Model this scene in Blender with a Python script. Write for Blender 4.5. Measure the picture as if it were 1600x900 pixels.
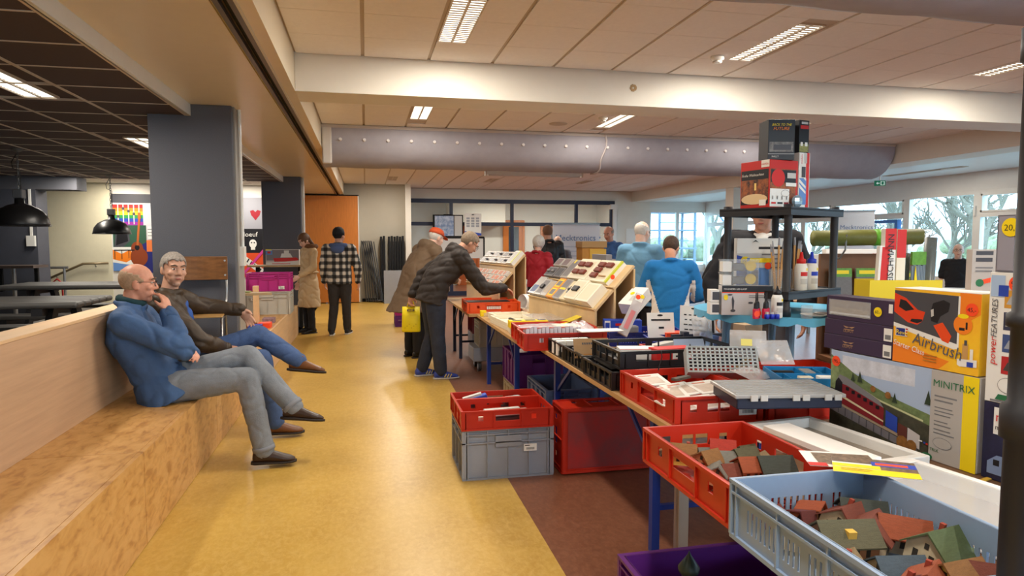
import bpy, bmesh, math, random
from math import sin, cos, pi, radians, hypot, atan2, sqrt
from mathutils import Vector, Matrix, Euler, noise
random.seed(7)
SC = bpy.context.scene
COL = SC.collection
for _o in list(bpy.data.objects): bpy.data.objects.remove(_o)

# ------------------------------------------------------------------ camera
FPX = 1050.0
cam = bpy.data.cameras.new('camera'); cam_o = bpy.data.objects.new('camera', cam); COL.objects.link(cam_o)
cam.sensor_width = 36.0; cam.lens = FPX / 1600 * 36.0; cam.clip_start = 0.05; cam.clip_end = 300
cam_o.location = (0, 0, 1.52)
cam_o.rotation_euler = (radians(90 - 4.03), 0, radians(-12.27))
SC.camera = cam_o
# ------------------------------------------------------------------ world: overcast winter sky
W = bpy.data.worlds.new('sky'); SC.world = W; W.use_nodes = True
_n = W.node_tree.nodes; _n['Background'].inputs[0].default_value = (0.46, 0.75, 1.0, 1); _n['Background'].inputs[1].default_value = 6.5
LAMP_W = 38.0          # watts of one recessed luminaire
LAMP_COL = (1.0, 0.92, 0.80)
SC.view_settings.view_transform = 'Standard'; SC.view_settings.look = 'None'
SC.view_settings.exposure = 0.2; SC.view_settings.gamma = 1.0; SC.view_settings.use_curve_mapping = False
SC.cycles.max_bounces = 7; SC.cycles.diffuse_bounces = 4; SC.cycles.glossy_bounces = 2; SC.cycles.transmission_bounces = 4
SC.cycles.transparent_max_bounces = 10; SC.cycles.use_denoising = True; SC.cycles.caustics_reflective = False; SC.cycles.caustics_refractive = False
SC.cycles.sample_clamp_indirect = 6

# ------------------------------------------------------------------ materials
def lin(c):
    return tuple(((v / 255) / 12.92 if v / 255 <= 0.04045 else ((v / 255 + 0.055) / 1.055) ** 2.4) for v in c)
MATS = {}
def M(name, rgb=(200, 200, 200), rough=.55, metal=0.0, var=0.0, vscale=8.0, bump=0.0, bscale=40.0, alpha=1.0, emit=0.0, rgb2=None, stretch=(1, 1, 1), spec=.4, coat=0.0):
    if name in MATS: return MATS[name]
    m = bpy.data.materials.new(name); m.use_nodes = True; nt = m.node_tree; b = nt.nodes['Principled BSDF']
    c = lin(rgb) + (1,)
    b.inputs['Base Color'].default_value = c; b.inputs['Roughness'].default_value = rough; b.inputs['Metallic'].default_value = metal
    b.inputs['Specular IOR Level'].default_value = spec
    if coat: b.inputs['Coat Weight'].default_value = coat
    if alpha < 1: b.inputs['Alpha'].default_value = alpha
    if emit: b.inputs['Emission Color'].default_value = c; b.inputs['Emission Strength'].default_value = emit
    if var or bump or rgb2:
        tc = nt.nodes.new('ShaderNodeTexCoord'); mp = nt.nodes.new('ShaderNodeMapping'); mp.inputs['Scale'].default_value = stretch
        nt.links.new(tc.outputs['Object'], mp.inputs['Vector'])
    if var or rgb2:
        t = nt.nodes.new('ShaderNodeTexNoise'); t.inputs['Scale'].default_value = vscale; t.inputs['Detail'].default_value = 5; t.inputs['Roughness'].default_value = .65
        nt.links.new(mp.outputs[0], t.inputs['Vector'])
        r = nt.nodes.new('ShaderNodeValToRGB'); r.color_ramp.elements[0].position = .34; r.color_ramp.elements[1].position = .66
        if rgb2: c2 = lin(rgb2)
        else: c2 = tuple(max(0, v * (1 - var)) for v in c[:3])
        r.color_ramp.elements[0].color = tuple(c2[:3]) + (1,)
        r.color_ramp.elements[1].color = c if rgb2 else tuple(min(1, v * (1 + var * .5)) for v in c[:3]) + (1,)
        nt.links.new(t.outputs['Fac'], r.inputs['Fac']); nt.links.new(r.outputs['Color'], b.inputs['Base Color'])
    if bump:
        t2 = nt.nodes.new('ShaderNodeTexNoise'); t2.inputs['Scale'].default_value = bscale; t2.inputs['Detail'].default_value = 4
        nt.links.new(mp.outputs[0], t2.inputs['Vector'])
        bp = nt.nodes.new('ShaderNodeBump'); bp.inputs['Strength'].default_value = bump; bp.inputs['Distance'].default_value = .01
        nt.links.new(t2.outputs['Fac'], bp.inputs['Height']); nt.links.new(bp.outputs['Normal'], b.inputs['Normal'])
    MATS[name] = m
    return m

# ------------------------------------------------------------------ mesh builder
class MB:
    def __init__(s): s.v = []; s.f = []; s.mi = []; s.m = 0; s.T = Matrix()
    def add(s, vs, fs):
        o = len(s.v); T = s.T
        s.v += [tuple(T @ Vector(p)) for p in vs]; s.f += [tuple(i + o for i in f) for f in fs]; s.mi += [s.m] * len(fs)
        return s
    def box(s, x0, x1, y0, y1, z0, z1):
        return s.add([(x0, y0, z0), (x1, y0, z0), (x1, y1, z0), (x0, y1, z0), (x0, y0, z1), (x1, y0, z1), (x1, y1, z1), (x0, y1, z1)],
                     [(0, 3, 2, 1), (4, 5, 6, 7), (0, 1, 5, 4), (1, 2, 6, 5), (2, 3, 7, 6), (3, 0, 4, 7)])
    def cbox(s, c, d): return s.box(c[0] - d[0] / 2, c[0] + d[0] / 2, c[1] - d[1] / 2, c[1] + d[1] / 2, c[2] - d[2] / 2, c[2] + d[2] / 2)
    def bar(s, a, b, w, h=None):
        a = Vector(a); b = Vector(b); d = b - a; L = d.length; h = h or w
        q = d.to_track_quat('Z', 'Y').to_matrix().to_4x4(); old = s.T; s.T = old @ Matrix.Translation(a) @ q
        s.box(-w / 2, w / 2, -h / 2, h / 2, 0, L); s.T = old; return s
    def prism(s, poly, a, b, axis='z'):
        n = len(poly)
        def P(u, v, w): return {'z': (u, v, w), 'y': (u, w, v), 'x': (w, u, v)}[axis]
        vs = [P(u, v, a) for u, v in poly] + [P(u, v, b) for u, v in poly]
        fs = [tuple(range(n - 1, -1, -1)), tuple(range(n, 2 * n))] + [(i, (i + 1) % n, n + (i + 1) % n, n + i) for i in range(n)]
        return s.add(vs, fs)
    def tube(s, pts, r, seg=8, cap=True, closed=False):
        pts = [Vector(p) for p in pts]; n = len(pts); rs = r if isinstance(r, (list, tuple)) else [r] * n
        vs = []; fs = []; prev = None
        for i, p in enumerate(pts):
            if closed: d = pts[(i + 1) % n] - pts[i - 1]
            else: d = pts[min(i + 1, n - 1)] - pts[max(i - 1, 0)]
            d.normalize()
            if prev is None:
                u = d.orthogonal().normalized()
            else:
                u = (prev - d * prev.dot(d));
                u = u.normalized() if u.length > 1e-6 else d.orthogonal().normalized()
            prev = u; w = d.cross(u)
            for k in range(seg):
                a = 2 * pi * k / seg; vs.append(tuple(p + (u * cos(a) + w * sin(a)) * rs[i]))
        for i in range(n if closed else n - 1):
            j = (i + 1) % n
            for k in range(seg): fs.append((i * seg + k, i * seg + (k + 1) % seg, j * seg + (k + 1) % seg, j * seg + k))
        if cap and not closed:
            fs.append(tuple(range(seg - 1, -1, -1))); fs.append(tuple((n - 1) * seg + k for k in range(seg)))
        return s.add(vs, fs)
    def cyl(s, c, r, z0, z1, seg=16, r2=None): return s.tube([(c[0], c[1], z0), (c[0], c[1], z1)], [r, r if r2 is None else r2], seg)
    def lathe(s, prof, seg=20, c=(0, 0, 0)):
        n = len(prof); vs = []; fs = []
        for (r, z) in prof:
            for k in range(seg): a = 2 * pi * k / seg; vs.append((c[0] + r * cos(a), c[1] + r * sin(a), c[2] + z))
        for i in range(n - 1):
            for k in range(seg): fs.append((i * seg + k, i * seg + (k + 1) % seg, (i + 1) * seg + (k + 1) % seg, (i + 1) * seg + k))
        if prof[0][0] > 1e-4: fs.append(tuple(range(seg - 1, -1, -1)))
        if prof[-1][0] > 1e-4: fs.append(tuple((n - 1) * seg + k for k in range(seg)))
        return s.add(vs, fs)
    def ell(s, c, r, seg=14, rings=9, R=None):
        vs = []; fs = []; c = Vector(c); r = (r, r, r) if isinstance(r, (int, float)) else r
        for i in range(rings + 1):
            t = pi * i / rings
            for k in range(seg):
                a = 2 * pi * k / seg; p = Vector((r[0] * sin(t) * cos(a), r[1] * sin(t) * sin(a), r[2] * cos(t)))
                if R is not None: p = R @ p
                vs.append(tuple(c + p))
        for i in range(rings):
            for k in range(seg): fs.append((i * seg + k, (i + 1) * seg + k, (i + 1) * seg + (k + 1) % seg, i * seg + (k + 1) % seg))
        return s.add(vs, fs)
    def loft(s, rings, seg=20, e=1.0):
        # rings: (centre, u half vector, v half vector)
        vs = []; fs = []; n = len(rings)
        sg = lambda x: (abs(x) ** e) * (1 if x >= 0 else -1)
        for c, u, w in rings:
            c = Vector(c); u = Vector(u); w = Vector(w)
            for k in range(seg): a = 2 * pi * k / seg; vs.append(tuple(c + u * sg(cos(a)) + w * sg(sin(a))))
        for i in range(n - 1):
            for k in range(seg): fs.append((i * seg + k, i * seg + (k + 1) % seg, (i + 1) * seg + (k + 1) % seg, (i + 1) * seg + k))
        fs.append(tuple(range(seg - 1, -1, -1))); fs.append(tuple((n - 1) * seg + k for k in range(seg)))
        return s.add(vs, fs)
    def quad(s, a, b, c, d): return s.add([a, b, c, d], [(0, 1, 2, 3)])
    def mesh(s, name, mats, smooth=False):
        me = bpy.data.meshes.new(name); me.from_pydata(s.v, [], s.f)
        for m in (mats if isinstance(mats, (list, tuple)) else [mats]): me.materials.append(m)
        if s.m or any(s.mi): me.polygons.foreach_set('material_index', s.mi)
        bm = bmesh.new(); bm.from_mesh(me); bmesh.ops.recalc_face_normals(bm, faces=bm.faces); bm.to_mesh(me); bm.free()
        if smooth: me.polygons.foreach_set('use_smooth', [True] * len(me.polygons))
        me.update(); return me
    def build(s, name, mats, parent=None, smooth=False, bevel=0, loc=None):
        return link(name, s.mesh(name, mats, smooth), parent, bevel, loc)

def link(name, me, parent=None, bevel=0, loc=None):
    o = bpy.data.objects.new(name, me); COL.objects.link(o)
    if parent is not None: o.parent = parent
    if loc is not None: o.location = loc
    if bevel:
        b = o.modifiers.new('bevel', 'BEVEL'); b.width = bevel; b.segments = 2; b.limit_method = 'ANGLE'
    return o
def smooth_by_angle(o, ang=40):
    me = o.data
    bm = bmesh.new(); bm.from_mesh(me)
    for f in bm.faces: f.smooth = True
    for e in bm.edges:
        if len(e.link_faces) == 2 and e.calc_face_angle(0) > radians(ang): e.smooth = False
    bm.to_mesh(me); bm.free(); return o
def empty(name, loc=(0, 0, 0), rz=0.0, rx=0.0, ry=0.0):
    o = bpy.data.objects.new(name, None); COL.objects.link(o); o.location = loc; o.rotation_euler = (rx, ry, rz); o.empty_display_size = .1; return o
def tag(o, label=None, cat=None, group=None, kind=None):
    if label: o['label'] = label
    if cat: o['category'] = cat
    if group: o['group'] = group
    if kind: o['kind'] = kind
    return o
def struct(o): o['kind'] = 'structure'; return o
def thing(name, label, cat, loc=(0, 0, 0), rz=0.0, group=None, rx=0.0, ry=0.0):
    return tag(empty(name, loc, rz, rx, ry), label, cat, group)
def dup(o, parent=None, loc=None, rz=None):
    c = o.copy(); COL.objects.link(c)
    if parent is not None: c.parent = parent
    if loc is not None: c.location = loc
    if rz is not None: c.rotation_euler = (o.rotation_euler[0], o.rotation_euler[1], rz)
    for ch in list(o.children): dup(ch, c)
    return c
def lamp_light(parent, loc, sx, sy, watts, col=LAMP_COL):
    l = bpy.data.lights.new('lamp_light', 'AREA'); l.shape = 'RECTANGLE'; l.size = sx; l.size_y = sy; l.energy = watts; l.color = col; l.spread = radians(180)
    o = bpy.data.objects.new('lamp_light', l); COL.objects.link(o); o.parent = parent; o.location = loc; return o

TMP = bpy.data.scenes.new('work'); TVL = TMP.view_layers[0]
def bake(o):
    TMP.collection.objects.link(o); TVL.update()
    me = bpy.data.meshes.new_from_object(o.evaluated_get(TVL.depsgraph)); bpy.data.objects.remove(o); return me
# ---- flat print on a face: frame = (origin, u, v) in the parent's space; normal = u x v
def fr(o, u, v): return (Vector(o), Vector(u), Vector(v))
def prints(parent, frame, items, name='printed_panel', off=.0008, step=.0004):
    """items: (polygon in u,v metres, material)"""
    o, u, v = frame; n = u.cross(v).normalized(); u = u.normalized(); v = v.normalized()
    mb = MB(); ms = []
    for k, (poly, m) in enumerate(items):
        if m not in ms: ms.append(m)
        mb.m = ms.index(m); h = off + step * k
        mb.add([tuple(o + u * a + v * b + n * h) for a, b in poly], [tuple(range(len(poly)))])
    me = bpy.data.meshes.new(name); me.from_pydata(mb.v, [], mb.f)
    for m in ms: me.materials.append(m)
    me.polygons.foreach_set('material_index', mb.mi); me.update()
    return link(name, me, parent)
def R4(x0, y0, x1, y1): return [(x0, y0), (x1, y0), (x1, y1), (x0, y1)]
def circ(x, y, r, n=20, ry=None): return [(x + r * cos(2 * pi * k / n), y + (ry or r) * sin(2 * pi * k / n)) for k in range(n)]
def text(parent, frame, s, x, y, size, m, off=.004, rot=0.0, shear=0.0, align='LEFT', bold=0.0, sx=1.0, name='lettering'):
    o, u, v = frame; n = u.cross(v).normalized(); u = u.normalized(); v = v.normalized()
    cu = bpy.data.curves.new('t', 'FONT'); cu.body = s; cu.size = size; cu.shear = shear; cu.align_x = align; cu.offset = 0.0; cu.resolution_u = 2
    t = bpy.data.objects.new('t', cu); me = bake(t)
    ca, sa = cos(rot), sin(rot)
    for p in me.vertices:
        a, b = p.co.x * sx, p.co.y; a, b = a * ca - b * sa, a * sa + b * ca
        p.co = o + u * (x + a) + v * (y + b) + n * off
    me.materials.clear(); me.materials.append(m); me.update()
    return link(name, me, parent)
# ================================================================== THE SETTING
white = M('white_paint', (226, 220, 208), .55, var=.03, vscale=3, bump=.04, bscale=60)
white2 = M('white_gloss', (228, 226, 220), .25, var=.02)
beige = M('beige_wall', (176, 168, 152), .7, var=.04, vscale=2)
greyf = M('grey_felt', (92, 93, 100), .85, var=.08, vscale=120, bump=.15, bscale=200)
darkblue = M('dark_blue_frame', (38, 44, 68), .4)
woodor = M('orange_beech', (205, 124, 50), .42, var=.10, vscale=6, stretch=(6, 6, .6))
alu = M('aluminium', (150, 148, 145), .35, .8)
black = M('black_plastic', (22, 22, 24), .45)
matblack = M('matt_black', (14, 14, 15), .8)
tilew = M('ceiling_tile', (238, 232, 228), .85, var=.03, vscale=30, bump=.10, bscale=250)
tileback = M('ceiling_band', (192, 176, 160), .6)
tiled = M('dark_tile', (78, 64, 62), .8, var=.05, vscale=40, bump=.1, bscale=250)
gridl = M('light_grid', (206, 190, 172), .5)
ply = M('plywood', (222, 184, 138), .45, var=.10, vscale=5, stretch=(4, .35, 4), bump=.03)
glassm = M('window_glass', (225, 240, 245), .02, alpha=.10)

def marmoleum(name, a, b, c):
    m = bpy.data.materials.new(name); m.use_nodes = True; nt = m.node_tree; bs = nt.nodes['Principled BSDF']; bs.inputs['Roughness'].default_value = .33; bs.inputs['Specular IOR Level'].default_value = .42
    tc = nt.nodes.new('ShaderNodeTexCoord'); prev = None
    def nz(scale, det, st=(1, 1, 1), dist=0):
        mp = nt.nodes.new('ShaderNodeMapping'); mp.inputs['Scale'].default_value = st; nt.links.new(tc.outputs['Object'], mp.inputs[0])
        t = nt.nodes.new('ShaderNodeTexNoise'); t.inputs['Scale'].default_value = scale; t.inputs['Detail'].default_value = det; t.inputs['Roughness'].default_value = .7; t.inputs['Distortion'].default_value = dist
        nt.links.new(mp.outputs[0], t.inputs[0]); return t
    t1 = nz(2.2, 6, (1, 1, 1), .6); t2 = nz(34, 6, (1, .6, 1), .4)
    r = nt.nodes.new('ShaderNodeValToRGB'); e = r.color_ramp.elements; e[0].position = .3; e[0].color = lin(b) + (1,); e[1].position = .7; e[1].color = lin(a) + (1,)
    nt.links.new(t1.outputs[0], r.inputs[0])
    r2 = nt.nodes.new('ShaderNodeValToRGB'); e = r2.color_ramp.elements; e[0].position = .42; e[0].color = (0, 0, 0, 1); e[1].position = .72; e[1].color = (.75, .75, .75, 1)
    nt.links.new(t2.outputs[0], r2.inputs[0])
    mx = nt.nodes.new('ShaderNodeMix'); mx.data_type = 'RGBA'; nt.links.new(r2.outputs[0], mx.inputs['Factor']); nt.links.new(r.outputs[0], mx.inputs['A']); mx.inputs['B'].default_value = lin(c) + (1,)
    nt.links.new(mx.outputs['Result'], bs.inputs['Base Color']); return m
floor_y = marmoleum('yellow_linoleum', (202, 164, 78), (184, 144, 62), (212, 178, 102))
floor_b = marmoleum('brown_linoleum', (126, 80, 58), (110, 68, 48), (148, 100, 74))

def osb():
    m = bpy.data.materials.new('strand_board'); m.use_nodes = True; nt = m.node_tree; bs = nt.nodes['Principled BSDF']; bs.inputs['Roughness'].default_value = .38
    tc = nt.nodes.new('ShaderNodeTexCoord'); mp = nt.nodes.new('ShaderNodeMapping'); mp.inputs['Scale'].default_value = (1, .45, 1); nt.links.new(tc.outputs['Object'], mp.inputs[0])
    v = nt.nodes.new('ShaderNodeTexNoise'); v.inputs['Scale'].default_value = 26; v.inputs['Detail'].default_value = 5; v.inputs['Distortion'].default_value = .5; nt.links.new(mp.outputs[0], v.inputs[0])
    r = nt.nodes.new('ShaderNodeValToRGB'); e = r.color_ramp.elements; e[0].position = .33; e[0].color = lin((170, 122, 66)) + (1,); e[1].position = .62; e[1].color = lin((204, 158, 96)) + (1,)
    x = r.color_ramp.elements.new(.45); x.color = lin((192, 144, 82)) + (1,)
    nt.links.new(v.outputs[0], r.inputs[0]); nt.links.new(r.outputs[0], bs.inputs['Base Color']); return m
osbm = osb()

def S(name, mats, *boxes, bevel=0):
    mb = MB()
    for b in boxes: mb.box(*b)
    return struct(mb.build(name, mats, bevel=bevel))
# floors (linoleum in two colours, meeting along a straight seam)
S('floor', floor_y, (-1.3, .868, -4, 19.2, -.1, 0))
S('floor.001', floor_b, (.868, 10.3, -4, 24, -.1, 0))
S('floor.002', floor_y, (-1.09, .868, 19.2, 24, -.1, 0), (-1.75, -1.09, 11.4, 24, -.1, 0))
S('floor.003', M('grey_platform', (104, 100, 96), .6, var=.06), (-9, -1.78, -4, 24, -.1, .30))
# stepped plywood platform with bench edge
plat = S('trim_1', ply, (-1.78, -1.115, -4, 11.36, 0, .45))
ys = [-4, -2.0, .5, 2.05, 3.58, 5.23, 6.8, 8.4, 9.95, 11.38]
for i in range(len(ys) - 1):
    a, b = ys[i] + .003, ys[i + 1] - .003
    MB().box(-1.115, -1.09, a, b, .004, .475).build('panel', osbm if b < 7 else ply, plat, bevel=.001)
    MB().box(-1.78, -1.117, a, b, .45, .475).build('panel', osbm, plat, bevel=.001)
# backrest wall of the bench
bk = S('wall_bench', ply, (-1.76, -1.636, -4, 5.62, .475, 1.035))
for i, (a, b) in enumerate([(-4, -1.5), (-1.5, 1.0), (1.0, 5.62)]):
    MB().box(-1.636, -1.62, a + .001, b - .001, .476, 1.05).build('panel', M('plywood_panel', (196, 160, 126), .5, var=.12, vscale=4, stretch=(4, .3, 6), bump=.03), bk)
    MB().box(-1.78, -1.615, a + .001, b - .001, 1.05, 1.068).build('cap', ply, bk, bevel=.002)
# white screws in floor are skipped; walls
S('wall_left', white, (-9.1, -9, -4, 24, 0, 3))
S('wall_rear', white, (-9.1, -.2, -4.1, -4, 0, 3.1), (7.4, 10.3, -4.1, -4, 0, 3.1), (-.2, 7.4, -4.1, -4, 0, .85), (-.2, 7.4, -4.1, -4, 2.55, 3.1))  # opening left for the added rear windows
S('wall_left_back', M('cream_wall', (216, 208, 180), .7, var=.03), (-9, -4.68, 14.0, 14.1, .3, 2.9))
S('wall_mural', white, (-4.68, -1.75, 14.02, 14.12, 0, 2.95))
S('wall_back', beige, (-.95, .98, 17.15, 17.25, 0, 2.95))
S('trim_2', white, (.98, 1.12, 17.0, 18.55, 0, 2.93))
S('wall_back_upper', white, (1.12, 7.05, 18.5, 18.6, 2.62, 2.93))
S('wall_corner', white, (7.05, 8.15, 18.5, 18.6, 0, 2.93))
S('trim_3', white2, (6.9, 7.12, 18.36, 18.5, 2.42, 2.56), (6.98, 7.10, 18.4, 18.5, 0, 2.42))
# longitudinal boxed beam over the bench edge with the rail of a folding wall
BX = S('ceiling_beam', M('beam_cream', (226, 212, 186), .28, var=.02), (-1.39, -.70, -4, 17.4, 2.64, 3.0), (-.70, -.66, -4, 17.4, 2.655, 3.0), (-.59, -.50, -4, 17.4, 2.64, 3.0), (-.66, -.59, -4, 17.4, 2.70, 3.0))
S('trim_4', white2, (-1.42, -1.39, -4, 17.4, 2.545, 3.0))
MB().box(-.682, -.655, -4, 17.4, 2.63, 2.66).build('rail', M('rail_grey', (112, 104, 96), .4, .5), BX)
MB().box(-.612, -.585, -4, 17.4, 2.63, 2.66).build('rail', M('rail_grey'), BX)
MB().box(-.655, -.612, -4, 17.4, 2.675, 2.70).build('rail_slot', matblack, BX)
MB().box(-.585, -.572, -4, 17.4, 2.632, 2.645).build('edge_strip', M('rail_white', (208, 200, 186), .4), BX)
# dark ceiling over the left zone
DC = S('ceiling_dark', tiled, (-9, -1.42, -4, 12.6, 2.562, 2.62))
for i in range(14):
    x = -1.425 - .572 * i; MB().box(x - .012, x + .012, -4, 12.5, 2.545, 2.562).build('grid_bar', gridl, DC)
for j in range(31):
    y = -3.9 + .528 * j; MB().box(-9, -1.425, y - .008, y + .008, 2.5462, 2.562).build('grid_bar', gridl, DC)
tm = MB().box(0, .555, 0, .512, 2.55, 2.561).mesh('tile', tiled); n = 0
tstuff = MB()
for i in range(13):
    x = -1.425 - .572 * (i + 1) + .008
    for j in range(31):
        y = -3.9 + .528 * j + .008
        if any(abs(x + .277 - a) < .30 and abs(y + .256 - b) < .55 for a, b in ((-2.27, 5.05), (-4.45, 11.6), (-2.25, 8.0), (-2.27, .2))): continue
        if 2.5 < y < 12.1 and i < 9 and x > -1.2 - .62 * y: link('tile', tm, DC, loc=(x, y, 0)); n += 1
        elif y < 12.1: tstuff.box(x, x + .555, y, y + .512, 2.55, 2.561)
tag(tstuff.build('tile_field', tiled, DC), kind='stuff')
S('ceiling_left_far', white, (-9, -1.42, 12.6, 24, 2.60, 2.7))
S('trim_5', greyf, (-9, -4.55, 12.2, 12.6, 2.34, 2.55))
# white ceiling, tiles on a band grid
CW = S('ceiling', tileback, (-.6, 7.7, -4, 18.7, 2.932, 3.0))
tw = MB().box(0, .474, 0, .4935, 2.92, 2.931).mesh('tile', tilew)
lampspots = [(.62, 4.47), (.62, 7.48), (2.87, 4.47), (2.90, 7.57), (5.15, 4.47), (5.15, 7.55)]
far_lamps = [(.62, 12.3), (2.87, 12.6), (5.15, 12.6), (2.87, 15.6), (5.15, 15.6), (.62, 15.6)]
stuff = MB()
def lampcell(x, y): return any(abs(x + .237 - a) < .30 and abs(y + .246 - b) < .55 for a, b in lampspots + far_lamps)
for (y0, y1, keep) in ((-4, 5.355, True), (5.76, 10.15, True), (10.56, 18.45, False)):
    nrow = int((y1 - y0) / .498)
    for r in range(nrow):
        y = y1 - .498 * (r + 1) if y0 < 5 else y0 + .02 + .498 * r
        for i in range(-1, 16):
            x = i * .5 + .013
            if lampcell(x, y):
                # narrow filler strip beside the luminaire
                lx = min((abs(x + .237 - a), a) for a, b in lampspots + far_lamps if abs(y + .246 - b) < .55)[1]
                for (p, q) in ((x, min(x + .474, lx - .105)), (max(x, lx + .105), x + .474)):
                    if q - p > .03: MB().box(p, q, y, y + .4935, 2.92, 2.931).build('tile', tilew, CW)
                continue
            vis = keep and y > 3.2
            if vis: link('tile', tw, CW, loc=(x, y, 0))
            else: stuff.box(x, x + .474, y, y + .4935, 2.92, 2.931)
tag(stuff.build('tile_field', tilew, CW), kind='stuff')
# cross beams
for k, (a, b) in enumerate(((5.36, 5.76), (10.15, 10.56))):
    S('ceiling_beam', white, (-.5, 7.6, a, b, 2.64, 2.932), bevel=.004)
o = MB()
for k in range(9): o.ell((2.20 + .02 * cos(k * 2.4), 5.357, 2.79 + .02 * sin(k * 2.4)), (.012, .003, .012), 8, 5)
struct(o.build('trim_6', M('stain_brown', (170, 142, 104), .8)))
S('ceiling_beam', white, (7.58, 8.05, -4, 18.5, 2.64, 2.935), bevel=.004)
S('ceiling_side', M('white_slats', (222, 226, 228), .35, var=.03, vscale=3), (8.05, 10.3, -4, 18.6, 2.66, 2.8))
for y in (13.15, 6.42, -.3): S('trim_7', white, (7.62, 7.98, y - .16, y + .16, 0, 2.64))
S('wall_right_low', white2, (9.95, 10.15, -4, 18.6, 0, .82))
S('wall_right_head', white2, (9.95, 10.15, -4, 18.6, 2.36, 2.8))
S('wall_back_head', white2, (8.15, 10.2, 18.5, 18.6, 2.40, 2.8))
S('wall_back_low', white2, (8.15, 10.2, 18.5, 18.6, 0, .75))

# ---------------- windows
def window(name, face, a0, a1, z0, z1, at, fw=.06, transom=None, fm=None, split=None):
    """face 'x': plane X=at spanning Y; face 'y': plane Y=at spanning X"""
    fm = fm or white2
    def B(mb, p, q, r, s, d=.05):
        if face == 'x': mb.box(at - d / 2, at + d / 2, p, q, r, s)
        else: mb.box(p, q, at - d / 2, at + d / 2, r, s)
    t = struct(empty(name, (0, 0, 0)))
    mb = MB(); B(mb, a0, a1, z0, z0 + fw, .09); B(mb, a0, a1, z1 - fw, z1, .09); B(mb, a0, a0 + fw, z0 + fw, z1 - fw, .09); B(mb, a1 - fw, a1, z0 + fw, z1 - fw, .09)
    zs = [z0 + fw, z1 - fw]
    if transom: B(mb, a0 + fw, a1 - fw, transom - .04, transom + .04, .09); zs = [z0 + fw, transom - .04, transom + .04, z1 - fw]
    mb.build('window_frame', fm, t)
    for k in range(0, len(zs), 2):
        g = MB(); B(g, a0 + fw, a1 - fw, zs[k], zs[k + 1], .006); g.build('pane', glassm, t)
        if transom and k == 2:
            g = MB(); B(g, a0 + fw, a0 + fw + .03, zs[k], zs[k + 1], .11); B(g, a1 - fw - .03, a1 - fw, zs[k], zs[k + 1], .11); B(g, a0 + fw, a1 - fw, zs[k], zs[k] + .03, .11); B(g, a0 + fw, a1 - fw, zs[k + 1] - .03, zs[k + 1], .11); g.build('sash', fm, t)
    return t
n = 1
for (a0, a1, tr) in ((-3.9, -2.2, 1.9), (-2.2, -.4, 1.9), (-.2, 1.6, 1.9), (1.6, 3.4, 1.9), (3.4, 5.2, 1.9), (5.2, 6.9, 1.9), (6.9, 8.1, 1.9), (8.1, 9.35, 1.95), (9.35, 10.85, None), (10.85, 12.9, 1.98), (12.9, 13.9, 1.98), (13.9, 15.2, 1.98), (15.2, 16.8, 1.98), (16.8, 18.45, 1.98)):
    window('window_%d' % n, 'x', a0, a1, .82, 2.36, 10.0, .07, tr); n += 1
for (a0, a1) in ((8.15, 9.05), (9.05, 10.0)): window('window_%d' % n, 'y', a0, a1, .75, 2.40, 18.55, .05); n += 1
for k in range(4): window('window_%d' % n, 'y', -.2 + 1.9 * k, 1.7 + 1.9 * k, .85, 2.55, -4.05, .06); n += 1  # unseen rear windows, added for cool fill light from behind the camera
# handle
MB().box(9.93, 9.955, 9.36, 9.40, 1.93, 2.10).build('window_handle', white2, bpy.data.objects['window_8'])
# glazed partition to the corridor, dark blue frames
gp = struct(empty('wall_glazed'))
xs = [1.17, 2.31, 4.02, 5.90, 6.96]
for x in xs: MB().box(x - .045, x + .045, 18.46, 18.54, 0, 2.62).build('frame_post', darkblue, gp)
MB().box(1.12, 7.05, 18.45, 18.55, 2.55, 2.66).build('frame_rail', darkblue, gp)
MB().box(1.12, 7.05, 18.455, 18.545, 1.93, 2.03).build('frame_rail', darkblue, gp)
MB().box(1.12, 2.9, 18.455, 18.545, 0, .12).build('frame_rail', darkblue, gp)
for i in range(4):
    MB().box(xs[i] + .045, xs[i + 1] - .045, 18.497, 18.503, 2.03, 2.55).build('pane', glassm, gp)
    if i in (0, 2, 3): MB().box(xs[i] + .045, xs[i + 1] - .045, 18.497, 18.503, .05, 1.93).build('pane', glassm, gp)
# corridor behind it
S('wall_corridor', M('corridor_white', (224, 230, 224), .6), (.2, 8.2, 23.0, 23.1, 0, 3), (8.1, 8.2, 18.6, 23, 0, 3), (.2, .3, 18.6, 23, 0, 3))
S('ceiling_corridor', white, (.2, 8.2, 18.6, 23.1, 2.9, 3))
S('trim_8', M('corridor_box', (226, 226, 214), .6), (2.7, 4.6, 22.2, 23, 2.05, 2.9))
def door(nm, x0, x1, y, z1, m, glaz=None):
    t = struct(empty(nm))
    MB().box(x0 - .08, x0, y - .06, y + .05, 0, z1 + .08).box(x1, x1 + .08, y - .06, y + .05, 0, z1 + .08).box(x0, x1, y - .06, y + .05, z1, z1 + .08).build('door_frame', m, t)
    lf = MB().box(x0, x1, y - .02, y + .02, 0, z1).build('door_leaf', m, t)
    if glaz: MB().box(x0 + glaz, x1 - glaz, y - .03, y + .03, .9, z1 - .15).build('pane', M('dark_glass', (60, 74, 84), .1), lf)
    MB().bar((x1 - .1, y - .07, 1.02), (x1 - .22, y - .07, 1.02), .02).bar((x1 - .1, y - .02, 1.02), (x1 - .1, y - .07, 1.02), .018).build('door_handle', alu, lf)
    return t
door('door_1', 3.15, 3.75, 22.9, 2.1, M('door_wood', (176, 92, 44), .5, var=.1, stretch=(6, 6, .6)))
door('door_2', 4.75, 5.35, 22.95, 2.15, woodor, .12)
door('door_3', 6.1, 7.4, 22.95, 2.05, woodor, .1)
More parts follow.
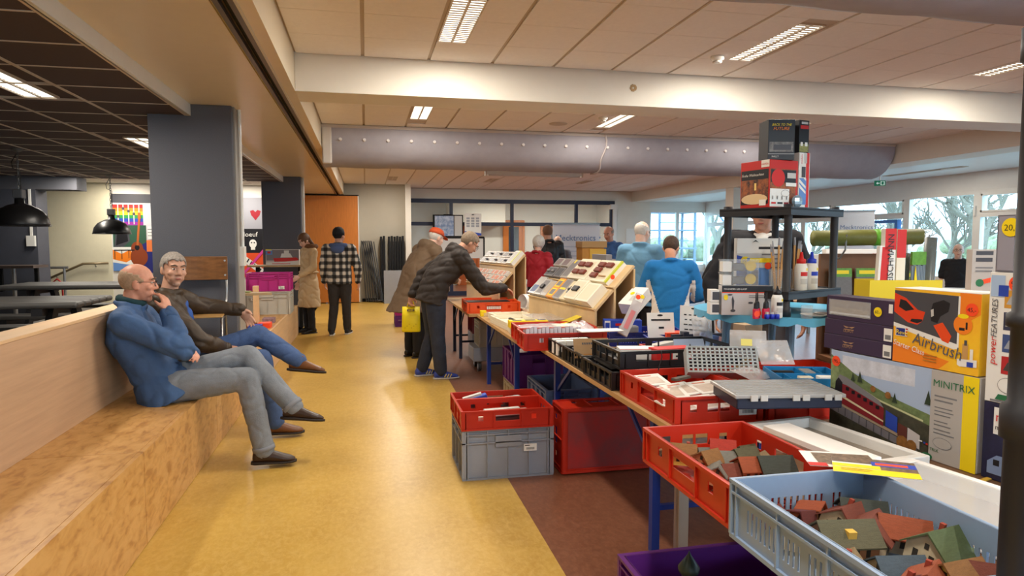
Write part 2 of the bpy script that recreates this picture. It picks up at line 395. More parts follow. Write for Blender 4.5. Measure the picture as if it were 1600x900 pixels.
# blue outside door in the window wall
t = struct(empty('door_4')); bl = M('door_blue', (70, 120, 190), .4)
MB().box(9.90, 9.99, 11.0, 11.07, .82, 1.92).box(9.90, 9.99, 11.85, 11.92, .82, 1.92).box(9.90, 9.99, 11.07, 11.85, 1.86, 1.92).box(9.90, 9.99, 12.75, 12.82, .82, 1.92).box(9.90, 9.99, 11.92, 12.75, 1.86, 1.92).build('door_frame', bl, t)
MB().tube([(9.86, 12.2, 1.7), (9.84, 12.1, 1.86), (9.84, 12.0, 1.7), (9.86, 12.05, 1.6)], .008, 6).build('pull_loop', white2, t)
# pillars clad in grey felt
for i, (x0, x1, y0, y1) in enumerate(((-1.72, -1.075, 6.05, 6.42), (-1.76, -1.10, 12.45, 12.85))):
    p = S('trim_9', greyf, (x0, x1, y0, y1, .475 if i == 0 else 0, 2.64), bevel=.006)
    MB().box(x1 - .004, x1 + .012, y0 + .06, y1 - .03, .475, 2.64).build('metal_edge', M('trunk_grey', (150, 146, 140), .4), p)
    MB().tube([(x1 + .03, y0 + .18, 2.64), (x1 + .03, y0 + .18, 1.45)], .014, 8).build('cable_duct', white2, p)
    MB().box(x1 + .005, x1 + .05, y0 + .13, y0 + .23, 1.30, 1.47).build('socket_box', white2, p, bevel=.004)
p = S('trim_10', M('slate_wall', (70, 72, 82), .7, var=.05), (-9, -5.15, 12.2, 12.6, .3, 2.34))
MB().box(-5.24, -5.21, 12.17, 12.20, 1.58, 2.34).box(-5.29, -5.17, 12.15, 12.20, 1.43, 1.60).build('socket_box', white2, p)
S('wall_dark_side', greyf, (-1.78, -.98, 17.3, 17.4, 0, 2.7))
# ---------------- ceiling fittings
lampm = M('lamp_diffuser', (255, 243, 214), .5, emit=4.0)
lampcol = M('lamp_louvre_glow', (250, 244, 226), .4, emit=2.2)  # blades glow by themselves so they look lit by the tubes
lampfr = M('lamp_frame', (205, 190, 172), .4)
def luminaire(x, y, z, w=.19, l=.98, label='', grp='recessed ceiling lights', watts=LAMP_W, detail=True, rz=0):
    t = thing('ceiling_light', label, 'ceiling light', (x, y, z), rz, None)
    MB().box(-w / 2 - .012, -w / 2, -l / 2, l / 2, -.004, .05).box(w / 2, w / 2 + .012, -l / 2, l / 2, -.004, .05).box(-w / 2, w / 2, -l / 2 - .012, -l / 2, -.004, .05).box(-w / 2, w / 2, l / 2, l / 2 + .012, -.004, .05).box(-.008, .008, -l / 2, l / 2, -.004, .05).build('frame', lampfr, t)
    for s in (-1, 1): MB().box(min(s * .008, s * w / 2), max(s * .008, s * w / 2), -l / 2, l / 2, .014, .05).build('diffuser', lampm, t)
    if detail:
        mb = MB()
        for k in range(24):
            yy = -l / 2 + l * (k + .5) / 24; mb.box(-w / 2, -.008, yy - .004, yy + .004, .004, .012).box(.008, w / 2, yy - .004, yy + .004, .004, .012)
        mb.build('louvre', lampcol, t)
    lamp_light(t, (0, 0, -.008), w * .9, l * .9, watts)
    return t
names = ['over the aisle nearest the boxed beam, before the first cross beam', 'over the aisle nearest the boxed beam, behind the first cross beam', 'right of the smoke detector, before the first cross beam', 'just behind the first cross beam, above the duct', 'rightmost one before the first cross beam', 'behind the tower of boxes past the first cross beam']
for (x, y), nm in zip(lampspots, names): luminaire(x, y, 2.925, label='white recessed ceiling light ' + nm)
fn = ['small one left above the back wall', 'above the glazed partition, left', 'above the glazed partition, right', 'far middle one', 'far right one', 'far left one']
for (x, y), nm in zip(far_lamps, fn): luminaire(x, y, 2.925, label='distant recessed ceiling light, ' + nm, detail=False)
for k, (x, y) in enumerate([(.62, .9), (2.87, .9), (5.15, .9), (.62, -2.3), (2.87, -2.3), (5.15, -2.3)]):  # out of view, added so the foreground gets lit
    luminaire(x, y, 2.918, label='added ceiling light behind the viewer, ' + ('left', 'middle', 'right')[k % 3] + (' of the row before the near duct', ' of the rearmost row')[k // 3], detail=False, watts=LAMP_W)
# left zone
ll = [(-2.27, 5.05, 'nearest the bench in the dark ceiling'), (-4.45, 11.6, 'far one in the dark ceiling left of the pillar'), (-2.25, 8.0, 'in the dark ceiling beside the grey pillar')]
for x, y, nm in ll: luminaire(x, y, 2.55, .21, 1.0, 'recessed ceiling light ' + nm, watts=LAMP_W * .8, detail=x > -3)
for k, (x, y, nm) in enumerate([(-4.4, 13.3, 'at the mural, left of the pillar'), (-2.25, 13.3, 'at the mural, between the two grey pillars')]):
    luminaire(x, y, 2.60, .3, .6, 'recessed ceiling light ' + nm, watts=LAMP_W * .8, detail=False)
luminaire(-2.27, 0.2, 2.55, .21, 1.0, 'added ceiling light above the bench behind the viewer', watts=LAMP_W * .6, detail=False)  # unseen lamp put in to light the near end of the bench
# corridor lamps added to brighten what shows through the glass; side lamp
luminaire(4.2, 20.6, 2.895, .3, 1.2, 'added ceiling light in the corridor behind the glass', watts=LAMP_W * 1.6, detail=False, rz=pi / 2)
luminaire(6.4, 20.6, 2.895, .3, 1.2, 'added ceiling light at the right end of the corridor', watts=LAMP_W * 1.4, detail=False, rz=pi / 2)
luminaire(9.0, 9.5, 2.655, .12, 1.6, 'slim ceiling light by the window front', watts=LAMP_W * .4, detail=False)
# smoke detectors, speaker discs
for k, (x, y, nm) in enumerate([(2.64, 4.78, 'before the first cross beam'), (2.66, 7.36, 'beside the light over the duct'), (1.9, 12.4, 'far one left'), (3.15, 12.4, 'far one right')]):
    t = thing('smoke_detector', 'white domed smoke detector on the ceiling, ' + nm, 'smoke detector', (x, y, 2.92))
    MB().lathe([(0, -.05), (.03, -.05), (.035, -.042)], 16).build('sensor', white2, t, True)
    MB().lathe([(.05, 0), (.05, -.02), (.035, -.035), (0, -.037)], 16).build('base', white2, t, True)
for x, y, z, nm in [(2.28, 7.87, 2.92, 'on the white ceiling above the fabric duct'), (9.0, 9.0, 2.66, 'on the low ceiling by the windows')]:
    tag(MB().lathe([(.11, 0), (.11, -.006), (.09, -.012), (0, -.012)], 20).build('ceiling_speaker', M('speaker_grey', (196, 184, 172), .6), loc=(x, y, z)), 'round flat speaker grille ' + nm, 'speaker')
# textile ducts
ductm = M('duct_cloth', (166, 162, 170), .85, var=.06, vscale=6, bump=.25, bscale=9)
def duct(yc, x0, x1, nm, eyes):
    t = thing('fabric_duct', nm, 'air duct', (0, yc, 2.9))
    seg = 14; r = .45; mb = MB(); nx = 60; vs = []; fs = []
    for i in range(nx + 1):
        x = x0 + (x1 - x0) * i / nx
        for k in range(seg + 1):
            a = pi * k / seg; w = 1 + .012 * sin(x * 9 + k) * sin(a)
            vs.append((x, -r * cos(a) * w, -r * sin(a) * w))
    for i in range(nx):
        for k in range(seg): fs.append((i * (seg + 1) + k, i * (seg + 1) + k + 1, (i + 1) * (seg + 1) + k + 1, (i + 1) * (seg + 1) + k))
    mb.add(vs, fs).box(x0, x1, -r, r, -.004, .012); mb.build('cloth_tube', ductm, t, True)
    MB().box(x0, x1, -r - .012, -r + .004, -.02, .015).box(x0, x1, r - .004, r + .012, -.02, .015).build('rail', M('duct_rail', (190, 178, 168), .5), t)
    if eyes:
        em = MB().lathe([(.010, .012), (.019, .012), (.021, .0), (.019, -.006)], 12); em2 = MB().lathe([(0, .004), (.012, .004), (.012, 0)], 12)
        m1 = em.mesh('eyelet', M('eyelet_white', (225, 218, 214), .5)); m2 = em2.mesh('eyelet_hole', matblack)
        a = radians(20); k = 0; x = x0 + .22
        while x < x1 - .2:
            if x < 5.9:
                e = link('eyelet', m1, t, loc=(x, -r * cos(a), -r * sin(a))); e.rotation_euler = (pi / 2 - a + .0, 0, 0); h = link('eyelet_hole', m2, e)
            x += .285
    return t
d = duct(8.93, -.5, 7.55, 'grey half round fabric air duct with a row of white eyelets', True)
MB().box(-.495, -.38, -.46, -.40, -.45, .0).build('end_sleeve', M('duct_sleeve', (206, 198, 190), .8), d, bevel=.02)
for dd, xs_ in ((d, (3.1,)),):
    for x in xs_:
        MB().tube([(x + .02 * sin(k), -.46 * cos(radians(9 * k)), -.46 * sin(radians(9 * k))) for k in range(12)], .012, 6).build('seam_flap', M('duct_seam', (196, 186, 184), .8), dd, True)
d = duct(2.37, -.5, 7.55, 'grey half round fabric air duct nearest the viewer', False)
MB().tube([(3.35 + .02 * sin(k), .462 * cos(radians(9 * k)), -.462 * sin(radians(9 * k))) for k in range(16)], .014, 6).build('seam_flap', M('duct_seam'), d, True)
# wall light fixture on the second beam
t = thing('strip_light', 'long white strip light mounted on the second cross beam', 'strip light', (2.55, 10.12, 2.50))
MB().box(-.75, .75, -.05, .03, .02, .10).build('housing', white2, t, bevel=.01); MB().box(-.72, .72, -.045, .025, 0, .02).build('cover', M('strip_cover', (214, 206, 198), .4), t)
for q in (-.77, .75): MB().box(q, q + .02, -.055, .03, 0, .105).build('end_cap', M('lamp_frame'), t)
# exit sign
t = thing('exit_sign', 'green emergency exit sign under the ceiling by the windows', 'exit sign', (8.62, 10.0, 2.50), -.6)
MB().box(-.085, .085, -.015, .015, -.045, .045).build('panel', M('exit_green', (20, 120, 84), .4, emit=.15), t); MB().tube([(0, 0, .045), (0, 0, .16)], .006, 6).build('bracket', alu, t)
f = fr((-.085, -.016, -.045), (1, 0, 0), (0, 0, 1)); wm = M('exit_white', (225, 245, 235), .5, emit=.3)
prints(t, f, [(R4(.095, .012, .155, .078), wm), (R4(.107, .018, .143, .072), M('exit_green')), ([(.028, .045), (.05, .07), (.05, .052), (.08, .052), (.08, .038), (.05, .038), (.05, .02)], wm)], 'pictogram')
# pendant lamps with domes
def pendant(x, y, zc, zb, R, nm):
    t = thing('pendant_lamp', nm, 'pendant lamp', (x, y, zb))
    MB().lathe([(R, 0), (R * 1.0, .02), (R * .93, R * .35), (R * .72, R * .62), (R * .4, R * .8), (.05, R * .86), (.045, R * .86 + .06), (0, R * .86 + .06)], 28).build('dome', M('lamp_black', (24, 23, 24), .35), t, True)
    MB().lathe([(R * .985, .004), (R * .9, R * .34), (R * .7, R * .6), (R * .3, R * .78), (0, R * .8)], 28).build('dome_lining', M('lamp_lining', (232, 226, 214), .4), t, True)
    MB().tube([(R * 1.0 * cos(2 * pi * k / 28), R * sin(2 * pi * k / 28), 0) for k in range(28)], .008, 6, closed=True).build('rim', M('lamp_black'), t)
    mb = MB(); zz = R * .86 + .06; top = zc - zb; k = 0
    MB().box(-.05, .05, -.05, .05, zz, zz + .1).build('socket', M('socket_grey', (90, 90, 92), .5), t, bevel=.01)
    zz += .1
    while zz < top - .04:
        pts = [(.012 * cos(a) if k % 2 else 0, 0 if k % 2 else .012 * cos(a), zz + .024 + .026 * sin(a)) for a in [2 * pi * i / 8 for i in range(8)]]
        mb.tube(pts, .0045, 5, closed=True); zz += .04; k += 1
    mb.build('chain', M('chain_grey', (96, 94, 92), .4, .5), t)
    MB().lathe([(.06, 0), (.06, -.02), (.02, -.04), (0, -.04)], 14, (0, 0, top)).build('canopy', M('canopy_grey', (110, 104, 100), .5), t)
    MB().tube([(.01, 0, top - .03), (-.06, 0, top - .15), (-.05, 0, top - .22), (.02, 0, top - .25), (.02, 0, R * .9)], .005, 5).build('cable', M('lamp_black'), t)
pendant(-3.80, 8.62, 2.55, 1.69, .285, 'black dome pendant lamp on a chain, large, leftmost')
pendant(-3.90, 11.72, 2.55, 1.63, .265, 'black dome pendant lamp on a chain in front of the guitar mural')
# ================================================================== CRATES AND TABLES
red = M('crate_red', (188, 42, 20), .38, var=.05, vscale=5)
orange = M('crate_orange', (232, 84, 26), .4, var=.04)
grey = M('crate_grey', (146, 150, 160), .45, var=.04)
lgrey = M('crate_light_grey', (188, 184, 172), .5, var=.03)
bgrey = M('crate_blue_grey', (138, 160, 188), .45, var=.05)
blackc = M('crate_black', (24, 25, 28), .4)
purple = M('crate_purple', (98, 36, 122), .42, var=.06)
pink = M('crate_pink', (186, 40, 130), .42, var=.05)
bluec = M('crate_blue', (32, 50, 140), .4, var=.05)
paper = M('paper_white', (236, 234, 228), .6)
ink = M('ink_black', (30, 30, 32), .6)
inkg = M('ink_grey', (120, 120, 122), .6)

def wall_cells(mb, L, z0, z1, holes, place):
    xs = sorted({-L / 2, L / 2} | {h[0] for h in holes} | {h[1] for h in holes}); zs = sorted({z0, z1} | {h[2] for h in holes} | {h[3] for h in holes})
    for i in range(len(xs) - 1):
        for j in range(len(zs) - 1):
            cx = (xs[i] + xs[i + 1]) / 2; cz = (zs[j] + zs[j + 1]) / 2
            if any(h[0] < cx < h[1] and h[2] < cz < h[3] for h in holes): continue
            place(mb, xs[i], xs[i + 1], zs[j], zs[j + 1])
def crate(loc, dims, m, label, style='handle', rz=0.0, rx=0.0, ry=0.0, tag_label=None, group=None, name='crate', cat='crate'):
    """dims (x, y, z); origin at the centre of the base"""
    X, Y, H = dims; t = thing(name, label, cat, loc, rz, group, rx, ry); mb = MB(); w = .004 if H < .2 else .005
    mb.box(-X / 2 + .01, X / 2 - .01, -Y / 2 + .01, Y / 2 - .01, 0, .006)
    def holes(L):
        if style == 'handle':
            q = H - .034; p = H - .034 - min(.045, H * .3); a = .13 * min(1, L / .6) + .0
            return [(-a * .62, a * .62, p, q), (-L * .30 - .016, -L * .30 + .016, p + .004, q - .002), (L * .30 - .016, L * .30 + .016, p + .004, q - .002)]
        if style == 'slots':
            r = []; n = int((L - .1) / .019)
            for k in range(n):
                x = -L / 2 + .05 + k * .019
                if abs((k % 13) - 12) > 0: r.append((x, x + .008, H * .25, H * .62))
            return r
        if style == 'open':
            return [(-L * .38, -L * .03, H * .45, H * .80), (L * .03, L * .38, H * .45, H * .80)]
        if style == 'small':
            return [(-.06, .06, H - .075, H - .035)]
        return []
    ins = .022 if style == 'solid' else .012; ix, iy = X / 2 - ins, Y / 2 - ins
    hx, hy = holes(2 * ix), holes(2 * iy)
    for s in (-1, 1):
        wall_cells(mb, 2 * ix, 0, H, hx, lambda q, a, b, c, d: q.box(a, b, s * iy - w / 2, s * iy + w / 2, c, d))
        wall_cells(mb, 2 * iy, 0, H, hy, lambda q, a, b, c, d: q.box(s * ix - w / 2, s * ix + w / 2, a, b, c, d))
    # rim flange, foot band and outer ribs
    R = .011
    for z0, z1, e in ((H - R, H, 0), (H - .038, H - .031, .001), (0, .012, .002)):
        if z0 > .012 and z1 < H and style not in ('solid', 'slots'): continue
        mb.box(-X / 2 + e, X / 2 - e, -Y / 2 + e, -iy, z0, z1).box(-X / 2 + e, X / 2 - e, iy, Y / 2 - e, z0, z1)
        mb.box(-X / 2 + e, -ix, -iy, iy, z0, z1).box(ix, X / 2 - e, -iy, iy, z0, z1)
    ribs = {'solid': 5, 'slots': 4, 'handle': 4, 'open': 6, 'small': 5}[style]
    for L, i_, ax in ((X, iy, 0), (Y, ix, 1)):
        nr = ribs if L == max(X, Y) or X == Y else max(3, ribs - 1)
        for k in range(nr):
            c = -L / 2 + .03 + (L - .06) * k / (nr - 1)
            for s in (-1, 1):
                lo, hi = (i_, i_ + ins - .002) if s > 0 else (-i_ - ins + .002, -i_)
                if ax == 0: mb.box(c - .003, c + .003, lo, hi, .01, H - .01)
                else: mb.box(lo, hi, c - .003, c + .003, .01, H - .01)
    for sx in (-1, 1):
        for sy in (-1, 1): mb.box(min(sx * (ix - .02), sx * X / 2), max(sx * (ix - .02), sx * X / 2), min(sy * (iy + .001), sy * (Y / 2 - .002)), max(sy * (iy + .001), sy * (Y / 2 - .002)), .01, H - .008)
    if style == 'solid':
        mb.box(-.085, .085, -iy - ins, -iy, H * .64, H * .86).box(-.085, .085, iy, iy + ins, H * .64, H * .86)
        for s in (-1, 1): mb.box(-X / 2, X / 2, min(s * iy, s * Y / 2), max(s * iy, s * Y / 2), H * .72, H * .72 + .007).box(min(s * ix, s * X / 2), max(s * ix, s * X / 2), -Y / 2, Y / 2, H * .72, H * .72 + .007)
    mb.build('tub', m, t)
    if tag_label:
        side, u, z_, sc = tag_label
        f = fr((u, -Y / 2 - .001, z_), (1, 0, 0), (0, 0, 1)) if side == '-y' else fr((-X / 2 - .001, u, z_), (0, -1, 0), (0, 0, 1))
        it = [(R4(0, 0, .10 * sc, .055 * sc), paper)]
        for k in range(14): it.append((R4((.02 + .0045 * k) * sc, .01 * sc, (.02 + .0045 * k + .0022) * sc, .028 * sc), ink))
        it.append((R4(.008 * sc, .040 * sc, .045 * sc, .047 * sc), ink))
        prints(t, f, it, 'paper_label', step=.00015)
    return t
def beer_table(label, x0, x1, y0, y1, z, legs, top=None, legm=None, skip=()):
    t = thing('folding_table', label, 'table', ((x0 + x1) / 2, (y0 + y1) / 2, 0)); cx, cy = (x0 + x1) / 2, (y0 + y1) / 2
    top = top or M('table_wood', (190, 150, 100), .5, var=.15, vscale=5, stretch=(5, .5, 5)); legm = legm or M('steel_blue', (34, 58, 140), .35)
    nb = 3; wdt = (x1 - x0) / nb
    for k in range(nb): MB().box(x0 - cx + k * wdt + .0015, x0 - cx + (k + 1) * wdt - .0015, y0 - cy, y1 - cy, z - .028, z).build('plank', top, t, bevel=.002)
    for yl in legs:
        for x in (x0 + .10, x1 - .10): MB().box(x - cx - .02, x - cx + .02, yl - cy - .02, yl - cy + .02, 0, z - .028).build('leg', legm, t)
        MB().bar((x0 + .10 - cx, yl - cy, .22), (x1 - .10 - cx, yl - cy, .22), .025).build('crossbar', legm, t)
        s = .42 if yl < cy else -.42
        for x in (x0 + .10, x1 - .10): MB().bar((x - cx, yl - cy, .42), (x - cx, yl - cy + s, z - .03), .014, .022).build('brace', legm, t)
    return t
TZ = .725
beer_table('near wooden folding table under the red and blue-grey crates of model houses', 1.0, 1.62, .25, 2.20, TZ, (.6, 1.55), M('table_dark', (116, 84, 58), .5, var=.15, vscale=5, stretch=(5, .5, 5)))
beer_table('near folding table under the white foam trays and boxed train sets', 1.64, 2.30, .25, 2.52, TZ, (.6, 2.3), M('table_dark'))
beer_table('wooden folding table with blue steel legs under the black crates', 1.26, 1.93, 2.53, 4.80, TZ, (2.98, 4.69))
beer_table('wooden folding table under the flat white model boxes', 1.16, 1.80, 4.83, 7.12, TZ, (5.6, 6.95))
beer_table('far wooden folding table under the orange crate', 1.08, 2.30, 7.15, 9.35, TZ, (8.55, 9.15), None, M('steel_dark', (28, 32, 52), .4))
beer_table('folding table behind, under the blue crates of sheets', 1.97, 2.80, 2.78, 5.02, TZ, (3.2, 4.6))
beer_table('folding table behind the tiered display stands', 1.86, 2.5, 5.05, 7.12, TZ, (5.4, 6.9))
# aluminium prop leg beside the blue leg
tag(MB().box(1.42, 1.47, 2.84, 2.89, .0, TZ - .035).box(1.412, 1.42, 2.855, 2.875, 0, TZ - .035).bar((1.39, 2.86, .60), (1.30, 2.6, .70), .018, .03).build('prop_leg', M('raw_alu', (196, 180, 160), .35, .6)), 'bare aluminium prop leg beside the blue table leg', 'table leg')

# ---- crates on the floor
crate((.875, 4.385, 0), (.60, .40 + .12, .325), grey, 'front grey ribbed plastic crate on the floor beneath two red crates', 'solid', tag_label=('-y', .10, .17, .85))
crate((.868, 4.56, .325), (.60, .22, .125), red, 'rear shallow red crate on the grey crate, holding blue models', 'handle')
crate((.868, 4.28, .325), (.60, .34, .125), red, 'front shallow red crate on the grey crate at the aisle', 'handle')
# red crate lying on its side: its underside faces the viewer
t = crate((1.53, 4.33, .225), (.62, .44, .22), red, 'red crate tipped on its side on the brown floor', 'handle', rx=-pi / 2)
bmr = M('crate_red_dull', (168, 38, 32), .5, rgb2=(122, 54, 54), vscale=4)
t.location = (1.53, 4.10 + .0, .225); t.rotation_euler = (-pi / 2, 0, 0)
MB().box(-.27, .27, -.185, .185, -.006, 0).build('base_panel', bmr, t, bevel=.004)
MB().box(-.305, .305, -.215, -.195, -.012, 0).box(-.305, .305, .195, .215, -.012, 0).box(-.305, -.285, -.195, .195, -.012, 0).box(.285, .305, -.195, .195, -.012, 0).build('base_rim', red, t)
crate((1.245, 2.12, 0), (.66, .42, .335), purple, 'big purple crate on the floor under the near table', 'solid')
crate((1.52, 6.12, .192), (.44, .60, .30), purple, 'purple crate under the table beside the grey crates', 'small')
crate((2.18, 6.40, .332), (.40, .56, .28), M('crate_plum', (112, 40, 92), .45), 'plum red crate on the dark grey crate under the display table', 'small')
crate((1.52, 6.12, 0), (.42, .60, .19), M('crate_cream', (196, 182, 150), .5), 'cream crate on the floor carrying the purple crate', 'solid')
crate((1.50, 5.08, 0), (.40, .60, .40), M('crate_slate', (96, 112, 148), .45), 'slate blue crate on the floor under the black crates', 'solid')
crate((1.60, 4.47, 0), (.40, .26, .33), M('crate_slate'), 'slate blue crate on the floor behind the tipped red crate', 'solid')
crate((2.18, 6.10, 0), (.40, .60, .33), M('crate_dark', (58, 62, 72), .5), 'dark grey crate on the floor under the display table', 'solid')
crate((1.66, 8.85, .302), (.62, .42, .30), M('crate_maroon', (128, 34, 60), .45), 'maroon crate on the grey wheeled dolly', 'solid')
crate((1.66, 8.85, .603), (.6, .4, .10), lgrey, 'pale shallow crate on the maroon crate under the far table', 'solid')
crate((.70, 12.2, .20), (.42, .5, .17), pink, 'plum pink crate standing on the floor behind the man in the orange cap', 'small')
crate((.70, 12.2, .37), (.42, .5, .15), orange, 'small orange crate stacked on the plum pink crate', 'handle')
crate((.70, 12.2, 0), (.42, .5, .20), purple, 'purple crate at the bottom of the stack behind the orange cap', 'slots')
def dolly(loc, dx, dy, label, z=.12):
    t = thing('dolly', label, 'dolly', loc)
    MB().box(-dx / 2, dx / 2, -dy / 2, dy / 2, z, z + .16).build('deck', grey, t, bevel=.01)
    for sx in (-1, 1):
        for sy in (-1, 1):
            w = MB().tube([(sx * (dx / 2 - .08) - .018, sy * (dy / 2 - .06), .055), (sx * (dx / 2 - .08) + .018, sy * (dy / 2 - .06), .055)], .055, 16).build('wheel', M('rubber', (52, 50, 50), .6), t)
            MB().tube([(sx * (dx / 2 - .08) - .02, sy * (dy / 2 - .06), .055), (sx * (dx / 2 - .08) + .02, sy * (dy / 2 - .06), .055)], .03, 12).build('hub', M('hub_grey', (176, 176, 176), .4), w)
            MB().box(sx * (dx / 2 - .08) - .028, sx * (dx / 2 - .08) + .028, sy * (dy / 2 - .06) - .03, sy * (dy / 2 - .06) + .03, .105, z + .01).build('caster', alu, t)
dolly((1.45, 7.82, 0), .50, .40, 'grey wheeled dolly under the far table, nearest the blue shoes')
dolly((1.66, 8.85, 0), .62, .42, 'grey wheeled dolly under the maroon crate', .14)
crate((1.47, 7.82, .282), (.40, .36, .30), lgrey, 'pale grey tub on the nearest dolly', 'solid')

# ---- crates on the tables
near_red = crate((1.165, 1.925, TZ), (.40, .60, .125), red, 'shallow red crate full of model houses at the table corner', 'handle')
blueg = crate((1.155, 1.30, TZ), (.42, .60, .16), bgrey, 'blue-grey slotted crate of model houses nearest the viewer', 'slots')
crate((1.49, 2.93, TZ), (.42, .64, .125), red, 'shallow red crate full of flat sleeves behind the house crate', 'handle', tag_label=('-y', .09, .035, .85))
crate((1.91, 2.88, TZ), (.40, .60, .125), red, 'red crate to the right of the sleeve crate under the compartment case', 'handle')
crate((1.42, 4.43, TZ), (.30, .38, .10), blackc, 'far low black crate of white packets on the wooden table', 'open')
crate((1.42, 4.03, TZ), (.30, .39, .10), blackc, 'middle low black crate with a brown card on the wooden table', 'open')
crate((1.44, 3.56, TZ), (.36, .48, .10), blackc, 'lower black crate right behind the red sleeve crate', 'open')
crate((1.68, 3.58, TZ + .102), (.72, .46, .10), blackc, 'upper open black crate stacked on the lower black crate', 'open')
crate((1.46, 5.17, TZ), (.62, .38, .125), red, 'rear red crate of bagged parts on the wooden table', 'handle', rz=-.05)
crate((1.42, 4.80, TZ + .001), (.62, .30, .125), red, 'front red crate of clear sleeves on the wooden table', 'handle', rz=-.05)
crate((1.37, 7.40, TZ), (.60, .34, .12), orange, 'orange crate on the far table under the reaching hand', 'handle')
crate((1.40, 7.72, TZ), (.60, .28, .12), orange, 'second orange crate behind the first on the far table', 'handle')
crate((2.07, 7.50, TZ), (.40, .32, .13), bluec, 'blue slotted crate beside the orange crates', 'slots', rz=-.2)
crate((2.10, 4.85, TZ), (.56, .38, .11), bluec, 'rear blue crate holding the upright white parts card', 'slots', rz=-.25)
crate((2.26, 4.40, TZ), (.60, .36, .10), bluec, 'front blue crate with the instruction sheets', 'slots', rz=-.2)
crate((1.95, 3.86, TZ), (.40, .56, .11), red, 'red crate of cards and cartons behind the black crate', 'handle', rz=-.05)
crate((2.26, 3.10, TZ), (.40, .40, .13), red, 'red crate behind the slotted tray by the round table', 'handle')
# crates on the platform
crate((-1.37, 10.22, .475), (.62, .46, .325), lgrey, 'light grey ribbed crate standing on the plywood platform edge', 'solid', tag_label=('-y', -.22, .20, .9))
crate((-1.36, 10.24, .80), (.60, .40, .26), pink, 'magenta ribbed crate on top of the light grey crate', 'solid', tag_label=('-y', .14, .03, .8))

# ---- model houses
roofcols = {'brick red': (118, 60, 46), 'dark green': (58, 64, 58), 'orange red': (150, 74, 44), 'slate blue': (70, 86, 100), 'grey': (118, 116, 108), 'ochre brown': (140, 98, 56), 'maroon': (98, 46, 44), 'moss green': (82, 96, 62), 'tan': (144, 124, 92), 'bright red': (166, 48, 34), 'olive': (88, 84, 62)}
wallcols = [(206, 190, 160), (190, 172, 140), (222, 210, 184), (176, 120, 84), (226, 200, 96), (160, 148, 130)]
def house(loc, dims, roof, wi, label, rz=0.0, rx=0.0, ry=0.0, chim=True, dormer=False, grp=None):
    a, b, h = dims; t = thing('model_house', label, 'model house', loc, rz, grp, rx, ry)
    rm = M('roof_' + roof.replace(' ', '_'), roofcols[roof], .7, var=.18, vscale=60, bump=.3, bscale=300, stretch=(1, 4, 4)); wm = M('house_wall_%d' % wi, wallcols[wi], .75, var=.10, vscale=50)
    rh = b * .42
    MB().prism([(-b / 2, 0), (b / 2, 0), (b / 2, h), (0, h + rh), (-b / 2, h)], -a / 2, a / 2, 'x').build('walls', wm, t)
    for s in (-1, 1):
        e = .010; mb = MB(); y1 = s * (b / 2 + e); zz = h - e * .84
        vs = []
        for x in (-a / 2 - e, a / 2 + e): vs += [(x, 0, h + rh + .001), (x, y1, zz), (x, y1, zz + .004), (x, 0, h + rh + .006)]
        mb.add(vs, [(0, 1, 2, 3), (4, 7, 6, 5), (0, 4, 5, 1), (1, 5, 6, 2), (2, 6, 7, 3), (3, 7, 4, 0)]); mb.build('roof', rm, t)
    if chim: MB().box(a * .15, a * .15 + .011, b * .08, b * .08 + .011, h + rh * .5, h + rh + .008).build('chimney', M('chimney_red', (150, 62, 44), .8), t)
    if dormer: MB().box(-a * .1, a * .06, -b * .42, -b * .1, h + .001, h + rh * .75).build('dormer', M('dormer_yellow', (214, 172, 76), .7), t)
    it = []
    for k in range(max(2, int(a / .03))):
        x = .012 + k * .028
        if x + .012 < a: it.append((R4(x, h * .35, x + .011, h * .8), M('tiny_window', (58, 52, 46), .5)))
    prints(t, fr((-a / 2, -b / 2, 0), (1, 0, 0), (0, 0, 1)), it, 'windows', step=0)
    it2 = [(R4(b * .2, h * .4, b * .2 + .012, h * .85), M('tiny_window')), (R4(b * .6, h * .4, b * .6 + .012, h * .85), M('tiny_window')), (R4(b * .45, h * 1.02, b * .45 + .010, h * 1.02 + .014), M('tiny_window'))]
    prints(t, fr((-a / 2, b / 2, 0), (0, -1, 0), (0, 0, 1)), it2, 'windows', step=0)
    return t
bz = TZ + .007
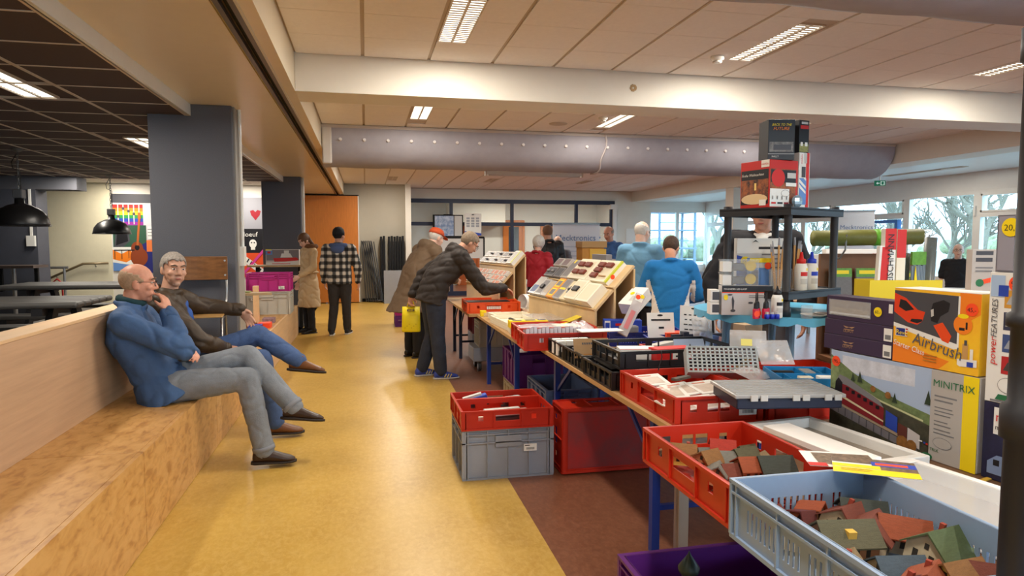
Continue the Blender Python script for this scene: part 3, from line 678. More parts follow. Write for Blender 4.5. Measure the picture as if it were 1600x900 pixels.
# (x, y, z lift, length, width, wall height, roof, wall, rz, tilt, words)
near = [(1.03, 1.50, .012, .10, .08, .045, 'brick red', 0, 1.2, .2, 'at the far left corner'), (1.09, 1.53, .02, .05, .05, .05, 'maroon', 3, .4, .5, 'tilted on edge'), (1.15, 1.53, .02, .05, .05, .05, 'orange red', 3, 2.2, .5, 'leaning on edge at the far wall'),
        (1.22, 1.50, .02, .12, .09, .04, 'brick red', 1, .5, .25, 'under the flyer'), (1.29, 1.52, .02, .10, .08, .04, 'dark green', 5, -.4, .1, 'in the far right corner'),
        (1.105, 1.36, .035, .13, .085, .05, 'olive', 3, -.08, .08, 'central, with yellow dormer'), (1.21, 1.40, .02, .10, .09, .05, 'brick red', 0, .7, .15, 'right of the olive roof'), (1.285, 1.38, .03, .10, .07, .05, 'orange red', 0, -.5, .2, 'at the right wall'),
        (1.28, 1.27, .03, .11, .09, .055, 'moss green', 0, .3, .15, 'broad, at the right wall'), (1.15, 1.24, .02, .10, .07, .035, 'slate blue', 0, -.1, .1, 'low in the middle'), (1.04, 1.26, .02, .10, .07, .035, 'tan', 1, .9, .2, 'at the left wall'),
        (1.14, 1.15, .03, .09, .08, .04, 'orange red', 0, .6, .15, 'in front of the slate blue roof'), (1.23, 1.16, .03, .10, .07, .045, 'ochre brown', 4, .15, .1, 'near the front, ridge lengthwise'), (1.30, 1.15, .02, .10, .07, .05, 'brick red', 1, -.4, .2, 'right front'),
        (1.06, 1.13, .02, .10, .08, .05, 'maroon', 3, .3, .2, 'at the left front'), (1.19, 1.06, .02, .11, .08, .04, 'moss green', 0, .5, .15, 'at the front wall'), (1.29, 1.05, .02, .11, .08, .045, 'maroon', 0, -.2, .2, 'at the front right corner')]
for (x, y, dz, a, b, h, rf, wi, rz, tl, w) in near:
    house((x, y, bz + dz), (a, b, h), rf, wi, 'model house, %s roof, %s in the blue-grey crate' % (rf, w), rz, tl, tl * .4, dormer='dormer' in w, chim=(int(x * 1000) % 4 == 0))
far = [(1.02, 2.15, .015, .07, .05, .03, 'tan', 5, .9, .3, 'in the far left corner'), (1.05, 2.08, .03, .07, .055, .04, 'ochre brown', 4, -.4, .1, 'yellow walled'), (1.09, 2.00, .03, .08, .06, .04, 'ochre brown', 3, .5, .2, 'left of the middle'),
       (1.16, 2.13, .01, .08, .05, .03, 'grey', 5, .2, .3, 'at the far wall'), (1.22, 2.12, .02, .07, .06, .04, 'bright red', 2, -.4, .1, 'at the far right'), (1.30, 2.10, .01, .06, .06, .03, 'olive', 1, .3, .1, 'in the far right corner'),
       (1.15, 2.02, .02, .09, .06, .035, 'grey', 5, -.2, .1, 'in the middle'), (1.24, 2.02, .02, .08, .06, .04, 'olive', 1, .3, .1, 'right of the middle'), (1.31, 2.0, .01, .07, .06, .03, 'tan', 0, 1.2, .2, 'at the right wall'),
       (1.07, 1.90, .02, .07, .05, .04, 'grey', 3, 1.0, .2, 'by the left handle'), (1.13, 1.92, .015, .07, .055, .035, 'brick red', 3, .2, .2, 'before the grey one'), (1.19, 1.92, .02, .06, .06, .045, 'orange red', 3, .05, .15, 'brick walled'),
       (1.28, 1.90, .015, .10, .075, .045, 'dark green', 5, -.1, .05, 'large, at the right wall'), (1.05, 1.78, .01, .08, .06, .03, 'brick red', 0, .6, .2, 'at the left near corner'), (1.14, 1.78, .01, .09, .06, .03, 'grey', 5, .5, .3, 'near the front'), (1.25, 1.76, .01, .09, .06, .03, 'tan', 0, -.4, .3, 'at the front right')]
for (x, y, dz, a, b, h, rf, wi, rz, tl, w) in far:
    house((x, y, bz + dz), (a, b, h), rf, wi, 'little model house, %s roof, %s in the red crate' % (rf, w), rz, tl, tl * .4, chim=(int(x * 1000) % 3 == 0))
# ================================================================== GOODS
yel = M('print_yellow', (244, 214, 20), .5); orgd = M('sticker_orange', (250, 78, 34), .5); redp = M('print_red', (204, 34, 30), .5); blup = M('print_blue', (40, 70, 170), .5)
cardw = M('card_white', (232, 230, 224), .5); cardb = M('card_black', (26, 25, 30), .45); cream = M('cream_foam', (236, 228, 206), .6); foam = M('foam_white', (240, 238, 234), .7, bump=.12, bscale=220)
kraft = M('card_kraft', (164, 132, 94), .7); clear = M('clear_plastic', (226, 232, 236), .12, alpha=.22); clearf = M('clear_film', (232, 232, 234), .15, alpha=.32)
navy = M('navy_plastic', (36, 42, 64), .45); teal = M('organizer_blue', (30, 120, 176), .4); dpur = M('box_aubergine', (58, 44, 72), .45)
greenp = M('print_green', (40, 110, 70), .5); skyp = M('print_sky', (168, 186, 214), .5); hill = M('print_hill', (112, 130, 84), .6, var=.35, vscale=25); rockp = M('print_rock', (66, 64, 50), .7, var=.4, vscale=30); brownp = M('print_brown', (96, 48, 40), .5); dredp = M('print_dark_red', (128, 32, 40), .5); dgreyp = M('print_dark_grey', (70, 70, 76), .5); goldp = M('print_gold', (168, 132, 100), .5); lgp = M('print_light_grey', (196, 194, 190), .5); midblue = M('print_mid_blue', (98, 140, 200), .5)
def carton(name, label, cat, loc, rz, dims, m, group=None, rx=0, ry=0, bevel=.002, base='body'):
    w, d, h = dims; t = thing(name, label, cat, loc, rz, group, rx, ry)
    MB().box(0, w, 0, d, 0, h).build(base, m, t, bevel=bevel); return t
def FF(w=0, d=0, h=0): return fr((0, 0, 0), (1, 0, 0), (0, 0, 1))          # front (-y)
def FT(h): return fr((0, 0, h), (1, 0, 0), (0, 1, 0))                        # top
def FL(d): return fr((0, d, 0), (0, -1, 0), (0, 0, 1))                       # left (-x)
def FR(w): return fr((w, 0, 0), (0, 1, 0), (0, 0, 1))                        # right (+x)
def price(t, frame, x, y, r, s, m=None, nm='price_sticker'):
    prints(t, frame, [(circ(x, y, r, 20), m or yel)], nm, off=.003)
    text(t, frame, s, x, y - r * .35, r * .95, ink, off=.0036, align='CENTER', bold=.0)
def lines(x0, x1, y0, n, dy, h, m, jit=.25):
    rnd = random.Random(n * 31 + int(x0 * 1000)); return [(R4(x0, y0 - k * dy, x0 + (x1 - x0) * (1 - jit * rnd.random()), y0 - k * dy + h), m) for k in range(n)]
P0 = Vector((1.94, 2.49)); PD = Vector((.08, -.65)).normalized(); PRZ = atan2(PD.y, PD.x); PN = Vector((-PD.y, PD.x))
def on(lx, z, back=0): q = P0 + PD * lx + PN * back; return (q.x, q.y, z)
# --- boxed train set with a printed locomotive on a viaduct
t = carton('train_set_box', 'large flat train set box with a red locomotive picture and yellow edge', 'box', on(0, TZ + .002), PRZ, (.645, .105, .33), M('box_grey', (178, 172, 166), .5))
F = FF()
it = [(R4(0, 0, .47, .33), skyp), (R4(.06, .25, .40, .315), M('print_cloud', (206, 210, 222), .5, var=.2, vscale=20)),
      ([(0, .31), (.05, .285), (.12, .25), (.22, .215), (.33, .185), (.47, .16), (.47, 0), (0, 0)], hill), ([(0, .20), (.10, .17), (.25, .16), (.47, .12), (.47, 0), (0, 0)], rockp),
      ([(0, .30), (.03, .29), (.07, .16), (0, .17)], M('print_grass', (136, 152, 104), .6, var=.3, vscale=40)),
      ([(.11, .215), (.24, .17), (.44, .135), (.44, .128), (.24, .163), (.11, .208)], M('print_rail', (196, 196, 150), .5)),
      ([(0, .115), (.20, .07), (.42, .025), (.42, .0), (.20, .038), (0, .075)], M('print_bridge', (120, 116, 122), .5)),
      ([(.0, .128), (.20, .085), (.42, .04), (.42, .03), (.20, .072), (.0, .114)], M('print_track', (168, 148, 124), .5))]
for k in range(11): it.append((R4(.01 + k * .036, .076 - k * .0070, .014 + k * .036, .11 - k * .0075), dgreyp))
it += [([(.025, .125), (.03, .20), (.05, .232), (.09, .225), (.25, .165), (.272, .14), (.272, .068), (.025, .12)], dredp), ([(.03, .20), (.05, .232), (.09, .225), (.25, .165), (.272, .14), (.09, .192)], M('print_roof_grey', (126, 124, 128), .5)),
       ([(.025, .125), (.03, .20), (.045, .218), (.066, .20), (.066, .118)], cardb), ([(.07, .146), (.272, .09), (.272, .084), (.07, .136)], M('print_cream', (220, 206, 170), .5)),
       ([(.282, .072), (.282, .135), (.335, .118), (.335, .058)], blup), ([(.338, .05), (.338, .10), (.378, .09), (.378, .042)], brownp), ([(.38, .035), (.38, .092), (.432, .075), (.432, .022)], M('print_van', (196, 190, 190), .5))]
for k in range(6): it.append((R4(.085 + k * .030, .172 - k * .0085, .102 + k * .030, .186 - k * .0085), cardb))
for x, y, r in ((.12, .235, .02), (.155, .24, .026), (.32, .19, .022), (.46, .22, .03)): it += [([(x - r * .5, y - r * .8), (x + r * .5, y - r * .8), (x, y + r)], M('print_tree', (44, 58, 40), .6))]
for x, y, r in ((.22, .205, .013), (.29, .195, .014), (.36, .03, .026), (.40, .028, .022)): it.append((circ(x, y, r, 9), M('print_autumn', (146, 98, 46), .6, var=.3, vscale=60)))
it += [(R4(.47, 0, .59, .33), M('box_grey')), (R4(.59, 0, .645, .33), yel), (R4(.47, 0, .473, .33), M('box_grey'))] + lines(.485, .57, .235, 2, .016, .006, inkg) + lines(.487, .565, .195, 3, .013, .004, inkg) + lines(.487, .555, .145, 2, .013, .004, inkg) + lines(.487, .57, .115, 2, .013, .004, inkg)
it += [(circ(.522, .070, .036, 22, .02), inkg), (circ(.522, .070, .0345, 22, .0185), M('box_grey')), (circ(.465, .01, .022, 18, .012), greenp), (R4(.43, .055, .445, .06), cardw), (R4(.45, .052, .458, .058), blup), (R4(.46, .050, .468, .056), redp)]
prints(t, F, it, 'printed_picture', step=.00012)
text(t, F, 'MINITRIX', .478, .272, .036, greenp, off=.008, sx=1.02, bold=.0008); text(t, F, 'TRIX', .475, .035, .016, greenp, off=.008)
price(t, F, .028, .285, .022, '195,-', orgd)
# --- airbrush starter box
t = carton('airbrush_box', 'yellow and orange airbrush starter box with a red car picture', 'box', on(.30, 1.06), PRZ, (.335, .13, .28), M('box_yellow', (240, 190, 40), .45))
F = FF(); og = M('print_orange', (240, 130, 30), .5)
it = [(R4(0, 0, .335, .28), M('airbrush_yellow', (246, 204, 40), .45, rgb2=(242, 160, 40), vscale=3)), ([(0, 0), (.19, 0), (.23, .035), (0, .075)], og), ([(.26, .28), (.335, .28), (.335, .21), (.26, .16)], og),
      ([(0, .135), (0, .272), (.262, .268), (.262, .085), (.245, .08)], cardw), ([(0, .15), (0, .272), (.255, .268), (.255, .10)], dgreyp),
      ([(0, .19), (0, .262), (.05, .245), (.10, .205), (.13, .20), (.12, .165), (.10, .15), (.06, .155)], M('print_car', (222, 64, 28), .4)), ([(.02, .21), (.025, .24), (.05, .235), (.085, .205), (.05, .196)], cardb), ([(.07, .16), (.10, .155), (.12, .165), (.12, .172), (.075, .17)], cardb),
      ([(.15, .20), (.16, .235), (.20, .25), (.225, .24), (.22, .21), (.19, .19), (.18, .165), (.155, .17)], cardb), ([(.165, .155), (.20, .17), (.235, .125), (.225, .098), (.20, .105)], M('print_cup', (228, 76, 30), .4)), ([(.152, .21), (.163, .215), (.165, .19), (.155, .185)], lgp),
      (circ(.275, .17, .034, 20), og), (R4(.262, .15, .282, .16), cardb), (R4(.285, .155, .292, .18), cardb), (circ(.275, .20, .02, 12, .008), yel),
      (R4(.277, .04, .297, .105), M('print_tan', (196, 150, 90), .5)), (R4(.283, .10, .293, .118), dgreyp), ([(.26, .03), (.27, .025), (.33, .03), (.33, .055), (.26, .05)], cardw), (R4(.295, .028, .318, .045), blup), (R4(.305, .05, .316, .09), cardw)]
it += lines(.13, .19, .042, 3, .010, .004, M('print_ochre', (180, 120, 40), .5)) + [(R4(.012, .10, .062, .132), cardw), (R4(.014, .102, .052, .130), M('print_logo_blue', (24, 44, 130), .5)), (R4(.055, .104, .064, .110), redp), (R4(.055, .115, .064, .121), redp), (R4(.055, .126, .064, .131), redp)]
prints(t, F, it, 'printed_picture', step=.00012)
text(t, F, 'Revell', .015, .108, .0235, yel, off=.006, rot=-.06, bold=.0006); text(t, F, 'Airbrush', .085, .082, .060, M('print_steel', (86, 90, 100), .3), off=.006, rot=-.19, sx=.92, bold=.001)
text(t, F, 'Starter Class', .005, .066, .030, cardw, off=.006, rot=-.19, sx=.85, bold=.0006); price(t, F, .305, .225, .022, '45,-', orgd)
MB().box(.0, .335, .0, .13, .28, .282).build('lid', cardw, t)
# --- aubergine boxes
for k, (z0, nm) in enumerate(((1.06, 'lower'), (1.125, 'upper'))):
    t = carton('model_case', '%s flat aubergine box with a gold crest beside the airbrush box' % nm, 'box', on(-.045 + .002 * k, z0, .0), PRZ, (.34, .10, .064), dpur)
    prints(t, FF(), [([(.10, .042), (.13, .038), (.16, .042), (.145, .033), (.13, .037), (.115, .033)], goldp), (R4(.105, .026, .155, .029), goldp)], 'crest')
    text(t, FF(), 'LILIPUT', .130, .016, .016, goldp, off=.003, align='CENTER'); prints(t, FF(), [(R4(.30, .005, .338, .055), cardw), (R4(.306, .012, .332, .03), inkg)], 'paper_label')
t = carton('window_box', 'aubergine window box with a model coach and yellow price dot', 'box', on(-.035, 1.19), PRZ, (.335, .085, .098), dpur)
prints(t, FF(), [(R4(.018, .02, .225, .08), M('coach_beige', (126, 108, 96), .4, var=.3, vscale=40)), (R4(.022, .03, .222, .05), M('coach_window', (150, 132, 110), .3, var=.5, vscale=80)), (R4(.02, .022, .224, .03), lgp)], 'model_coach'); 
MB().box(.015, .228, -.004, -.002, .017, .083).build('film', clear, t); price(t, FF(), .262, .05, .019, '60,-'); prints(t, FF(), [(R4(.31, .05, .328, .085), cardw)], 'paper_label')
# --- boxes at the right edge
t = carton('train_set_box', 'dark blue train box with a night picture and a red-lettered white tab', 'box', on(.66, TZ + .002, .0), PRZ, (.30, .16, .258), M('night_blue', (34, 34, 66), .45, var=.5, vscale=9))
prints(t, FF(), [(R4(.035, .155, .20, .245), cardw), ([(.02, .02), (.02, .06), (.05, .085), (.28, .085), (.28, .02)], M('print_night_train', (122, 140, 176), .5)), (R4(.04, .05, .06, .07), cardb), (R4(.075, .05, .095, .07), cardb), (R4(.11, .05, .13, .07), cardb)], 'printed_picture')
text(t, FF(), 'märklin', .042, .200, .045, redp, off=.004, bold=.0008); text(t, FF(), 'my world', .042, .172, .024, cardb, off=.004, bold=.0006)
t = carton('vehicle_box', 'tall white vehicle box with four photo squares and red price dot', 'box', on(.66, .987), PRZ, (.26, .14, .43), cardw)
it = []
for k, (a, b) in enumerate((((206, 150, 60), (170, 170, 172)), ((50, 54, 80), (190, 190, 170)), ((60, 80, 130), (150, 156, 166)), ((180, 40, 44), (70, 66, 66)))):
    y = .315 - k * .072; it += [(R4(.05, y, .105, y + .058), M('photo_%d' % k, a, .5)), ([(.056, y + .012), (.07, y + .04), (.10, y + .03), (.10, y + .01)], M('photo_car_%d' % k, b, .4))]
it += [(R4(.005, .35, .05, .42), M('print_pale_blue', (168, 192, 222), .5)), (R4(.03, .352, .062, .388), blup), (circ(.075, .062, .034, 20, .026), inkg), (circ(.075, .062, .0325, 20, .0245), cardw), ([(.035, .012), (.045, .03), (.115, .03), (.12, .012)], greenp), (R4(.02, .004, .13, .010), inkg)]
prints(t, FF(), it, 'printed_picture', step=.0001); text(t, FF(), 'power', .032, .125, .034, redp, off=.004, rot=pi / 2, shear=.2); text(t, FF(), 'FEATURES', .032, .215, .028, dgreyp, off=.004, rot=pi / 2, shear=.2); price(t, FF(), .088, .395, .026, '99,-', orgd)
t = thing('moss_box', 'grey display box of ochre moss with a yellow twenty price dot', 'box', on(.675, 1.418), PRZ)
MB().box(0, .26, 0, .004, 0, .012).box(0, .26, 0, .15, 0, .006).box(0, .26, .146, .15, 0, .185).box(0, .004, 0, .15, 0, .185).box(.256, .26, 0, .15, 0, .185).box(0, .26, 0, .15, .181, .185).box(0, .055, 0, .004, .012, .185).build('shell', M('moss_card', (150, 148, 160), .5), t)
mb = MB()
for k in range(40): mb.ell((.09 + random.random() * .15, .04 + random.random() * .09, .02 + random.random() * .13), .018 + random.random() * .014, 7, 5)
mb.build('moss', M('moss_ochre', (168, 132, 70), .9, var=.4, vscale=60), t); MB().box(.055, .256, .001, .003, .012, .181).build('film', clear, t); price(t, FF(), .045, .145, .030, '20,-')
# --- yellow bin with tall packs
t = thing('yellow_bin', 'bright yellow cardboard bin holding tall track packs and rolls', 'bin', (2.43, 2.86, TZ), -.21)
MB().box(0, .36, 0, .005, 0, .60).box(0, .36, .145, .15, 0, .60).box(0, .005, .005, .145, 0, .60).box(.355, .36, .005, .145, 0, .60).box(0, .36, 0, .15, 0, .005).build('bin_body', M('bin_yellow', (222, 196, 30), .55), t)
def inbin(u, v, z=.01): a = -.21; return (2.43 + u * cos(a) - v * sin(a), 2.86 + u * sin(a) + v * cos(a), TZ + z)
t = carton('track_pack', 'slim red and grey track pack standing in the yellow bin', 'box', inbin(.03, .03), -.21, (.05, .03, .76), cardw, ry=.04); prints(t, FF(), [(R4(.012, .35, .05, .755), redp)], 'printed_panel')
t = carton('track_pack', 'tall white track pack with red top and black vertical lettering', 'box', inbin(.085, .03), -.21, (.055, .04, .845), cardw); prints(t, FF(), [(R4(0, .74, .055, .845), redp)], 'printed_panel'); text(t, FF(), 'FLEISCHMANN', .043, .535, .043, cardb, rot=pi / 2, off=.004, bold=.001)
t = carton('track_pack', 'narrow cream track pack with a red head right of the lettered one', 'box', inbin(.145, .03), -.21, (.045, .04, .84), cream); prints(t, FF(), [(R4(0, .70, .045, .84), redp)], 'printed_panel')
for (u, v, r, l, rx, ry, m, nm) in ((.218, .10, .030, .72, 0, 0, 'mat_dark', 'dark green mat roll standing upright in the yellow bin'), (.285, .10, .028, .70, 0, .03, 'mat_dark', 'dark mat roll in film at the back of the yellow bin'), (.298, .045, .028, .80, .0, .035, 'mat_dark', 'dark mat roll in film at the right front of the yellow bin')):
    t = thing('mat_roll', nm, 'roll', inbin(u, v, .012 if ry < .3 else .03), 0, None, rx, ry)
    MB().cyl((0, 0), r, .02, l, 16).build('roll', M(m, (44, 54, 46), .35, var=.3, vscale=30), t, True); MB().cyl((0, 0), r + .003, .0, l + .02, 16).build('film', M('film_thin', (220, 226, 228), .1, alpha=.12), t, True)
t = thing('stick_bundle', 'bundle of grey sticks with green tips in the yellow bin', 'sticks', inbin(.25, .035))
for k in range(9): MB().box(-.035 + .009 * k, -.029 + .009 * k, -.008, .0, 0, .66 + .01 * (k % 3)).build('stick', M('stick_grey', (126, 140, 150), .5), t)
MB().box(-.037, .045, -.010, .002, .665, .73).build('header', M('header_green', (96, 150, 52), .5, var=.2, vscale=60), t)
MB().prism([(0, 0), (.03, .0), (.01, .14)], -.003, 0, 'y').build('yellow_tag', yel, t, loc=(-.03, -.012, .52))
# --- rack with grass mats and the horizontal roll
t = thing('display_rack', 'brown wooden rack panel behind the grass mat packs', 'rack', (3.08, 4.10, 0), -.21)
MB().box(0, .72, 0, .03, .0, 1.43).build('panel', M('rack_brown', (120, 78, 48), .6, var=.1), t); MB().box(0, .72, -.32, 0, .70, .73).build('ledge', M('rack_brown'), t)
for x in (.07, .62): MB().tube([(x, 0, 1.40), (x, -.13, 1.40), (x, -.20, 1.46), (x, -.21, 1.56)], .006, 6).build('hook', alu, t)
t = thing('mat_roll', 'long olive green grass mat roll lying across the rack hooks', 'roll', (2.94, 3.965, 1.535), -.21)
MB().tube([(-.02, 0, 0), (.70, 0, .012)], .053, 18).build('roll', M('mat_olive', (104, 104, 44), .5, var=.12, vscale=40), t, True); MB().tube([(.38, 0, .006), (.43, 0, .007)], .055, 18).build('paper_band', M('band_green', (96, 160, 40), .5), t, True); MB().tube([(.70, 0, .012), (.76, 0, .014)], [.052, .045], 12).build('film_end', clear, t)
for k, (x, nm, tl) in enumerate(((.02, 'leftmost of the three at the rack', 0), (.20, 'middle one of the three at the rack', 0), (.40, 'rightmost of the three, tilted, at the rack', .16))):
    a = -.21; t = carton('mat_pack', 'grey mat pack with green header, ' + nm, 'pack', (3.08 + x * cos(a) + .07 * sin(a) * -1 - .02, 4.10 + x * sin(a) - .12, .735), a, (.15, .02, .60), M('mat_grey', (112, 106, 102), .5, var=.1, vscale=60), rx=-.10, ry=tl)
    prints(t, FF(), [(R4(0, .54, .15, .60), M('header_green')), (R4(.02, .56, .13, .585), yel)], 'header')
# --- far right boxes behind on a counter
ct = thing('counter', 'low brown wooden counter by the windows', 'counter', (5.0, 5.2, 0), -.35); MB().box(-.9, .95, -.3, .3, 1.02, 1.06).build('counter_top', M('counter_wood', (176, 140, 108), .5, var=.1), ct); MB().box(-.85, .9, -.25, .27, 0, 1.02).build('counter_base', M('rack_brown'), ct)
t = carton('locomotive_box', 'wide white box with a red outline and black locomotive by the windows', 'box', (4.15, 5.45, 1.062), -.35, (.56, .12, .38), cardw); prints(t, FF(), [(R4(.05, .02, .36, .30), redp), (R4(.06, .02, .35, .29), M('print_pale', (206, 204, 206), .5)), ([(.10, .10), (.14, .17), (.22, .22), (.34, .20), (.36, .12), (.24, .07)], cardb), ([(.15, .03), (.3, .03), (.3, .08), (.15, .07)], redp)], 'printed_picture'); text(t, FF(), 'roco', .40, .32, .05, redp, bold=.002)
t = carton('accessory_box', 'small grey box with orange plant picture beside the seated man', 'box', (5.32, 5.02, 1.062), -.35, (.22, .10, .38), M('box_grey')); prints(t, FF(), lines(.03, .19, .33, 2, .06, .035, dgreyp) + lines(.03, .19, .21, 2, .03, .012, inkg) + [([(.06, .10), (.20, .14), (.21, .10), (.10, .07)], orgd), (circ(.07, .08, .035, 10), greenp)], 'printed_picture')
carton('accessory_box', 'pale flat box at the back of the counter behind the red packs', 'box', (3.62, 5.30, 1.00), -.35, (.36, .10, .40), lgp)
st = thing('side_table', 'small pale table carrying the pale flat box', 'table', (3.8, 5.3, 0), -.35); MB().box(-.25, .25, -.2, .2, .97, 1.0).build('table_top', M('counter_wood'), st)
for sx in (-.22, .22):
    for sy in (-.17, .17): MB().box(sx - .02, sx + .02, sy - .02, sy + .02, 0, .97).build('leg', alu, st)
# --- turquoise round table and what stands on it
rt_ = thing('round_table', 'turquoise round plastic table with scalloped rim under the black shelf', 'table', (2.50, 3.68, TZ)); tq = M('turquoise', (92, 176, 214), .35); RT = 1.10
vs = []; N = 72; mb = MB()
for k in range(N):
    a = 2 * pi * k / N; r = .52; dz = .020 * abs(sin(a * 11)); vs += [(r * cos(a), r * sin(a), RT - TZ), (r * cos(a), r * sin(a), RT - TZ - .03 - dz), (r * .97 * cos(a), r * .97 * sin(a), RT - TZ - .03 - dz)]
fs = [(3 * k, 3 * ((k + 1) % N), 3 * ((k + 1) % N) + 1, 3 * k + 1) for k in range(N)] + [(3 * k + 1, 3 * ((k + 1) % N) + 1, 3 * ((k + 1) % N) + 2, 3 * k + 2) for k in range(N)] + [tuple(3 * k for k in range(N))]
mb.add(vs, fs); mb.build('table_top', tq, rt_)
MB().cyl((0, 0), .50, RT - TZ - .028, RT - TZ - .004, 40).build('under_plate', tq, rt_)
for k in range(4):
    a = pi / 4 + k * pi / 2 + .35; MB().tube([(.34 * cos(a), .34 * sin(a), .0), (.31 * cos(a), .31 * sin(a), RT - TZ - .02)], [.018, .028], 10).build('leg', M('leg_blue_grey', (112, 146, 176), .4), rt_)
SA = radians(26); SN = Vector((2.27, 3.30))
def sh(u, v, z): return (SN.x + u * cos(SA) - v * sin(SA), SN.y + u * sin(SA) + v * cos(SA), z)
shf = thing('plastic_shelf', 'black plastic shelf unit standing on the turquoise table', 'shelf', (SN.x, SN.y, RT), SA); bp = M('shelf_black', (40, 40, 44), .5)
for u, v in ((0, 0), (.52, 0), (0, .38), (.52, .38)): MB().lathe([(.028, 0), (.028, .05), (.022, .055), (.022, .56), (.026, .57), (.026, .62)], 14, (u, v, 0)).build('post', bp, shf, True)
for z0 in (.095, .56):
    mb = MB().box(-.035, .555, -.035, .415, z0 + .03, z0 + .038)
    for b in ((-.035, .555, -.035, -.027), (-.035, .555, .407, .415), (-.035, -.027, -.027, .407), (.547, .555, -.027, .407)): mb.box(*b, z0, z0 + .045)
    mb.build('shelf_board', bp, shf)
SB, ST = RT + .095 + .038 + .001, RT + .56 + .046
def shobj(u, v, z, rz=0): return sh(u, v, z), SA + rz
# boxes on top of the shelf
l, rz = shobj(-.06, .02, ST, -1.05 + pi / 2 - radians(26) - .55)
t = thing('christmas_set_box', 'red christmas train box with town picture on top of the shelf', 'box', (2.20, 3.38, ST), .215); MB().box(0, .215, 0, .22, 0, .265).build('body', M('box_red', (196, 34, 28), .45), t, bevel=.002)
F = FL(.22); warm = M('print_town', (176, 98, 50), .5, rgb2=(44, 34, 36), vscale=24)
prints(t, F, [(R4(.006, .02, .214, .215), cardb), (R4(.006, .045, .214, .16), warm), (circ(.11, .05, .10, 18, .03), M('print_snow', (226, 196, 150), .5)), (R4(.11, .10, .125, .14), M('print_gold2', (240, 206, 120), .5)), (R4(.16, .225, .22, .265), cardw), (R4(.15, .012, .20, .045), paper)], 'printed_picture')
text(t, F, 'Frohe Weihnachten', .012, .18, .021, cardw, shear=.3, off=.004); text(t, F, 'märklin', .163, .238, .017, redp, off=.004, bold=.0005)
F = FF(); prints(t, F, [(R4(.005, .01, .20, .215), warm), (R4(.01, .14, .20, .21), cardb), (circ(.065, .165, .05, 20), redp), (R4(.005, .005, .15, .105), cardw), (circ(.12, .08, .032, 16, .02), inkg), (circ(.12, .08, .030, 16, .018), cardw), (R4(.015, .02, .05, .03), redp), (R4(.06, .02, .10, .03), cardb), (R4(.11, .02, .145, .03), dredp), (R4(.13, .165, .195, .195), lgp), (R4(.12, .12, .20, .14), cardw)], 'printed_picture')
for k in range(4): prints(t, F, [(R4(.02 + .035 * k, .045, .026 + .035 * k, .065), inkg)], 'track_symbol', off=.006)
t = carton('train_set_box', 'upright white box with red stripe right of the christmas box', 'box', (2.418, 3.43, ST), .215, (.085, .20, .315), cardw)
prints(t, FF(), [(R4(.055, 0, .08, .315), redp), (R4(.005, .02, .06, .17), midblue), ([(.0, .15), (.055, .11), (.055, .125), (.0, .17)], cardw), ([(.0, .12), (.055, .08), (.055, .095), (.0, .14)], cardw), ([(.0, .20), (.055, .155), (.055, .17), (.0, .215)], cardw), (R4(.02, .175, .05, .235), dgreyp), (R4(.0, .245, .035, .312), paper), (R4(.04, .255, .058, .312), lgp)], 'printed_picture')
text(t, FF(), 'märklin', .022, .25, .018, redp, rot=pi / 2, off=.005); prints(t, FR(.085), [(circ(.12, .12, .02, 16), redp)], 'red_dot')
t = carton('film_car_box', 'tall black box with yellow title lettering above the christmas box', 'box', (2.212, 3.42, ST + .266), -.20, (.15, .14, .225), cardb)
prints(t, FF(), [(R4(.008, .045, .142, .10), M('print_grey_photo', (130, 126, 122), .5, var=.6, vscale=50)), (R4(.03, .055, .13, .085), dgreyp), (R4(0, .032, .15, .035), lgp)], 'printed_picture')
text(t, FF(), 'BACK TO THE', .018, .188, .020, yel, shear=.3, off=.004, bold=.0006, sx=.85); text(t, FF(), 'FUTURE', .025, .165, .025, M('print_orange'), shear=.3, off=.004, bold=.0006); text(t, FF(), 'RALLY', .02, .014, .014, cardw, off=.004)
t = carton('small_model_box', 'slim black hanging box with red title on the upright white box', 'box', (2.424, 3.445, ST + .316), .215, (.078, .06, .185), cardb); prints(t, FF(), [(R4(.005, .005, .073, .05), M('print_olive', (150, 150, 90), .5, var=.4, vscale=80)), (R4(.012, .038, .03, .06), cardw), (R4(.045, .038, .065, .06), cardw), (R4(.008, .135, .07, .155), redp), (R4(.015, .162, .065, .175), lgp)], 'printed_picture')
tag(MB().ell((0, 0, 0), (.035, .02, .035), 8, 6).build('foil_bag', M('foil', (176, 206, 226), .2, .6), loc=(2.385, 3.39, ST + .036)), 'small shiny foil bag in front of the christmas box', 'bag')
# things on the round table
t = carton('magnifier_lamp_box', 'light grey lamp box with black top band on the turquoise table', 'box', (1.965, 3.45, RT), -.28, (.28, .085, .165), M('box_grey_warm', (196, 192, 192), .5)); prints(t, FF(), [(R4(0, .13, .28, .165), cardb), (R4(0, .125, .28, .13), orgd), ([(.06, .02), (.066, .02), (.07, .08), (.06, .11), (.055, .09)], dgreyp), (circ(.063, .025, .014, 12, .008), dgreyp), (circ(.045, .115, .014, 12, .005), dgreyp), (circ(.16, .07, .014, 12, .006), dgreyp)] + lines(.15, .26, .11, 2, .01, .003, inkg), 'printed_picture'); text(t, FF(), 'MAGNIFIER LED LAMP', .01, .143, .013, cardw, off=.004); prints(t, FF(), [(circ(.022, .10, .012, 14, .016), yel)], 'price_sticker', off=.004)
for k in range(2):
    t = carton('white_window_box', '%s small white window box left of the lamp box' % ('lower', 'upper')[k], 'box', (1.91, 3.48, RT + k * .072), -.28, (.05, .08, .07), cardw); prints(t, FF(), [(R4(.012, .012, .05, .058), dgreyp)], 'window')
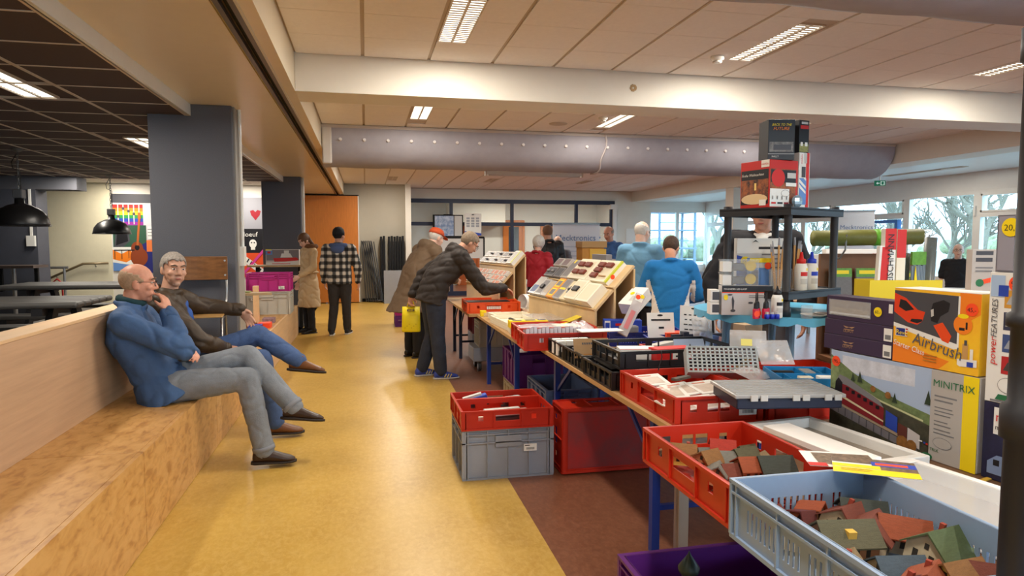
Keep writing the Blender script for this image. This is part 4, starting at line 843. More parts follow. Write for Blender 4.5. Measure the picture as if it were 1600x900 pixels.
for k in range(2):
    t = thing('clear_case', '%s clear case with a yellow disc on the lamp box' % ('lower', 'upper')[k], 'case', (1.97, 3.455, RT + .166 + k * .075), -.28)
    MB().box(0, .20, 0, .09, 0, .068).build('case', clear, t); MB().box(-.004, .204, -.004, .094, .068, .073).build('lid', clear, t)
    MB().tube([(.17, .05, .035), (.17, .065, .035)], .03, 16).build('disc', M('disc_yellow', (210, 176, 30), .5), t); MB().box(.06, .13, .03, .08, .008, .05).build('mechanism', M('mech_grey', (100, 96, 92), .4, .6, var=.4, vscale=60), t, bevel=.006); MB().box(0.002, .05, .004, .08, .004, .06).build('insert', cardw, t)
t = carton('lamp_blister', 'grey and blue boxed work lamp standing upright behind the clear cases', 'box', (2.16, 3.63, SB), -.18, (.29, .05, .30), lgp); prints(t, FF(), [([(0, 0), (.12, 0), (.12, .12), (.08, .18), (0, .20)], blup), (R4(0, .21, .29, .30), cardw), (R4(.13, .235, .27, .25), ink)] + lines(.15, .27, .20, 4, .026, .008, inkg), 'printed_picture'); prints(t, FF(), [([(.09, .275), (.11, .29), (.13, .275), (.11, .282)], ink)], 'logo', off=.004); price(t, FF(), .05, .165, .028, '35,-')
t = carton('figure_box', 'blue and yellow toy figure box beside the clear cases', 'box', (2.185, 3.53, SB), -.20, (.125, .05, .185), M('box_steel_blue', (90, 130, 186), .5)); prints(t, FF(), [(R4(0, .158, .125, .185), yel), (R4(0, .128, .125, .155), lgp), (R4(.01, .03, .05, .115), dgreyp), (R4(.065, .02, .11, .115), midblue)], 'printed_picture'); prints(t, FF(), [(circ(.105, .14, .02, 16), orgd)], 'price_sticker', off=.004)
for k, (x, y) in enumerate(((2.315, 3.45), (2.45, 3.50))):
    t = thing('brush_cup', 'clear cup of wooden paint brushes, %s of the shelf post' % ('left', 'right')[k], 'brush cup', (x, y, SB)); MB().lathe([(.045, 0), (.048, .12)], 14).build('cup', clear, t)
    for j in range(11):
        a = j * 2.4; r = .03; MB().tube([(r * .4 * cos(a), r * .4 * sin(a), .006), (r * 1.25 * cos(a), r * 1.25 * sin(a), .20 + .02 * (j % 4))], .005, 6).build('brush_handle', M('brush_wood', (206, 158, 100), .5), t); MB().tube([(r * 1.25 * cos(a), r * 1.25 * sin(a), .20 + .02 * (j % 4)), (r * 1.4 * cos(a), r * 1.4 * sin(a), .245 + .02 * (j % 4))], [.006, .003], 6).build('brush_tip', M('brush_tip', (150, 150, 156), .4, .3), t)
def glue(x, y, z, capm, nm, tall=True, h=.125, r=.032):
    t = thing('glue_bottle', nm, 'bottle', (x, y, z)); MB().lathe([(r * .9, 0), (r, .006), (r, h * .86), (r * .8, h), (r * .45, h + .004)], 18).build('bottle', cardw, t, True)
    MB().lathe([(r * .72, h), (r * .72, h + .024), (r * .36, h + .03), (r * .22, h + .065), (0, h + .067)] if tall else [(r * .7, h), (r * .7, h + .02), (r * .3, h + .03), (.002, h + .05)], 16).build('cap', capm, t, True)
    it = []
    mb = MB()
    for (a0, a1, z0, z1, m) in ((-2.2, -.9, h * .55, h * .70, 0), (-2.2, -.9, h * .25, h * .45, 1), (-1.3, -.8, h * .74, h * .84, 2)):
        mb.m = m; n = 6
        for k in range(n):
            b0 = a0 + (a1 - a0) * k / n; b1 = a0 + (a1 - a0) * (k + 1) / n; q = r + .0008; mb.add([(q * cos(b0), q * sin(b0), z0), (q * cos(b1), q * sin(b1), z0), (q * cos(b1), q * sin(b1), z1), (q * cos(b0), q * sin(b0), z1)], [(0, 1, 2, 3)])
    mb.build('label_print', [capm, lgp, yel], t)
glue(2.43, 3.40, SB, redp, 'white glue bottle with red nozzle on the black shelf', h=.155, r=.035); glue(2.52, 3.43, SB, M('cap_blue', (40, 64, 190), .4), 'white glue bottle with blue nozzle on the black shelf', h=.155, r=.035)
glue(2.185, 3.255, RT, cardb, 'white glue bottle with black cap at the shelf foot', False, .125, .030)
for k in range(4):
    t = thing('oiler', 'pink fine tip oiler with black needle, number %s from the left' % ('one', 'two', 'three', 'four')[k], 'oiler', (2.045 + .028 * k, 3.235 + .03 * (k % 2), RT)); MB().box(-.014, .014, -.011, .011, 0, .055).build('bottle', M('oiler_pink', (200, 34, 72), .4), t, bevel=.004); MB().lathe([(.012, .055), (.010, .085), (.004, .095), (.003, .14), (0, .141)], 10).build('needle_cap', cardb, t)
    if k < 2: prints(t, fr((-.014, -.0115, 0), (1, 0, 0), (0, 0, 1)), [(circ(.014, .028, .017, 14), orgd)], 'price_sticker', off=.001)
for k in range(3): t = thing('paint_pot', 'small blue paint pot before the glue bottle, ' + ('left', 'middle', 'right')[k], 'pot', (2.10 + .03 * k, 3.215, RT)); MB().lathe([(.013, 0), (.014, .022), (.010, .026)], 12).build('pot', M('pot_blue', (36, 60, 190), .3), t, True); MB().lathe([(.009, .026), (.009, .038), (0, .038)], 12).build('pot_lid', lgp, t)
for k, (x, y, r, m) in enumerate(((2.40, 3.24, .07, lgp), (2.50, 3.27, .06, M('dish_grey', (170, 170, 172), .3, .5)))):
    tag(MB().lathe([(0, .004), (r * .7, .004), (r, .016), (r * .98, .018), (r * .68, .008), (0, .008)], 20).build('dish', m, loc=(x, y, RT)), 'shallow %s dish on the turquoise table' % ('white', 'metal')[k], 'dish')
tag(MB().cyl((0, 0), .03, 0, .07, 16).build('clear_jar', clear, loc=(2.33, 3.20, RT)), 'clear plastic jar at the shelf foot', 'jar')
# --- near right shelf post
t = thing('plastic_shelf', 'black plastic shelf unit cut by the right edge of the view', 'shelf', (1.135, .955, TZ))
for i, (u, v) in enumerate(((0, 0), (.62, 0), (0, -.42), (.62, -.42))): MB().lathe([(.030, 0), (.030, .03), (.026, .04), (.026, .44), (.034, .445), (.034, .50), (.024, .51), (.024, .64), (.032, .645), (.032, .665), (.024, .67), (.024, 1.10), (.03, 1.105), (.03, 1.16)], 18, (u, v, 0)).build('post', M('shelf_black'), t, True)
for z0 in (.455, 1.115): MB().box(.03, .65, -.45, .03, z0, z0 + .035).build('shelf_board', M('shelf_black'), t)
ORD = ['first', 'second', 'third', 'fourth', 'fifth', 'sixth', 'seventh', 'eighth', 'ninth', 'tenth', 'eleventh', 'twelfth', 'thirteenth', 'fourteenth']
# --- foam trays, flyers
def tray(name, label, loc, rz, w, d, h, m, wall=.018, inner=None, rx=0, ry=0, cat='tray'):
    t = thing(name, label, cat, loc, rz, None, rx, ry)
    MB().box(-w / 2, w / 2, -d / 2, d / 2, 0, .01).box(-w / 2, w / 2, -d / 2, -d / 2 + wall, .01, h).box(-w / 2, w / 2, d / 2 - wall, d / 2, .01, h).box(-w / 2, -w / 2 + wall, -d / 2 + wall, d / 2 - wall, .01, h).box(w / 2 - wall, w / 2, -d / 2 + wall, d / 2 - wall, .01, h).build('tray', m, t, bevel=.004)
    if inner: MB().box(-w / 2 + wall, w / 2 - wall, -d / 2 + wall, d / 2 - wall, .011, .016).build('insert', inner, t)
    return t
tr = M('tray_inside', (150, 140, 128), .5, var=.25, vscale=6)
t1 = tray('foam_tray', 'white foam tray beside the train set box, under the foam board', (1.69, 2.17, TZ + .001), .12, .34, .56, .055, foam, .03, tr)
t2 = tray('foam_tray', 'white foam tray with clear lid nearest the right edge', (1.66, 1.58, TZ + .001), .18, .36, .54, .065, foam, .03, tr)
MB().box(-.155, .155, -.24, .24, .060, .064).build('clear_lid', clearf, t2)
tag(MB().box(-.06, .06, -.22, .22, 0, .022).build('foam_board', foam, loc=(1.575, 2.08, TZ + .060), bevel=.002), 'thick white foam board lying across the foam tray', 'foam board'); bpy.data.objects['foam_board'].rotation_euler = (0, 0, .10)
t = thing('flyer', 'yellow and white event flyer lying on the crate corner', 'flyer', (1.37, 1.57, .892), -.62, None, -.02, -.02)
MB().box(-.105, .105, -.075, .075, 0, .0006).build('sheet', cardw, t); f = fr((-.105, -.075, .0006), (1, 0, 0), (0, 1, 0))
prints(t, f, [(R4(0, 0, .21, .05), yel), (R4(0, .055, .12, .085), yel), (R4(.12, .05, .21, .10), M('print_photo_mix', (120, 100, 80), .5, var=.6, vscale=60)), (R4(0, .10, .21, .15), M('print_photo_mix')), (R4(.10, .085, .21, .125), blup), (R4(.11, .095, .19, .115), orgd)] + lines(.02, .10, .035, 2, .014, .004, M('print_ochre')), 'printed_picture', step=.0001)
t = thing('flyer', 'white edged picture flyer under the yellow flyer', 'flyer', (1.335, 1.66, .887), -.40); MB().box(-.10, .10, -.07, .07, 0, .0006).build('sheet', cardw, t); prints(t, fr((-.10, -.07, .0006), (1, 0, 0), (0, 1, 0)), [(R4(.03, .02, .19, .125), M('print_photo_mix')), (R4(.0, .0, .05, .03), redp)], 'printed_picture')
tag(MB().box(-.1, .1, -.008, .008, 0, .004).build('yellow_pencil', M('pencil', (214, 170, 60), .5), loc=(2.005, 1.80, TZ + .001)), 'yellow pencil at the foot of the night picture box', 'pencil'); bpy.data.objects['yellow_pencil'].rotation_euler = (0, 0, .3)
# --- organizers
t = thing('compartment_case', 'navy compartment case with a ribbed clear lid on the red crates', 'case', (1.66, 2.47, .852), -.16, None, .0, -.0)
MB().box(-.215, .215, -.135, .135, 0, .045).build('base', navy, t, bevel=.006); MB().box(-.225, .225, -.145, .145, .045, .060).build('lid', M('lid_clear', (190, 190, 190), .25, alpha=.75), t, bevel=.004)
for k in range(9): MB().box(-.215, .215, -.125 + .031 * k, -.117 + .031 * k, .060, .063).build('lid_rib', M('lid_clear'), t)
for x in (-.15, -.11, .02, .06, .15, .19): MB().box(x - .014, x + .014, -.150, -.144, .036, .058).build('clasp', M('clasp_grey', (196, 194, 190), .4), t)
t = thing('compartment_tray', 'open blue compartment tray of small parts beside the case', 'case', (1.995, 2.74, .852), -.30); W_, D_ = .30, .30
MB().box(-W_ / 2, W_ / 2, -D_ / 2, D_ / 2, 0, .006).box(-W_ / 2, W_ / 2, -D_ / 2, -D_ / 2 + .006, 0, .055).box(-W_ / 2, W_ / 2, D_ / 2 - .006, D_ / 2, 0, .055).box(-W_ / 2, -W_ / 2 + .006, -D_ / 2, D_ / 2, 0, .055).box(W_ / 2 - .006, W_ / 2, -D_ / 2, D_ / 2, 0, .055).box(-.002, .002, -D_ / 2, D_ / 2, 0, .05).box(-.10, -.096, -D_ / 2, 0, 0, .05).box(-W_ / 2, W_ / 2, -.002, .002, 0, .05).box(.08, .084, 0, D_ / 2, 0, .05).build('tray_body', teal, t)
text(t, fr((-W_ / 2, -D_ / 2 - .001, 0), (1, 0, 0), (0, 0, 1)), 'IN', .235, .012, .04, cardw, off=.001, bold=.002)
for k, (x, y, a, b, m) in enumerate(((.07, -.07, .12, .05, cardw), (-.07, .05, .10, .03, matblack), (.05, .07, .05, .10, M('part_grey', (130, 130, 132), .5)), (-.05, -.09, .06, .05, cream))):
    tag(MB().box(-a / 2, a / 2, -b / 2, b / 2, 0, .045).build('part_packet', m, loc=(1.995 + x, 2.74 + y - .3 * x, .859), bevel=.003), ('long white', 'thin black', 'grey', 'cream')[k] + ' parts packet in the blue compartment tray', 'packet'); bpy.data.objects['part_packet' if k == 0 else 'part_packet.%03d' % k].rotation_euler = (0, 0, -.30)
t = thing('slotted_tray', 'pale grey slotted tray tipped up against the zip bags', 'tray', (1.74, 3.02, .868), -.30, None, .95, 0.0)
mb = MB(); cols, rows = 15, 7; w_, h_ = .34, .13
for i in range(cols + 1): mb.box(-w_ / 2 + i * w_ / cols - .004, -w_ / 2 + i * w_ / cols + .004, 0, .006, 0, h_)
for j in range(rows + 1): mb.box(-w_ / 2, w_ / 2, 0, .006, j * h_ / rows - .003, j * h_ / rows + .003)
mb.box(-w_ / 2, w_ / 2, 0, .09, h_, h_ + .006).box(-w_ / 2, w_ / 2, 0, .09, -.006, 0).box(-w_ / 2 - .006, -w_ / 2, 0, .09, -.006, h_ + .006).box(w_ / 2, w_ / 2 + .006, 0, .09, -.006, h_ + .006)
mb.build('tray_body', M('tray_grey', (176, 184, 184), .45), t); t.rotation_euler = (-.55, 0, -.30)
def bag(name, label, loc, s, rz, rx, m=None, stick=None):
    t = thing(name, label, 'bag', loc, rz, None, rx); n = 10; mb = MB(); vs = []; fs = []
    for i in range(n + 1):
        for j in range(n + 1):
            u = i / n - .5; v = j / n - .5; b = (1 - (2 * u) ** 4) * (1 - (2 * v) ** 4)
            vs.append((u * s[0], v * s[1], s[2] * b * (.6 + .5 * noise.noise(Vector((u * 5 + loc[0] * 9, v * 5, 1))))))
    for i in range(n):
        for j in range(n): q = i * (n + 1) + j; fs.append((q, q + 1, q + n + 2, q + n + 1))
    o = len(vs); mb.add(vs, fs); mb.add([(x, y, -.35 * z) for x, y, z in vs], [tuple(reversed(f)) for f in fs]); mb.build('film', m or clearf, t, True)
    if stick: prints(t, fr((-s[0] * .2, -s[1] * .2, s[2] * 1.1), (1, 0, 0), (0, 1, 0)), [(R4(0, 0, s[0] * .3, s[1] * .25), stick)], 'sticker')
    return t
bag('zip_bag', 'clear zip bag with yellow sticker above the slotted tray', (1.92, 3.10, .99), (.18, .16, .03), -.5, .9, stick=M('sticker_yellow_pale', (226, 216, 120), .5))
bag('zip_bag', 'second clear zip bag behind the slotted tray', (2.02, 3.02, .955), (.17, .15, .03), -.2, .8)
bag('zip_bag', 'clear zip bag lying against the compartment case', (1.80, 2.86, .885), (.16, .14, .03), .3, .2)
bag('clear_bag', 'tall crumpled clear bag beside the lamp box', (2.22, 4.13, .87), (.16, .26, .06), .2, 1.35)
# --- sleeves in the red crate
for k in range(7):
    x = 1.38 + (k % 3) * .11; y = 2.72 + (k // 3) * .19
    t = carton('card_sleeve', 'white flat sleeve in the red crate, %s' % ('front left', 'front middle', 'front right', 'middle left', 'centre', 'middle right', 'rear left')[k], 'sleeve', (x - .07, y - .07, TZ + .045 + .006 * k), .2 - .12 * (k % 4), (.15, .17, .006), cardw, rx=.10, ry=-.05, bevel=0)
    prints(t, FT(.006), [(R4(.02, .02, .13, .12), M('sleeve_print', (206, 190, 176), .4, var=.15, vscale=20)), (R4(.03, .135, .10, .15), M('sleeve_pink', (216, 150, 130), .5))], 'printed_panel')
tag(MB().box(-.06, .06, -.015, .015, 0, .012).build('dark_strip', M('strip_dark', (76, 70, 62), .5, var=.3, vscale=60), loc=(1.50, 3.0, TZ + .118)), 'small dark strip with pins lying on the white sleeves', 'strip'); bpy.data.objects['dark_strip'].rotation_euler = (0, 0, .5)
# --- clear sleeves standing in the front red crate
for k in range(14):
    t = thing('clear_sleeve', 'clear sleeve in the front red crate, %s from the left' % ORD[k], 'sleeve', (1.16 + .030 * k, 4.83 - .0015 * k, TZ + .02), -.1, 'clear sleeves in a row', -.15); MB().box(-.012, .012, -.09, .09, 0, .115 + .008 * (k % 3)).build('sleeve', M('sleeve_film', (206, 204, 210), .25, alpha=.75), t)
bag('clear_bag', 'crumpled clear bag on the sleeves of the front red crate', (1.60, 4.86, .86), (.18, .18, .05), .3, .3)
bag('clear_bag', 'flat clear bag in the rear red crate', (1.38, 5.18, .83), (.40, .20, .03), .1, .1)
tag(MB().box(-.14, .14, -.09, .09, 0, .02).build('flat_packet', M('packet_lilac', (176, 170, 196), .5), loc=(1.32, 5.20, .80)), 'lilac flat packet in the rear red crate', 'packet')
tag(MB().box(-.10, .10, -.08, .08, 0, .03).build('flat_packet', cream, loc=(1.58, 5.20, .81)), 'cream flat packet at the right of the rear red crate', 'packet')
tag(MB().box(-.16, .16, -.07, .07, 0, .006).build('white_card', cardw, loc=(1.66, 4.62, .865)), 'white card lying on the rim of the front red crate', 'card')
# --- black crates contents
for k in range(8):
    tag(MB().box(-.03, .03, -.022, .022, 0, .10).build('white_packet', cardw, loc=(1.30 + .065 * (k % 4), 4.40 + .10 * (k // 4), TZ + .010), bevel=.002), 'little white packet, %s in the %s row of the far black crate' % (ORD[k % 4], ('near', 'far')[k // 4]), 'packet', 'white packets in the far black crate')
t = carton('brown_card', 'brown printed card leaning in the middle black crate', 'card', (1.27, 3.99, TZ + .06), -.05, (.23, .003, .125), kraft, rx=-.35, bevel=0); prints(t, FF(), [(R4(.055 + .014 * k, .085, .064 + .014 * k, .098), dgreyp) for k in range(9)], 'lettering', off=.0012, step=0); prints(t, FF(), [(R4(.11, .055, .12, .062), dgreyp), (R4(.06, .02, .19, .026), M('print_ochre'))], 'printed_panel', off=.0008)
for k, (x, y, a, b, h, m, nm) in enumerate(((1.47, 4.10, .12, .06, .08, navy, 'navy carton'), (1.50, 3.98, .08, .05, .09, cardw, 'white carton'), (1.36, 4.16, .10, .05, .09, dgreyp, 'grey carton'))):
    tag(MB().box(-a / 2, a / 2, -b / 2, b / 2, 0, h).build('small_carton', m, loc=(x, y, TZ + .008), bevel=.002), nm + ' in the middle black crate behind the brown card', 'carton')
bag('clear_bag', 'grey clear bag in the lower black crate', (1.42, 3.74, .80), (.16, .20, .05), .3, .2, M('bag_grey', (150, 150, 152), .3, alpha=.6))
t = carton('red_white_packet', 'red and white packet inside the upper black crate', 'packet', (1.60, 3.50, TZ + .112), .1, (.24, .10, .07), redp); prints(t, FF(), [(R4(.10, .01, .22, .05), cardw), (R4(.12, .02, .18, .03), ink)], 'printed_panel')
t = carton('white_packet', 'flat white packet with red edge inside the upper black crate', 'packet', (1.42, 3.60, TZ + .112), -.2, (.22, .14, .06), cardw); prints(t, FT(.06), [(R4(0, .0, .22, .02), redp)], 'printed_panel')
tag(MB().tube([(0, 0, 0), (.02, 0, .07), (.015, 0, .10)], .003, 5).build('wire_pin', M('wire_black', (40, 40, 40), .5), loc=(1.47, 3.20, .85)), 'thin black wire sticking up from the sleeve crate rim', 'wire')
# --- blue crates: instruction sheets and boxes
def sheet(label, loc, rz, w, h, rx, prn=True, name='instruction_card'):
    t = carton(name, label, 'card', loc, rz, (w, .003, h), cardw, rx=rx, bevel=0); return t
t = sheet('white header card with a black hang hole in the blue crate', (2.03, 4.60, TZ + .06), -.12, .205, .205, -.22); prints(t, FF(), [(circ(.10, .185, .022, 12, .008), ink), (R4(.085, .085, .125, .10), ink)] + lines(.03, .18, .145, 1, .02, .012, ink, .05), 'printed_panel'); 
t = sheet('tall white instruction sheet with small drawings in the blue crate', (2.22, 4.48, TZ + .05), -.05, .20, .28, -.20); t.rotation_euler = (-.20, .10, -.05)
it = []
for j in range(5):
    for i in range(4): it.append((R4(.03 + .038 * i + .006 * (j % 2), .21 - .036 * j, .05 + .038 * i + .005 * j % .02, .218 - .036 * j), ink))
prints(t, FF(), it + [(circ(.10, .262, .016, 10, .006), ink)], 'printed_panel', step=0)
t = sheet('white sheet with a red and black edge behind the drawings', (2.36, 4.50, TZ + .05), -.05, .16, .265, -.12); prints(t, FF(), [(R4(.13, .0, .15, .23), ink), (R4(.0, .235, .16, .265), redp)], 'printed_panel')
t = carton('clear_tube_box', 'slanted clear tube with orange and yellow dots rising from the crates', 'tube', (1.80, 4.62, .85), -.35, (.075, .03, .34), M('tube_film', (214, 208, 210), .2, alpha=.55), rx=-.35, ry=.45); prints(t, FF(), [(R4(.01, .28, .065, .335), cardw), (circ(.025, .31, .018, 14), orgd), (circ(.052, .325, .016, 14), yel), (R4(.02, .05, .055, .2), M('tube_pink', (200, 120, 124), .5))], 'printed_panel')
t = carton('white_carton', 'white carton tilted above the blue crates with a yellow sticker', 'carton', (2.10, 4.98, .93), .55, (.24, .15, .10), cardw, ry=-.55); prints(t, FT(.10), [(R4(.05, .03, .12, .08), lgp), (circ(.15, .1, .02, 12), yel)], 'printed_panel'); prints(t, FR(.24), lines(.02, .12, .07, 3, .02, .006, inkg), 'printed_panel')
t = carton('blue_white_box', 'dark blue box with white edge behind the slanted tube', 'box', (1.85, 5.05, TZ + .002), -.25, (.30, .12, .16), blup); prints(t, FF(), [(R4(.005, .005, .05, .155), cardw), (R4(.01, .02, .045, .14), blup), (R4(.09, .115, .16, .135), redp)], 'printed_panel')
carton('cream_carton', 'small cream carton beside the dark blue box', 'carton', (2.20, 4.98, TZ + .11), -.2, (.09, .07, .10), cream)
tag(MB().ell((0, 0, 0), (.02, .02, .02), 10, 6).build('red_reel', redp, loc=(1.92, 4.80, .86)), 'small red reel under the slanted tube', 'reel')
tag(MB().box(-.07, .07, -.03, .03, 0, .05).build('grey_part', M('part_grey'), loc=(1.90, 4.66, .84), bevel=.01), 'grey model part in the blue crate by the slanted tube', 'part')
tag(MB().box(-.09, .09, -.06, .06, 0, .04).build('orange_packet', orgd, loc=(2.25, 4.62, .80)), 'orange packet between the white sheets in the blue crate', 'packet')
# --- red crate of cards
t = carton('picture_card', 'landscape picture card leaning in the red crate of cards', 'card', (1.83, 3.72, TZ + .06), -.12, (.22, .004, .15), skyp, rx=-.5, bevel=0); prints(t, FF(), [(R4(0, 0, .22, .05), hill), ([(.03, .04), (.06, .10), (.08, .04)], M('print_tree')), ([(.06, .04), (.10, .12), (.12, .04)], M('print_tree')), (circ(.16, .06, .02, 12), redp), (circ(.15, .04, .016, 12), yel)], 'printed_picture')
for k, (x, y, w, d, h, m, rz, ry, nm) in enumerate(((2.00, 3.90, .24, .14, .08, cardw, -.3, .1, 'white carton'), (1.93, 4.05, .20, .14, .05, M('clear_pack', (196, 194, 186), .3), .3, -.1, 'pale clear pack'), (2.30, 4.16, .20, .02, .16, midblue, .15, .25, 'blue ship card'), (2.46, 4.14, .18, .08, .13, M('box_red'), -.3, .0, 'red and navy box'), (2.06, 3.72, .20, .06, .08, cardw, -.2, 0, 'long white box'), (2.60, 4.14, .12, .08, .12, cardw, .3, .2, 'small white box'))):
    t = carton('mixed_carton', nm + ' lying among the cards behind the black crate', 'carton', (x - w / 2, y - d / 2, TZ + .075 if x < 2.2 else TZ + .02), rz, (w, d, h), m, ry=ry, rx=-.15)
    if 'navy' in nm: prints(t, FF(), [(R4(0, .06, .09, .13), navy), (R4(.09, 0, .12, .13), cardw)], 'printed_panel')
    if 'ship' in nm: prints(t, FF(), [([(.03, .05), (.05, .10), (.15, .09), (.17, .05)], teal), (R4(.15, .0, .2, .16), cardw)], 'printed_panel')
    if nm == 'white carton': prints(t, FF(), [(R4(.05, .03, .16, .035), ink)], 'printed_panel')
tag(MB().box(-.2, .2, -.012, .012, 0, .03).box(-.12, -.08, -.03, .03, .01, .05).box(.05, .1, -.03, .03, .01, .05).build('model_chassis', M('model_grey', (60, 62, 70), .4), loc=(2.30, 4.36, .828)), 'dark model railway frame lying on the front blue crate', 'model part')
carton('brown_packet', 'brown packet under the turquoise table beside the clear bag', 'packet', (2.60, 4.24, TZ + .002), .2, (.16, .12, .20), M('packet_tan', (176, 150, 120), .6))
# --- flat model boxes on the white box table
def flatbox(label, loc, rz, w, d, h, content=None, m=None):
    t = thing('model_box', label, 'box', loc, rz); m = m or cream
    MB().box(-w / 2, w / 2, -d / 2, d / 2, 0, h * .5).box(-w / 2, w / 2, -d / 2, -d / 2 + .02, h * .5, h).box(-w / 2, w / 2, d / 2 - .02, d / 2, h * .5, h).box(-w / 2, -w / 2 + .02, -d / 2 + .02, d / 2 - .02, h * .5, h).box(w / 2 - .02, w / 2, -d / 2 + .02, d / 2 - .02, h * .5, h).build('tray', m, t, bevel=.003)
    for k, (x, y, a, b, c, cm) in enumerate(content or []): MB().box(x - a / 2, x + a / 2, y - b / 2, y + b / 2, h * .5, h * .5 + c).build('model', cm, t, bevel=.006)
    return t
dk = M('loco_dark', (40, 40, 44), .4); gn = M('loco_green', (30, 84, 58), .4); rd = M('wagon_brown', (118, 50, 38), .5); yw = M('loco_yellow', (206, 178, 30), .4)
flatbox('long cream model box at the left table edge', (1.36, 6.10, TZ + .001), .06, .34, .62, .07, [(0, .05, .03, .30, .02, dk)])
flatbox('cream model box with a yellow loco in front of the long one', (1.40, 5.62, TZ + .001), -.08, .40, .30, .06, [(-.06, 0, .10, .05, .03, yw), (.08, .02, .06, .04, .03, dk)])
flatbox('cream model box at the aisle edge with a dark strip', (1.42, 6.62, TZ + .001), .1, .38, .30, .06, [(0, 0, .2, .03, .015, dk)])
t = carton('yellow_box', 'long bright yellow box with three windows on the model boxes', 'box', (1.17, 5.47, TZ + .062), -.04, (.33, .10, .06), yel); prints(t, FT(.06), [(R4(.03, .02, .11, .08), dgreyp), (R4(.14, .02, .23, .08), dgreyp), (R4(.25, .02, .32, .08), dgreyp)], 'windows'); prints(t, FF(), lines(.04, .16, .03, 1, .01, .012, M('print_ochre')) + [(R4(.27, .02, .31, .035), M('print_ochre'))], 'printed_panel')
flatbox('cream loco box with green and brown models and a red dot', (1.64, 5.49, TZ + .002), -.1, .24, .20, .09, [(-.09, 0, .04, .12, .06, gn), (-.03, 0, .035, .12, .06, rd), (.06, 0, .10, .06, .04, dk), (.01, .08, .03, .03, .055, redp)])
tag(MB().box(-.16, .16, -.05, .05, 0, .003).build('yellow_slip', M('slip_yellow', (226, 204, 60), .5), loc=(1.72, 5.40, .87)), 'long yellow paper slip lying on the model boxes', 'paper'); bpy.data.objects['yellow_slip'].rotation_euler = (.0, -.25, .35)
tag(MB().box(-.03, .03, -.03, .03, 0, .06).build('yellow_packet', yel, loc=(1.20, 6.95, TZ), bevel=.003), 'small yellow packet at the table corner', 'packet')
tag(MB().box(-.10, .10, -.05, .05, 0, .04).build('clear_packet', clearf, loc=(1.30, 6.96, TZ)), 'clear packet beside the small yellow packet', 'packet')
bag('clear_bag', 'long clear bag lying over the model boxes', (1.62, 5.95, .82), (.30, .50, .03), .1, 0)
# --- tiered display stands
wood = M('stand_wood', (214, 184, 138), .5, var=.1, vscale=5)
grm = M('pack_grey', (120, 116, 118), .4); clrpk = M('pack_clear', (196, 192, 188), .25, alpha=.85)
def stand(label, S0, S1, z0, tiers, slope=.80):
    d = Vector(S1) - Vector(S0); L = d.length; rz = atan2(d.y, d.x); t = thing('display_stand', label, 'display stand', (S0[0], S0[1], TZ), rz)
    # local x runs along the row, local y away from the aisle side
    for k, (y0, zb, sl) in enumerate(tiers):
        T = Matrix.Translation((0, y0, zb - TZ)) @ Matrix.Rotation(slope, 4, 'X'); mb = MB(); mb.T = T; mb.box(0, L, 0, sl, -.018, 0).box(0, L, -.012, 0, -.018, .014); mb.build('shelf_board', wood, t)
        MB().box(0, L, y0 - .004, y0 + .014, 0, zb - TZ - .014).build('front_board', wood, t)
    y0, zb, sl = tiers[-1]; MB().box(0, .02, tiers[0][0] + .02, y0 + sl * cos(slope) - .01, 0, .1).box(L - .02, L, tiers[0][0] + .02, y0 + sl * cos(slope) - .01, 0, .1).build('side_rail', wood, t)
    MB().box(0, L, y0 + sl * cos(slope), y0 + sl * cos(slope) + .015, 0, zb - TZ + sl * sin(slope) - .03).build('back_board', wood, t)
    return t, rz, L
def onstand(S0, rz, tier, slope, x, up, off=.001):
    y0, zb, sl = tier; ly = y0 + up * cos(slope) - off * sin(slope); lz = zb + up * sin(slope) + off * cos(slope); return (S0[0] + x * cos(rz) - ly * sin(rz), S0[1] + x * sin(rz) + ly * cos(rz), lz)
def winbox(label, loc, rz, slope, w, h, d, m, wins, extra=None, grp=None):
    """box lying on a sloped shelf: x along the row, y up the slope, z out of the shelf"""
    t = thing('boxed_model', label, 'boxed model', loc, rz, grp, slope); MB().box(0, w, 0, h, 0, d).build('carton', m, t, bevel=.002)
    it = []
    for k, (x0, y0, x1, y1, bg, cm) in enumerate(wins):
        it.append((R4(x0 * w, y0 * h, x1 * w, y1 * h), bg))
        if cm is not None: MB().box((x0 * .8 + x1 * .2) * w, (x0 * .2 + x1 * .8) * w, (y0 * .65 + y1 * .35) * h, (y0 * .35 + y1 * .65) * h, d, d + .018).build('model', cm, t, bevel=.005)
    if it: prints(t, FT(d), it, 'window')
    if extra: prints(t, FT(d), extra, 'printed_panel', off=.002)
    return t
SB0, SB1 = (1.62, 6.62), (1.80, 5.12); tB = [(0, .965, .22), (.17, 1.14, .25)]
t, rzB, LB = stand('nearer tiered wooden display stand of boxed trains', SB0, SB1, .98, tB)
